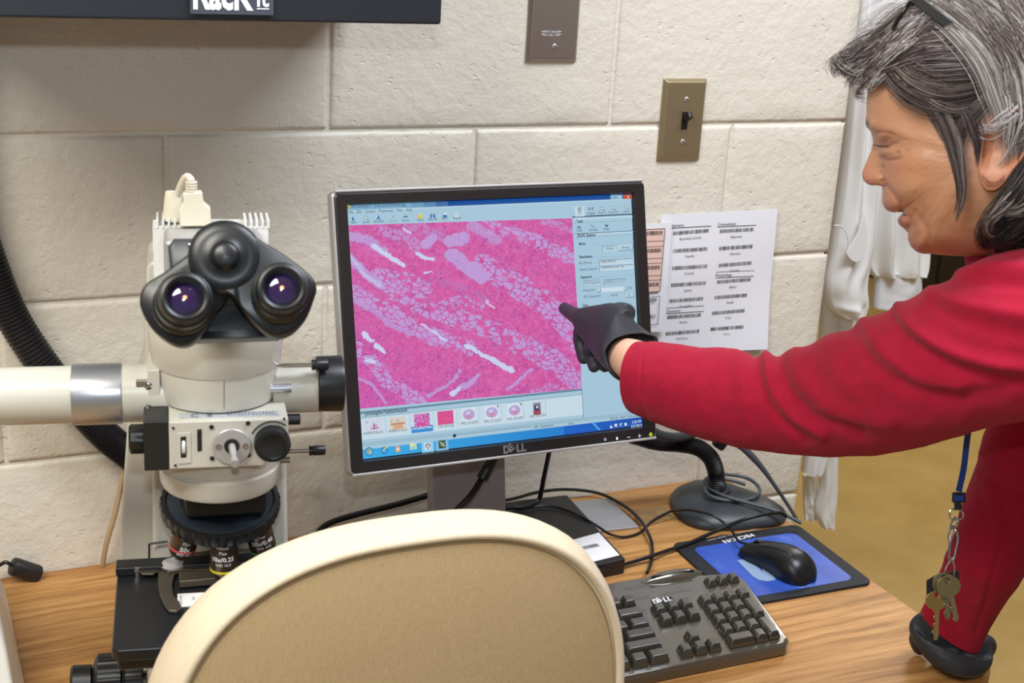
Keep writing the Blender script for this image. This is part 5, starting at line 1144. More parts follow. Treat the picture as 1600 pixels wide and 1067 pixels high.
# ------------------------------------------------------------------ chair
cx_, cz_, aw, ah, pp = -.154, .895, .205, .203, 2.6
def so(k, y, dz=0, n=96, kz=None):
    o = []
    for a in np.linspace(0, 2*pi, n, endpoint=False):
        c_, s_ = cos(a), sin(a); r_ = (abs(c_)**pp+abs(s_)**pp)**(-1/pp); o.append((cx_+(aw+k)*c_*r_, y, cz_+(ah+(k if kz is None else kz))*s_*r_+dz))
    return o
chx = thing('office_chair', 'cream upholstered chair with a rounded backrest, closest to the camera', 'chair', None)
br = MB().rings([so(.004, -.727), so(.0105, -.718), so(.0125, -.705), so(.0140, -.692, kz=.0085), so(.0120, -.680, kz=.001), so(.006, -.670, kz=-.010), so(-.006, -.661, kz=-.024), so(-.08, -.652), so(-.19, -.650)])
back = obj('backrest', br, M['chairtop'], chx)
bp = MB().rings([so(-.003, -.7260), so(-.006, -.7310), so(-.03, -.7350), so(-.09, -.7390), so(-.17, -.741), so(-.2, -.7412)]); obj('back_panel', bp, M['chair'], chx)
pi_ = so(.0022, -.7295, 0, 160); pi_.append(pi_[0]); obj('piping', MB().tube(pi_, .0042, 10, cap=False), M['chairtop'], chx)
mb = MB(); R = []
for k, z in ((-.02, .435), (0, .445), (.004, .47), (-.004, .50), (-.05, .515), (-.18, .52)):
    R.append([(cx_+(.235+k)*c_, -.40+(.225+k)*s_, z) for c_, s_ in [(np.sign(cos(a))*abs(cos(a))**.7, np.sign(sin(a))*abs(sin(a))**.7) for a in np.linspace(0, 2*pi, 64, endpoint=False)]])
obj('seat', mb.rings(R), M['chairtop'], chx)
obj('back_support', MB().tube([(cx_, -.45, .43), (cx_, -.64, .43), (cx_, -.775, .47), (cx_, -.775, .60), (cx_, -.762, .85)], .014, 16, 30), M['black'], chx)
obj('back_bracket', MB().box((cx_, -.752, .86), (.09, .022, .12)), M['black'], chx, bevel=.006)
obj('gas_column', MB().lathe([(.028, 0), (.028, .18), (.016, .181), (.016, .36)], (cx_, -.42, .08), (0, 0, 1), 32), M['black'], chx)
for k in range(5):
    a = k*2*pi/5+.3; d_ = np.array([cos(a), sin(a), 0]); c0 = np.array([cx_, -.42, .09])
    lg_ = obj('base_leg', MB().tube([c0, c0+d_*.15+EZ*-.005, c0+d_*.29-EZ*.022], [.022, .018, .013], 12), M['black'], chx)
    w_ = c0+d_*.285; w_[2] = .030; s_ = np.cross(d_, EZ)
    obj('caster', MB().cyl(w_-s_*.022, w_+s_*.022, .0295, n=32), M['rubber'], lg_)
settle(chx, (cx_, -.42, 0))
# ------------------------------------------------------------------ person
def sil(st, n=64, m=80, flat_=1.0):
    # rings through stations (edge A px, edge B px, depth, roundness): the limb's width is the distance A-B
    S = np.array([(*s, 1.0)[:6] if len(s) == 5 else s[:6] for s in st], float); S = catmull(S, m)
    A = np.array([D(a[0], a[1], a[4]) for a in S]); B = np.array([D(a[2], a[3], a[4]) for a in S]); C_ = (A+B)/2; U = (A-B)/2
    T = np.gradient(C_, axis=0); T /= np.linalg.norm(T, axis=1)[:, None]
    V = np.cross(T, U); V *= (np.sign((V @ -CF))[:, None]); V *= (np.linalg.norm(U, axis=1)/np.linalg.norm(V, axis=1)*S[:, 5])[:, None]
    th = np.arange(n)*2*pi/n
    R = C_[:, None]+U[:, None]*np.sin(th)[None, :, None]+V[:, None]*np.cos(th)[None, :, None]
    return R, C_
def folds(R, C_, ridges, noise_amp=.0015):
    N_ = R-C_[:, None]; N_ /= np.linalg.norm(N_, axis=2)[..., None]; p = PX(R.reshape(-1, 3)).reshape(*R.shape[:2], 2)
    d = np.zeros(R.shape[:2])
    for pts, w, a in ridges:
        P = catmull(pts, 14); q = polydist(p[..., 0], p[..., 1], P); d += a*np.exp(-(q/w)**2)
    d += noise_amp*(fbm(p[..., 0]/38+3, p[..., 1]/30+5, 31, 3)-.45)*2
    return R+N_*d[..., None]
skin = MB(); SK = tuple(srgb('#bf8d6e'))
# ---- head: cut by half-planes through the ear-to-ear axis; every profile point gets one arc from side to side
HD = 1.24; HC = D(1520, 240, HD); HL = -ray(1450, 230); HL /= np.linalg.norm(HL)
def hp(px, py): return QP(px, py, HC, HL)-HC
prof = [(1351, 175), (1349, 187), (1351, 197), (1358, 206), (1360.5, 216), (1361, 224), (1358, 235), (1349.5, 254), (1343.5, 268), (1342.5, 275), (1344.5, 282), (1350, 288), (1357, 290.5), (1367, 290.5), (1375, 292),
        (1376, 299), (1375, 309), (1375, 317), (1379, 327), (1385, 331.5), (1392, 333.5), (1401, 333), (1409, 333.2), (1413, 335), (1409, 338), (1402, 341.5), (1399.5, 346.5), (1402, 353), (1411, 360), (1416.5, 366), (1416, 376), (1420, 387), (1429, 395.5), (1440, 399.5),
        (1452, 399), (1475, 401), (1505, 402), (1540, 400), (1580, 398), (1630, 385), (1672, 350), (1700, 290), (1716, 220), (1714, 140), (1695, 65), (1650, 10), (1590, -18), (1520, -20), (1460, 2), (1412, 36), (1376, 80), (1356, 125), (1351, 155)]
basep = []                                            # the same loop without nose and lips
for x, y in prof:
    if 200 < y < 396 and x < 1425:
        bx = np.interp(y, [200, 225, 255, 290, 320, 335, 350, 375, 396], [1357, 1369, 1371, 1376, 1384, 1398, 1409, 1418, 1430]); basep.append((max(bx, x) if not (330 < y < 350) else bx, y))
    else: basep.append((x, y))
npf = 420
def closed(P, n):
    P = np.array(P+[P[0]], float); d = np.r_[0, np.cumsum(np.hypot(*np.diff(P, axis=0).T))]
    return P, d
PP, dd = closed(prof, npf); BB = np.array(basep+[basep[0]], float)
t_ = np.concatenate([np.linspace(0, dd[34], 300, endpoint=False), np.linspace(dd[34], dd[-1], npf-300, endpoint=False)])
PR = np.stack([np.interp(t_, dd, PP[:, k]) for k in (0, 1)], 1); BR = np.stack([np.interp(t_, dd, BB[:, k]) for k in (0, 1)], 1)
for _ in range(1): PR = (np.roll(PR, 1, 0)+2*PR+np.roll(PR, -1, 0))/4
for _ in range(14): BR = (np.roll(BR, 1, 0)+2*BR+np.roll(BR, -1, 0))/4
HWid = .0760; nth = 97
th = np.linspace(-pi/2, pi/2, nth); th = th*.55+.45*np.sin(th)*pi/2
def gau(x, y, cx, cy, rx, ry): return np.exp(-((x-cx)/rx)**2-((y-cy)/ry)**2)
cS, sS = np.cos(th), np.sin(th)
l0 = HWid*np.sign(sS)*abs(sS)**.96
X0 = PR[:, None, 0]; Y0 = PR[:, None, 1]
wn = np.interp(PR[:, 1], [190, 215, 235, 262, 280, 292, 300, 330, 350, 372, 400, 430], [.030, .020, .0095, .0130, .0175, .0175, .029, .033, .033, .026, .03, .06])[:, None]
wn = np.where((PR[:, 0] > 1440)[:, None], .08, wn)
k_ = np.exp(-(abs(l0)[None]/wn)**2.2)
PXs = (BR[:, None, 0]*(1-k_)+PR[:, None, 0]*k_); PYs = (BR[:, None, 1]*(1-k_)+PR[:, None, 1]*k_)
rho = abs(cS)**.82
Xp = 1520+(PXs-1520)*rho[None]; Yp = 240+(PYs-240)*rho[None]
g_ = 1-.27*np.clip((Yp-285)/120, 0, 1)**1.3-.10*np.clip((60-Yp)/120, 0, 1)
L = l0[None]*g_
sg = np.sign(L); am = np.clip(abs(sS)*2.2, 0, 1)[None]
def lined(pts, w): return np.exp(-(polydist(Xp, Yp, catmull(pts, 16))/w)**2)
dl = (-.0050*gau(Xp, Yp, 1384, 222, 17, 11)+.0056*gau(Xp, Yp, 1376, 214, 13, 8)-.0032*lined([(1363, 226.5), (1375, 229), (1388, 228.5), (1400, 224)], 2.0)
      -.0016*lined([(1364, 210), (1380, 206), (1398, 210)], 3)+.0030*gau(Xp, Yp, 1383, 237, 15, 6)-.0020*lined([(1374, 244), (1388, 250), (1408, 246), (1418, 236)], 3.2)
      +.0048*gau(Xp, Yp, 1428, 252, 34, 20)+.0050*gau(Xp, Yp, 1415, 292, 24, 22)-.0042*lined([(1377, 282), (1390, 296), (1403, 312), (1408, 330)], 4.5)
      +.0075*gau(Xp, Yp, 1368, 280, 8, 8.5)-.0035*lined([(1372, 270), (1379, 278), (1377, 289)], 2.4)-.0035*gau(Xp, Yp, 1411, 337, 7, 6)
      +.0030*gau(Xp, Yp, 1388, 322, 10, 8)+.0024*gau(Xp, Yp, 1408, 350, 7, 6)-.0025*lined([(1412, 360), (1422, 352), (1424, 338)], 4)+.0030*gau(Xp, Yp, 1432, 384, 14, 12)
      -.0022*lined([(1443, 398), (1450, 380), (1446, 355), (1430, 330)], 5)+.0040*gau(Xp, Yp, 1465, 372, 26, 20)-.0030*gau(Xp, Yp, 1425, 190, 25, 22)+.0030*gau(Xp, Yp, 1360, 196, 12, 8)
      -.0008*lined([(1402, 224), (1416, 218)], 2)-.0012*lined([(1430, 300), (1442, 330), (1440, 350)], 4)
      +.0011*(fbm(Xp/9, Yp/9, 201, 3)-.45)+.0005*(fbm(Xp/2.6, Yp/2.6, 211, 2)-.4))
L = L+sg*dl*am
Pm = QPm = None
base_f = lambda x, y: hp(x, y)
o_ = hp(1520, 240); ex_ = hp(1521, 240)-o_; ey_ = hp(1520, 241)-o_
HP3 = HC+o_+(Xp-1520)[..., None]*ex_+(Yp-240)[..., None]*ey_+L[..., None]*HL
c0 = np.array(SK)*np.ones(Xp.shape+(3,))
def tint(w, h): 
    global c0
    w = np.clip(w, 0, 1)[..., None]; c0 = c0*(1-w)+np.array(srgb(h))*w
tint(.55*gau(Xp, Yp, 1350, 272, 16, 20), '#c47f72'); tint(.35*gau(Xp, Yp, 1420, 265, 38, 26), '#c58460'); tint(.45*gau(Xp, Yp, 1384, 246, 13, 9), '#9a6752'); tint(.30*gau(Xp, Yp, 1372, 228, 18, 10), '#a97a62')
tint(.35*gau(Xp, Yp, 1440, 350, 40, 45), '#a87252'); tint(.4*gau(Xp, Yp, 1425, 385, 16, 14), '#a3695a'); tint(.3*(fbm(Xp/14, Yp/14, 221, 3)-.3), '#a9704f'); tint(.25*(fbm(Xp/5, Yp/5, 231, 2)-.35), '#d6a684')
tint(.85*gau(Xp, Yp, 1380, 326, 9, 6.5)*(k_ > .2), '#a5655e'); tint(.9*gau(Xp, Yp, 1403, 346.5, 7, 7)*(k_ > .15), '#9c5850'); tint(1.2*lined([(1404, 334.3), (1414, 335.5)], 1.5), '#3a1f1c')
tint(1.1*gau(Xp, Yp, 1356, 290, 5, 2.0)*(abs(L) > .003), '#3a2018'); tint(.9*lined([(1361, 226), (1374, 229), (1389, 228.5)], 1.5), '#2e1f1b'); tint(.45*lined([(1374, 244), (1388, 250), (1408, 246)], 3), '#8f6350'); tint(.5*lined([(1364, 210), (1380, 206), (1398, 210)], 2.5), '#9a6a50'); tint(.4*lined([(1377, 282), (1390, 296), (1403, 312), (1408, 330)], 3.5), '#94604a')
tint(1.1*gau(Xp, Yp, 1352, 193, 4.5, 6.5), '#3a3030'); tint(.9*gau(Xp, Yp, 1404.5, 236.5, 1.9, 1.9), '#6b3f30'); tint(.8*gau(Xp, Yp, 1379, 259, 2.4, 2.4), '#7a5546'); tint(.6*gau(Xp, Yp, 1422, 264, 1.7, 1.7), '#7a4a36'); tint(.7*gau(Xp, Yp, 1380, 243, 4, 3), '#805448')
skin_faces = []
n_ = nth; base0 = len(skin.v)
skin.v.extend(map(tuple, HP3.reshape(-1, 3).tolist())); skin.c.extend(map(tuple, c0.reshape(-1, 3).tolist()))
for i in range(npf):
    j = (i+1) % npf
    skin.f.extend([(base0+i*n_+q, base0+i*n_+q+1, base0+j*n_+q+1, base0+j*n_+q) for q in range(n_-1)])
skin.m.extend([0]*(npf*(n_-1)))
def hside(px, py, lift=0.):                            # point on the near side of the head at a pixel
    dx, dy = px-1520., py-240.; a = math.atan2(dy, dx); r = math.hypot(dx, dy)
    an = np.arctan2(BR[:, 1]-240, BR[:, 0]-1520); k = np.argmin(abs(np.angle(np.exp(1j*(an-a))))); Rr = math.hypot(BR[k, 0]-1520, BR[k, 1]-240)
    q = min(r/Rr, 1.0); l = HWid*math.sqrt(max(0, 1-min(1, q)**(2/.82)))
    l *= 1-.27*np.clip((py-285)/120, 0, 1)**1.3-.10*np.clip((60-py)/120, 0, 1)
    return HC+o_+(px-1520)*ex_+(py-240)*ey_+HL*(l+lift)
# ear
eo = [(1527, 283), (1523, 262), (1526, 236), (1530, 212), (1538, 190), (1556, 175), (1580, 172), (1600, 186), (1604, 210), (1592, 240), (1575, 262), (1562, 281), (1550, 292), (1536, 293)]
E2 = catmull(np.array(eo+[eo[0]], float), 57)[:-1]; ec = E2.mean(0); R = []
for k, l in ((.80, -.004), (.93, .004), (1.0, .0105), (.985, .0145), (.93, .0160), (.86, .0145), (.78, .0105), (.62, .0085), (.40, .0050), (.2, .004), (.02, .004)):
    ring = []
    for q in E2:
        f_ = k
        p = ec+(q-ec)*f_
        if k < .9: p = p+np.array([-3, -20])*(.9-k)/.9
        lob = np.clip((p[1]-243)/24, 0, 1) if k < .95 else 0      # lobe: filled, not hollow
        l2 = l*(1-lob)+.0152*lob
        ring.append(HC+o_+(p[0]-1520)*ex_+(p[1]-240)*ey_+HL*(HWid*.95+l2*.85+(p[0]-1525)*.00011))
    R.append(ring)
skin.rings(R, False, col=tuple(srgb('#bd8062')))
# neck, trunk, arms of the body
R, C_ = sil([(1508, 330, 1640, 330, 1.25, .95), (1520, 370, 1650, 360, 1.26, .95), (1534, 402, 1660, 400, 1.27, .95), (1556, 440, 1690, 440, 1.28, 1)], 48, 16); skin.rings(R, col=tuple(srgb('#b07c5a')))
LB = np.array([-.5, -.866, 0]); NK = np.array([.462, -.765, 1.325]); HPp = np.array([.83, -1.0, .93]); sd = HPp-NK; slen = np.linalg.norm(sd); sd /= slen; FR = np.cross(LB, sd); FR /= np.linalg.norm(FR)
if FR[0] > 0: FR = -FR
def trunk(tab, n=72): return [[NK+sd*s_+FR*f_+LB*(l_+a_*cos(t))+FR*b_*sin(t) for t in np.arange(n)*2*pi/n] for s_, a_, b_, f_, l_ in tab]
skin.rings(trunk([(-.03, .055, .055, 0, 0), (.0, .07, .065, 0, 0), (.05, .13, .08, 0, 0), (.2, .15, .095, 0, 0), (.4, .14, .09, 0, 0), (slen, .16, .1, 0, 0)]), col=SK)
WR = [(966, 540, 957, 563, 1.597, .75), (974, 532, 962, 574, 1.583, .85), (985, 529, 968, 588, 1.57, .9), (1010, 535, 996, 606, 1.556, .95), (1060, 555, 1050, 630, 1.53, 1), (1200, 590, 1210, 665, 1.45, 1), (1320, 570, 1350, 670, 1.385, 1), (1500, 470, 1540, 600, 1.25, 1), (1640, 450, 1700, 580, 1.2, 1)]
R, C_ = sil(WR, 32, 60); skin.rings(R, col=tuple(srgb('#dcae96')))
R, C_ = sil([(1462, 975, 1512, 1000, 1.652, .3), (1480, 925, 1540, 955, 1.622, .4), (1512, 840, 1590, 870, 1.575, .8), (1550, 700, 1650, 700, 1.49), (1600, 560, 1710, 560, 1.42), (1610, 500, 1720, 500, 1.40)], 32, 40); skin.rings(R, col=SK)
FT = [np.array([.80, -1.17, 0]), np.array([1.03, -.90, 0])]
for k, ft in enumerate(FT):
    hpj = HPp+np.array([.0, 0, -.05])+LB*(.08 if k == 0 else -.08); kn_ = (hpj+ft)/2+np.array([-.04, .02, .05]); skin.tube([hpj, kn_, ft+np.array([0, 0, .09])], [.075, .052, .038], 20, 14, col=SK)
M['skin'] = mat('skin', '#c08c68', .42, attr=True, spec=.4, bump=[(900, .12, .0004), (260, .12, .0006)], sss=.12)
person = obj('person', skin, M['skin'], None, col=True, ang=75)
tag(person, 'grey-haired person in red fleece and black gloves, leaning in and pointing at the screen', 'person')

# ---- sweater
ridA = [([(1404, 484), (1422, 508), (1480, 545), (1560, 568), (1640, 574)], 10, .0085), ([(1396, 492), (1424, 535), (1500, 578), (1600, 602)], 12, -.0050), ([(1456, 460), (1496, 474), (1560, 488), (1640, 496)], 13, .0050), ([(1462, 476), (1520, 500), (1600, 522)], 12, -.0036),
        ([(1498, 430), (1552, 418), (1640, 424)], 11, .0050), ([(1492, 442), (1552, 440), (1640, 452)], 10, -.0035), ([(1330, 515), (1358, 560), (1408, 600), (1480, 620), (1560, 612)], 14, -.0042), ([(1346, 500), (1380, 550), (1430, 588), (1500, 603)], 13, .0040),
        ([(1180, 548), (1188, 600), (1212, 648), (1258, 688)], 8, -.0040), ([(1196, 546), (1204, 600), (1232, 644), (1285, 680)], 8, .0044), ([(1214, 548), (1230, 606), (1272, 650), (1345, 676)], 10, -.0042), ([(1240, 540), (1256, 598), (1306, 642), (1390, 662)], 14, .0036),
        ([(1150, 555), (1160, 620), (1178, 675)], 12, .0020), ([(1010, 534), (1001, 575), (1003, 630), (1012, 655)], 2.6, -.0010), ([(1290, 520), (1320, 600), (1400, 655), (1500, 660)], 16, .0022), ([(1100, 545), (1108, 620), (1125, 690)], 16, -.0016)]
SL = [(999, 533, 991, 645, 1.553, .95), (1028, 534, 1026, 661, 1.538, .95), (1070, 540, 1075, 677, 1.515), (1120, 543, 1135, 693, 1.49), (1180, 552, 1200, 705, 1.46), (1240, 548, 1270, 711, 1.43), (1300, 523, 1340, 712, 1.395), (1380, 488, 1420, 703, 1.34), (1440, 458, 1500, 682, 1.29), (1500, 428, 1570, 662, 1.25), (1560, 394, 1650, 650, 1.22), (1620, 384, 1740, 650, 1.21), (1680, 400, 1780, 620, 1.22)]
R, C_ = sil([(*s, 1.0)[:6] for s in SL], 160, 300); R = folds(R, C_, ridA)
inner = [C_[0]+(R[0]-C_[0])*.93, C_[0]+(R[0]-C_[0])*.90+(C_[6]-C_[0])]
first = C_[0]+(R[0]-C_[0])*.975-(C_[2]-C_[0])*.35
RR = [inner[1], inner[0], first]+list(R)
swt = MB(); swt.rings(RR)
ridB = [([(1480, 870), (1530, 900), (1580, 915)], 8, .0012), ([(1545, 760), (1560, 830), (1530, 940)], 9, .0022), ([(1566, 840), (1550, 900), (1525, 990)], 4, -.0016), ([(1530, 740), (1580, 770), (1620, 780)], 8, -.0022)]
SR = [(1438, 955, 1531, 1017, 1.645, .50), (1456, 922, 1550, 975, 1.625, .62), (1472, 886, 1573, 934, 1.60, .8), (1488, 840, 1602, 888, 1.575), (1506, 785, 1627, 828, 1.55), (1524, 738, 1648, 768, 1.52), (1536, 700, 1665, 700, 1.49), (1562, 640, 1695, 640, 1.46), (1595, 560, 1725, 560, 1.42), (1605, 500, 1725, 500, 1.40)]
R, C_ = sil([(*s, 1.0)[:6] for s in SR], 120, 160); R = folds(R, C_, ridB)
inner = [C_[0]+(R[0]-C_[0])*.95, C_[0]+(R[0]-C_[0])*.93+(C_[5]-C_[0])]
swt.rings([inner[1], inner[0]]+list(R))
TR = trunk([(-.045, .058, .058, -.010, 0), (-.050, .062, .062, -.010, 0), (-.046, .068, .066, -.008, 0), (-.02, .074, .070, -.004, 0), (.0, .088, .076, 0, 0), (.03, .135, .092, 0, 0), (.07, .172, .112, 0, 0), (.13, .182, .125, .0, 0), (.22, .178, .128, .004, 0), (.34, .165, .128, .008, 0), (.46, .172, .134, .006, 0), (.58, .186, .140, 0, 0), (.62, .186, .140, 0, 0), (.622, .178, .132, 0, 0)], 120)
TRa = np.array(TR); TRc = TRa.mean(1); Sx = catmull(TRa.reshape(len(TR), -1), 130).reshape(130, 120, 3); Cx = Sx.mean(1)
Sx = folds(Sx, Cx, [([(1530, 690), (1560, 740), (1590, 790), (1640, 830)], 10, .004), ([(1545, 680), (1590, 740), (1640, 790)], 10, -.004), ([(1530, 405), (1560, 396), (1620, 392)], 5, .003)], .003)
swt.rings(list(Sx))
swo = obj('sweater', swt, M['red'], person, ang=80)
# collar, folded over
R = []
for s_, a_, b_, f_ in ((-.02, .070, .066, -.004), (-.050, .064, .062, -.010), (-.062, .066, .064, -.012), (-.062, .072, .070, -.012), (-.040, .083, .080, -.006), (-.015, .094, .088, 0), (-.008, .092, .086, 0), (-.012, .080, .078, 0)):
    R += trunk([(s_, a_, b_, f_, 0)], 96)
obj('collar', MB().rings(R, False), M['red'], swo, ang=80)
# ---- gloves
def organic(name, mb, m, par, vox=.0016, it=8):
    o = obj(name, mb, m, par, smooth=True)
    r = o.modifiers.new('remesh', 'REMESH'); r.mode = 'VOXEL'; r.voxel_size = vox; r.use_smooth_shade = True
    s = o.modifiers.new('smooth', 'SMOOTH'); s.iterations = it; s.factor = .6; return o
gl = MB()
R, C_ = sil([(893, 489, 899, 503, 1.680, .9), (901, 483, 905, 514, 1.668, .75), (916, 479, 914, 533, 1.652, .55), (936, 476, 925, 549, 1.634, .45), (957, 473, 938, 566, 1.614, .45), (972, 477, 948, 577, 1.600, .48), (984, 484, 955, 583, 1.592, .5)], 40, 36)
gl.rings(R)
ra = [(972, 477, 1.600), (962, 490, 1.578), (950, 512, 1.566), (941, 540, 1.566), (946, 570, 1.580), (962, 586, 1.600), (985, 560, 1.625), (990, 515, 1.625)]
rb = [(1004, 519, 1.590), (978, 521, 1.562), (955, 530, 1.550), (941, 552, 1.548), (951, 580, 1.556), (976, 594, 1.572), (1006, 568, 1.600), (1027, 530, 1.612)]
def ring3(r, n=48): P = np.array([D(*q) for q in r+[r[0]]]); return catmull(P, n+1)[:-1]
A_, B_ = ring3(ra), ring3(rb); 
rings = [A_, A_*.6+B_*.4, A_*.25+B_*.75, B_]; cB = B_.mean(0); cA = A_.mean(0)
rim = [cB+(B_-cB)*1.035+(cB-cA)*.02, cB+(B_-cB)*1.02+(cB-cA)*.10, cB+(B_-cB)*.95+(cB-cA)*.10]
inn = [cB+(B_-cB)*.91, cA+(A_*.5+B_*.5-cA)*.72]
gl.rings(rings+rim+inn)
# index finger out to the screen, the other three curled under, thumb behind
def finger(pts, rad, mb, n=16): P = np.array([D(*q) for q in pts]); mb.tube(P, rad, n, 26); mb.ball(P[-1], rad[-1]*1.0, 16)
finger([(925, 502, 1.645), (906, 496, 1.668), (891, 488, 1.694), (882, 482, 1.713)], [.0150, .0108, .0088, .0078], gl)
finger([(930, 505, 1.640), (911, 512, 1.664), (906, 528, 1.676), (909, 548, 1.673), (911.5, 560, 1.668)], [.0120, .0100, .0085, .0078, .0072], gl)
finger([(938, 528, 1.63), (924, 540, 1.655), (924, 556, 1.664), (928, 573, 1.658)], [.0120, .0095, .0080, .0072], gl)
finger([(948, 548, 1.62), (942, 560, 1.648), (945, 573, 1.654)], [.011, .0085, .0070], gl)
finger([(978, 490, 1.602), (966, 486, 1.632), (946, 492, 1.660), (928, 502, 1.672)], [.0125, .0105, .0092, .0080], gl)
organic('glove', gl, M['glove'], person, .0015, 5)
g2 = MB(); z0 = .7535
def tb3(px, py, z): return Q(px, py, 2, z)
R, C_ = sil([(1472, 910, 1530, 945, 1.610, .35), (1460, 935, 1526, 978, 1.628, .35), (1444, 958, 1528, 1012, 1.644, .40), (1425, 970, 1549, 1018, 1.654, .55), (1421, 986, 1551, 1024, 1.657, .7), (1430, 1006, 1546, 1034, 1.660, .9), (1452, 1022, 1532, 1037, 1.664, .9)], 48, 34)
R = np.array(R); R[..., 2] = np.maximum(R[..., 2], .7545); g2.rings(list(R))
for pts in ([(1455, 990, .785), (1436, 996, .776), (1438, 1010, .7625)], [(1475, 1003, .785), (1456, 1014, .774), (1466, 1024, .7620)], [(1496, 1012, .785), (1482, 1024, .774), (1492, 1031, .7620)], [(1518, 1014, .785), (1508, 1026, .774), (1516, 1030, .7620)], [(1530, 1005, .782), (1542, 1008, .775), (1536, 1022, .7625)]):
    P = [tb3(*q) for q in pts]; g2.tube(P, [.0135, .0118, .0108], 16, 18); g2.ball(P[-1], .0105, 14)
organic('glove', g2, M['glove'], person, .002, 6)
# ---- trousers and shoes (outside the frame)
tr = MB()
tr.rings(trunk([(.56, .165, .12, 0, 0), (.60, .18, .13, 0, 0), (.68, .185, .135, 0, 0), (.74, .16, .12, 0, 0)]))
for k, ft in enumerate(FT):
    hpj = HPp+np.array([.02, -.01, -.06])+LB*(.085 if k == 0 else -.085); kn_ = (hpj+ft)/2+np.array([-.04, .02, .05]); tr.tube([hpj, kn_, ft+np.array([0, 0, .07])], [.108, .075, .060], 28, 20)
obj('trousers', tr, M['trouser'], person)
for ft in FT:
    fd = np.array([-.86, .5, 0]); sd_ = np.array([-fd[1], fd[0], 0]); R = []
    for s_, w_, h_ in ((-.07, .022, .05), (-.06, .036, .075), (-.01, .042, .085), (.05, .045, .065), (.11, .050, .048), (.16, .042, .038), (.185, .02, .022)):
        R.append([ft+fd*s_+sd_*w_*cos(t)+EZ*(h_*max(sin(t), 0)**.7+.001) for t in np.linspace(0, 2*pi, 28, endpoint=False)])
    obj('shoe', MB().rings(R), M['black'], person)

# ---- hair
hv = MB()
hairpoly = np.array([(1338, 128), (1352, 112), (1372, 108), (1398, 128), (1436, 160), (1462, 196), (1484, 232), (1500, 230), (1512, 196), (1536, 168), (1584, 164), (1606, 190), (1606, 232), (1584, 275), (1556, 310), (1536, 345), (1534, 376), (1556, 396), (1650, 410), (1760, 380), (1800, 150), (1700, -80), (1480, -90), (1400, -10), (1350, 80)], float)
def inside(x, y, P):
    c = np.zeros(np.shape(x), bool); j = len(P)-1
    for i in range(len(P)):
        xi, yi = P[i]; xj, yj = P[j]; c ^= ((yi > y) != (yj > y)) & (x < (xj-xi)*(y-yi)/(yj-yi+1e-9)+xi); j = i
    return c
HXp = 1520+(Xp-1520)*1.055; HYp = 240+(Yp-240)*1.055
HL_ = l0[None]*(1-.10*np.clip((Yp-300)/120, 0, 1))*1.07+.0012*np.sin(HXp/9.)*np.cos(HYp/13.)*np.sign(l0)[None]
cap3 = HC+o_+(HXp-1520)[..., None]*ex_+(HYp-240)[..., None]*ey_+HL_[..., None]*HL
ins = inside(HXp, HYp, hairpoly); hv.v.extend(map(tuple, cap3.reshape(-1, 3).tolist()))
tone = np.clip(1-(HYp-20)/260, .1, 1)[..., None]; cc = np.array(srgb('#242020'))*(1-tone)+np.array(srgb('#4a4546'))*tone
hv.c.extend(map(tuple, cc.reshape(-1, 3).tolist()))
for i in range(0, npf):
    j = (i+1) % npf
    for q in range(n_-1):
        if ins[i, q] and ins[j, q+1]: hv.f.append((i*n_+q, i*n_+q+1, j*n_+q+1, j*n_+q)); hv.m.append(0)
def strand(P, r, c):
    P = np.asarray(P); T = np.gradient(P, axis=0); T /= np.linalg.norm(T, axis=1)[:, None]+1e-9; a = np.cross(T, HL); a /= np.linalg.norm(a, axis=1)[:, None]+1e-9; b = np.cross(T, a)
    n = len(P); rr = r*np.linspace(1, .35, n)[:, None]; o = len(hv.v); V = []
    for k in range(3): t = 2*pi*k/3; V.append(P+rr*(a*cos(t)+b*sin(t)))
    V = np.stack(V, 1).reshape(-1, 3); hv.v.extend(map(tuple, V.tolist())); hv.c.extend([c]*len(V))
    for i in range(n-1):
        for k in range(3): k2 = (k+1) % 3; hv.f.append((o+3*i+k, o+3*i+k2, o+3*i+3+k2, o+3*i+3+k)); hv.m.append(0)
TON = {'l': ['#a39d9c', '#857d7c', '#c4bfc0', '#655c5a'], 'm': ['#746866', '#574b49', '#938986', '#413735'], 'd': ['#43393a', '#53484a', '#302828', '#6a5f60'], 'x': ['#262122', '#332d2e', '#1a1617', '#4a4446']}
rh = np.random.default_rng(3)
_hs = {}
def hs_(x, y):
    k = (int(x//4), int(y//4))
    if k not in _hs: _hs[k] = HC @ HL+o_ @ HL+1.07*(hside(1520+(k[0]*4+2-1520)/1.055, 240+(k[1]*4+2-240)/1.055) @ HL-HC @ HL-o_ @ HL)
    return _hs[k]
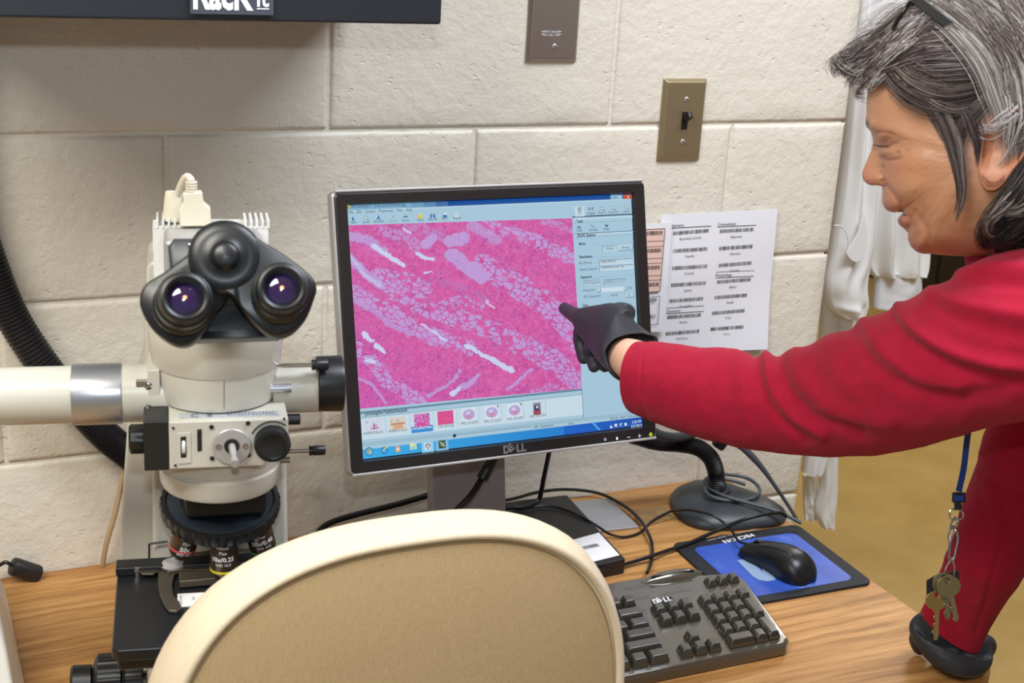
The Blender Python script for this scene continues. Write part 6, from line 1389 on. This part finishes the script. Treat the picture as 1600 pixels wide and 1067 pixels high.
def lock(pts, spread, n, tone, lift=.006, wav=1.5, rad=.00042, ls=.008):
    G = catmull(np.array(pts, float), 16); T = np.gradient(G, axis=0); T /= np.linalg.norm(T, axis=1)[:, None]; Nn = np.stack([-T[:, 1], T[:, 0]], 1)
    for _ in range(n):
        u = rh.normal(); a = u*spread*.55; ph = rh.random()*6.28; fr = rh.uniform(.5, 1.1); w = wav*rh.uniform(.3, 1.6); t = np.linspace(0, 1, 16); s0 = rh.uniform(0, .25); s1 = rh.uniform(.7, 1.0)
        tt_ = s0+(s1-s0)*t; g = np.stack([np.interp(tt_, t, G[:, k]) for k in (0, 1)], 1); nn = np.stack([np.interp(tt_, t, Nn[:, k]) for k in (0, 1)], 1)
        taper = .35+.65*np.sin(pi*np.clip(tt_*.8+.15, 0, 1))
        p = g+nn*(a*taper+w*np.sin(ph+tt_*6.28*fr))[:, None]; lf = lift*.6+rh.random()*ls
        P = []
        for (x, y), tv in zip(p, tt_):
            dx, dy = (x-1520), (y-240)
            h0 = hs_(x, y); P.append(HC+o_+dx*ex_+dy*ey_+HL*(h0-(HC @ HL)-(o_ @ HL)+lf*(.4+.6*math.sin(pi*min(1, tv+.15)))))
        cl = tuple(srgb(TON[tone][rh.integers(0, 4)])); strand(P, rad*rh.uniform(.7, 1.4), cl)
        if rh.random() < .3: P = np.array(P); strand(P-2*HL*((P-HC-o_) @ HL)[:, None], rad*1.3, cl)
lock([(1425, -20), (1480, 25), (1540, 85), (1595, 155), (1650, 240)], 26, 260, 'l', .010)
lock([(1450, -40), (1520, 5), (1595, 80), (1660, 170)], 34, 260, 'l', .012); lock([(1500, -60), (1580, 0), (1660, 100)], 40, 160, 'l', .012)
lock([(1436, 12), (1490, 56), (1530, 105), (1550, 155), (1570, 215), (1600, 280)], 16, 170, 'l', .013); lock([(1560, 60), (1585, 130), (1590, 200), (1570, 260)], 22, 130, 'l', .013, 3)
lock([(1560, 100), (1600, 180), (1610, 260), (1590, 320)], 26, 200, 'm', .010, 3); lock([(1580, 20), (1610, 120), (1640, 240), (1620, 330)], 26, 160, 'l', .012, 3)
lock([(1440, 10), (1410, 25), (1380, 50), (1345, 78), (1315, 100)], 12, 130, 'm', .008, 2); lock([(1450, 40), (1405, 55), (1360, 78), (1325, 98)], 16, 200, 'm', .008, 2)
lock([(1480, 60), (1430, 68), (1380, 85), (1345, 105), (1325, 130)], 16, 220, 'm', .008, 2.5); lock([(1525, 92), (1470, 88), (1420, 96), (1375, 112), (1348, 128)], 18, 260, 'd', .007, 2)
lock([(1540, 112), (1490, 112), (1430, 112), (1385, 118), (1352, 122)], 14, 220, 'd', .006, 2); lock([(1500, 80), (1440, 78), (1390, 90)], 16, 60, 'm', .011, 3)
lock([(1385, 112), (1412, 142), (1455, 164), (1505, 160), (1550, 142)], 13, 200, 'd', .006, 1.5); lock([(1395, 100), (1430, 128), (1480, 145), (1545, 134)], 14, 220, 'm', .007, 1.5)
lock([(1400, 122), (1440, 152), (1462, 186), (1480, 230)], 9, 120, 'd', .004, 1.2); lock([(1440, 150), (1470, 172), (1500, 176), (1545, 158)], 8, 50, 'm', .008, 2)
lock([(1455, 165), (1476, 205), (1490, 250), (1498, 300), (1490, 342)], 7, 90, 'd', .004, 1.2); lock([(1470, 165), (1492, 215), (1500, 260), (1502, 300), (1492, 338)], 5, 60, 'm', .006, 1.5)
lock([(1500, 170), (1512, 190), (1522, 220), (1524, 260)], 9, 80, 'd', .004, 1.2); lock([(1545, 150), (1520, 175), (1500, 200), (1496, 240)], 9, 80, 'd', .004, 1.5)
lock([(1590, 165), (1565, 190), (1540, 205), (1520, 200)], 9, 26, 'l', .019, 4); lock([(1600, 190), (1580, 215), (1555, 225)], 9, 22, 'm', .020, 4); lock([(1570, 150), (1575, 190), (1565, 240), (1545, 262)], 10, 18, 'l', .022, 5); lock([(1600, 160), (1598, 220), (1590, 290)], 14, 140, 'm', .020, 5); lock([(1612, 170), (1606, 240), (1590, 300)], 12, 90, 'd', .021, 5)
lock([(1602, 200), (1600, 260), (1575, 305), (1548, 335), (1534, 368), (1548, 386)], 14, 260, 'x', .010, 4); lock([(1630, 220), (1615, 290), (1585, 340), (1556, 366), (1545, 384)], 18, 260, 'x', .012, 5)
lock([(1650, 240), (1625, 310), (1600, 355), (1575, 385)], 20, 220, 'x', .012, 5); lock([(1585, 285), (1560, 315), (1538, 340), (1545, 362), (1575, 350)], 9, 80, 'm', .014, 4); lock([(1610, 290), (1590, 320), (1560, 330), (1555, 350)], 10, 60, 'm', .016, 4)
lock([(1400, 50), (1360, 62), (1330, 88), (1308, 92), (1297, 110), (1303, 122)], 5, 34, 'm', .004, 5, .0003); lock([(1420, 40), (1370, 45), (1335, 62), (1300, 95)], 8, 30, 'l', .002, 5, .00028)
lock([(1370, 80), (1335, 100), (1318, 112), (1308, 104)], 6, 40, 'm', .004, 4, .0003); lock([(1375, 105), (1350, 128), (1338, 145), (1352, 152)], 7, 44, 'm', .004, 4, .0003); lock([(1390, 110), (1362, 132), (1350, 140)], 8, 50, 'l', .004, 4, .00028)
lock([(1480, 20), (1440, 40), (1400, 80), (1370, 110)], 14, 160, 'm', .010, 3); lock([(1500, 60), (1450, 60), (1410, 85), (1380, 120)], 14, 160, 'd', .010, 3); lock([(1440, 60), (1405, 78), (1372, 100), (1350, 120)], 12, 120, 'l', .012, 3)
lock([(1560, -40), (1600, 40), (1640, 140)], 40, 120, 'm', .014, 4); lock([(1470, -20), (1530, 50), (1570, 130), (1590, 200)], 24, 90, 'd', .012, 4); lock([(1540, 40), (1590, 120), (1620, 210)], 30, 120, 'm', .014, 4)
lock([(1420, 30), (1370, 50), (1325, 75), (1306, 100), (1318, 118), (1330, 108)], 5, 24, 'd', .004, 5, .0003); lock([(1410, 60), (1360, 78), (1318, 96), (1298, 118)], 7, 40, 'd', .004, 4, .0003); lock([(1400, 90), (1356, 104), (1330, 124), (1322, 140)], 7, 50, 'm', .004, 4, .0003)
lock([(1530, -30), (1610, 20), (1660, 120), (1672, 240), (1640, 335)], 44, 420, 'm', .008, 4); lock([(1580, 10), (1640, 120), (1648, 240), (1615, 340)], 44, 380, 'l', .009, 4); lock([(1610, 80), (1636, 220), (1610, 320), (1580, 380)], 44, 260, 'd', .010, 5)
lock([(1440, -5), (1390, 10), (1350, 35), (1325, 60)], 9, 26, 'l', .002, 6, .00026)
lock([(1438, 40), (1405, 64), (1378, 92), (1360, 118)], 14, 220, 'm', .012, 3); lock([(1450, 30), (1412, 50), (1382, 80), (1362, 104)], 12, 120, 'l', .013, 3); lock([(1380, 95), (1345, 112), (1315, 104), (1300, 86), (1290, 100), (1298, 114)], 5, 26, 'm', .004, 6, .00026); lock([(1395, 70), (1350, 82), (1312, 84), (1296, 100)], 7, 26, 'd', .004, 6, .00026)
hair = obj('hair', hv, mat('grey_hair', '#777777', .5, attr=True, spec=.35), person, col=True, ang=80)
# brow and lashes
bw = MB()
hv_keep = hv; hv = bw
for _ in range(46):
    x = rh.uniform(1350.5, 1358); y = 196-(x-1350.5)*.5+rh.normal()*2.0; P = [hside(x, y, .0006), hside(x-.6, y-2.4, .0012), hside(x+1.0, y-4.4, .0010)]; strand(P, .00028, tuple(srgb('#2f2727')))
for k in range(16):
    x = 1363+k*1.5; P = [hside(x, 226.5+min(k, 8)*.2, .0005), hside(x-2.2, 228.4, .003), hside(x-4.2, 228.0, .0045)]; strand(P, .0002, tuple(srgb('#1f1818')))
obj('brow_and_lashes', bw, M['ink'], person)
# ---- spectacles pushed up on the hair
CLR = mat('clear_lens', '#ffffff', .0, trans=1, spec=.1); CLR.node_tree.nodes['Principled BSDF'].inputs['IOR'].default_value = 1.02
sp = thing('spectacles', 'black-framed spectacles pushed up on the grey hair', 'spectacles', None)
hng = HC+o_+(1428-1520)*ex_+(8-240)*ey_; low = HC+o_+(1397-1520)*ex_+(50-240)*ey_; dn_ = low-hng; hgt = np.linalg.norm(dn_); dn_ /= hgt
gw = .066
for s in (1, -1):
    c_ = hng+dn_*hgt*.5+HL*(s*.0345); loop = [c_+HL*(.027*np.sign(cos(t))*abs(cos(t))**.7)+dn_*(hgt*.5*np.sign(sin(t))*abs(sin(t))**.7) for t in np.linspace(0, 2*pi, 41)]
    rm = obj('rim', MB().tube(loop, .0020, 10, cap=False), M['blackgloss'], sp)
    obj('lens', MB().rings([[p+ex_/np.linalg.norm(ex_)*e for p in loop[:-1]] for e in (-.0006, .0006)]), CLR, rm)
    a0 = hng+HL*(s*.066); e0 = a0+(hp(1560, 112)-hp(1428, 8))*1.0+HL*s*.012; e1 = a0+(hp(1605, 165)-hp(1428, 8))+HL*s*.010; m_ = MB()
    dirn = e0-a0; dirn /= np.linalg.norm(dirn); upv = np.cross(dirn, HL); upv /= np.linalg.norm(upv); RR = []
    for P_, h_ in ((a0-dirn*.004, .0040), (a0+(e0-a0)*.3, .0042), (e0, .0030), (e1, .0022)):
        RR.append([P_+upv*h_*a+HL*.0013*b for a, b in ((1, 1), (-1, 1), (-1, -1), (1, -1))])
    obj('temple_arm', m_.rings(RR), M['blackgloss'], sp, bevel=.0006)
    obj('hinge_block', MB().tube([a0-HL*s*.006, a0+HL*s*.0012], .0042, 10), M['blackgloss'], sp)
obj('bridge', MB().tube([hng+dn_*.006-HL*.009, hng+dn_*.003, hng+dn_*.006+HL*.009], .0018, 10, 10), M['blackgloss'], sp)
settle(sp, tuple(hng))

# ---- lanyard with keys
ly = thing('lanyard', 'blue webbing lanyard hanging below the red sleeve with a metal clip', 'lanyard', None)
LD = 1.40
def ribbon(pts, w, t=.0006, m=30):
    P = catmull(np.array([D(*p) for p in pts]), m); T = np.gradient(P, axis=0); T /= np.linalg.norm(T, axis=1)[:, None]; A = np.cross(T, CF); A /= np.linalg.norm(A, axis=1)[:, None]; B = np.cross(T, A)
    return MB().rings([[p+a*w*i+b*t*j for i, j in ((1, 1), (-1, 1), (-1, -1), (1, -1))] for p, a, b in zip(P, A, B)])
obj('strap', ribbon([(1545, 440, 1.345), (1540, 520, 1.375), (1524, 600, 1.385), (1512, 680, 1.39), (1506, 730, LD), (1498, 768, LD)], .0030), M['blue'], ly)
def lbx(name, px, py, w, h, m, par=ly, d=LD, t=.004): 
    c_ = D(px, py, d); return obj(name, MB().prism([(-w/2, -h/2), (w/2, -h/2), (w/2*.95, h/2), (-w/2*.95, h/2)], c_, CR, CU, -CF, -t/2, t/2), m, par, bevel=.001)
bk_ = lbx('buckle', 1498, 777, .0135, .0105, M['black']); lbx('buckle_tongue', 1496.5, 790, .0072, .0085, M['black'], bk_); lbx('webbing_inset', 1498, 778, .0100, .0060, M['blue'], bk_, LD-.0015)
def ringt(name, pts, r, m, par, close=True, n=40):
    P = [D(*p) for p in pts]; P = P+[P[0]] if close else P
    return obj(name, MB().tube(catmull(np.array(P), n), r, 8, cap=not close), m, par)
ringt('d_ring', [(1484, 800, LD), (1487, 796, LD), (1496, 796, LD), (1504, 799, LD), (1505, 808, LD), (1497, 812, LD), (1485, 810, LD)], .0009, M['chrome'], ly)
ringt('swivel', [(1493, 808, LD), (1497, 812, LD), (1494, 822, LD), (1487, 826, LD), (1486, 818, LD)], .0011, M['chrome'], ly)
ringt('snap_hook', [(1490, 822, LD), (1495, 830, LD), (1497, 842, LD), (1494, 858, LD), (1491, 872, LD), (1486, 877, LD), (1483, 868, LD), (1484, 850, LD), (1482, 838, LD), (1485, 826, LD)], .0013, M['chrome'], ly)
ringt('snap_gate', [(1484, 850, LD-.001), (1487, 840, LD-.001), (1492, 830, LD-.001)], .0009, M['chrome'], ly, False)
settle(ly, tuple(D(1498, 770, LD)))
rg = thing('key_ring', 'thin metal split ring linking the clip to the bunch of keys', 'key ring', None)
ringt('ring', [(1488, 872, LD), (1491, 886, LD), (1489, 905, LD+.002), (1482, 912, LD+.003), (1476, 900, LD+.002), (1480, 884, LD)], .0009, M['chrome'], rg); settle(rg, tuple(D(1484, 890, LD)))
def mkkey(lab, hx, hy, r, L_, ang, m, d, teeth, name='door_key'):
    c_ = D(hx, hy, d); a = radians(ang); v_ = -CU*cos(a)+CR*sin(a); u_ = CR*cos(a)+CU*sin(a); t = thing(name, lab, 'key', None)
    bow = MB(); n = 30; O_ = [c_+(u_*cos(q)+v_*sin(q)*(.92))*r for q in np.arange(n)*2*pi/n]; I_ = [c_+(u_*cos(q)+v_*sin(q))*r*.22-v_*r*.52 for q in np.arange(n)*2*pi/n]; fn = -CF
    bow.rings([[p-fn*.001 for p in I_], [p-fn*.001 for p in O_], [p+fn*.001 for p in O_], [p+fn*.001 for p in I_], [p-fn*.001 for p in I_]], False)
    obj('bow', bow, m, t, bevel=.0003)
    ol = [(-.0034, r*.7), (-.0034, r*.9)]; y = r+.002
    for q in teeth: ol += [(-.0034+q*.0011, y), (-.0034+q*.0011, y+.0024)]; y += .0036
    ol += [(-.0012, L_), (.0022, L_), (.0034, L_-.004), (.0034, r*.7)]
    obj('blade', MB().prism(ol, c_, u_, v_, fn, -.0009, .0009), m, t, bevel=.0002)
    obj('groove', MB().prism([(.0006, r), (.0014, r), (.0014, L_-.003), (.0006, L_-.003)], c_, u_, v_, fn, .0008, .00105), M['steel'], t)
    return settle(t, tuple(c_))
mkkey('pale nickel key with a round head, nearest in the hanging bunch', 1482, 916, .0122, .036, 12, M['key'], LD-.003, (1, 2, 0, 1, 2, 1))
mkkey('brassy long key hanging lowest in the bunch', 1463, 938, .0108, .040, -2, M['gold'], LD+.002, (2, 1, 3, 1, 2, 0, 2))
mkkey('tarnished key half hidden behind the round-headed nickel key', 1475, 912, .0120, .036, 6, mat('dull_key', '#8d8266', .35, metal=.9), LD+.0005, (0, 2, 1, 2, 0, 1))
t = thing('key_tag', 'small black plastic tag behind the hanging keys', 'key tag', None); cc_ = D(1473, 905, LD+.006)
obj('tag', MB().prism([(-.0165, -.018), (.0005, -.012), (.017, .0005), (.016, .009), (-.004, .006), (-.0165, -.001)], cc_, CR, CU, -CF, -.001, .001), M['black'], t, bevel=.0006); settle(t, tuple(cc_))
# ------------------------------------------------------------------ coats on a rail past the wall's end
def drape(rows, nf, amp, seed, thick=.02, n=60, m=60):
    # rows: (left px, right px, py, y-plane); a flattened folded tube of cloth
    S = catmull(np.array(rows, float), m); rg_ = np.random.default_rng(seed); ph = rg_.random(4)*6; R = []
    for k, (xl, xr, py, yp) in enumerate(S):
        A, B = Q(xl, py, 1, yp), Q(xr, py, 1, yp); t = k/(m-1); ring = []
        for i in range(n):
            u = i/(n-1); e = math.sqrt(max(0, 1-(2*u-1)**2))**.5
            f_ = amp*(sin(nf*pi*2*u+ph[0]+1.3*sin(3*t+ph[1]))+.5*sin(nf*3.1*pi*u+ph[2]+4*t)+.9*(noise.noise(Vector((u*4, t*6, seed)))))
            ring.append(A*(1-u)+B*u+np.array([0, -thick*e/2-f_*e, 0]))
        for i in range(n-1, -1, -1):
            u = i/(n-1); e = math.sqrt(max(0, 1-(2*u-1)**2))**.5; f_ = amp*(sin(nf*pi*2*u+ph[0]+1.3*sin(3*t+ph[1])))
            ring.append(A*(1-u)+B*u+np.array([0, thick*e/2-f_*e*.7+.0005, 0]))
        R.append(ring)
    return MB().rings(R)
rl = thing('coat_rail', 'metal coat rail with hooks fixed to the end of the block wall', 'coat rail', None)
obj('rail', MB().tube([(XE, .10, 1.80), (XE+.06, .14, 1.80), (XE+.55, .30, 1.80)], .010, 14), M['steel'], rl)
obj('wall_flange', MB().lathe([(.03, 0), (.03, .006), (.012, .008)], (XE-.002, .10, 1.80), (1, 0, 0)), M['steel'], rl)
for x in (XE+.25, XE+.37): obj('hook', MB().tube([(x, .2, 1.80), (x, .20, 1.77), (x, .18, 1.755), (x, .165, 1.775)], .003, 8, 14), M['steel'], rl)
settle(rl, (XE, .10, 1.80))
c1 = thing('lab_coat', 'white lab coat hanging just past the wall edge, its long panel reaching below the arm', 'lab coat', None)
b1 = obj('body', drape([(1366, 1396, -300, .205), (1352, 1408, -200, .22), (1345, 1412, -95, .22), (1338, 1415, 0, .22), (1326, 1400, 100, .22), (1311, 1392, 200, .22), (1301, 1372, 300, .22), (1294, 1362, 380, .22), (1288, 1345, 440, .22), (1284, 1338, 520, .22), (1274, 1320, 610, .22), (1262, 1302, 690, .22), (1256, 1284, 738, .22)], 2.2, .007, 3, .03), M['coat'], c1, ang=80)
obj('sleeve', drape([(1330, 1366, 120, .185), (1318, 1362, 260, .18), (1302, 1360, 380, .175), (1292, 1352, 440, .17), (1294, 1354, 470, .17), (1300, 1352, 485, .17), (1316, 1346, 496, .17)], 1.2, .006, 9, .045), M['coat'], c1, ang=80)
obj('long_panel', drape([(1296, 1332, 560, .245), (1288, 1316, 650, .245), (1280, 1307, 705, .245), (1281, 1305, 760, .245), (1274, 1303, 800, .245), (1284, 1300, 824, .245)], 1.6, .004, 5, .02), M['coat'], c1, ang=80)
obj('long_panel', drape([(1254, 1276, 742, .26), (1256, 1276, 780, .26), (1258, 1274, 812, .26)], 1.6, .004, 8, .012), M['coat'], c1, ang=80)
tq = [(1350, 333), (1352, 350), (1354, 372), (1350, 398), (1340, 409), (1330, 407), (1322, 396), (1328, 384), (1338, 366), (1343, 350)]
P = [Q(x, y, 1, .135) for x, y in tq]; o0 = P[0]
P2 = catmull(np.array([[p[0]-o0[0], p[2]-o0[2]] for p in P+[P[0]]]), 41)[:-1]
obj('tie', MB().prism([tuple(q) for q in P2], o0, (1, 0, 0), (0, 0, 1), (0, 1, 0), -.002, .0015), M['coat'], c1, bevel=.0015)
obj('tie', MB().tube([Q(1303, 352, 1, .14), Q(1315, 354, 1, .138), Q(1324, 368, 1, .137), Q(1326, 392, 1, .137)], .0012, 8, 20), M['coat'], c1)
settle(c1, tuple(Q(1360, 300, 1, .2)))
c2 = thing('lab_coat', 'white gown behind the face with a gathered sleeve and knitted cuff', 'lab coat', None)
b2 = obj('body', drape([(1412, 1430, -300, .26), (1398, 1426, -200, .30), (1392, 1424, -95, .31), (1390, 1420, 0, .31), (1380, 1425, 120, .31), (1366, 1432, 240, .31), (1356, 1440, 330, .31), (1352, 1446, 385, .31), (1354, 1444, 415, .31), (1362, 1440, 430, .31)], 2.6, .008, 14, .05), M['coat'], c2, ang=80)
cf_ = obj('cuff', drape([(1364, 1440, 424, .31), (1369, 1438, 436, .31), (1368, 1438, 455, .31), (1366, 1439, 476, .31), (1366, 1438, 481, .31)], 1.0, .002, 4, .035), mat('knit_cuff', '#e6e7ea', .9, bump=[(500, .5, .0012, (1, 1, .05))]), c2, ang=80)
settle(c2, tuple(Q(1400, 300, 1, .31)))
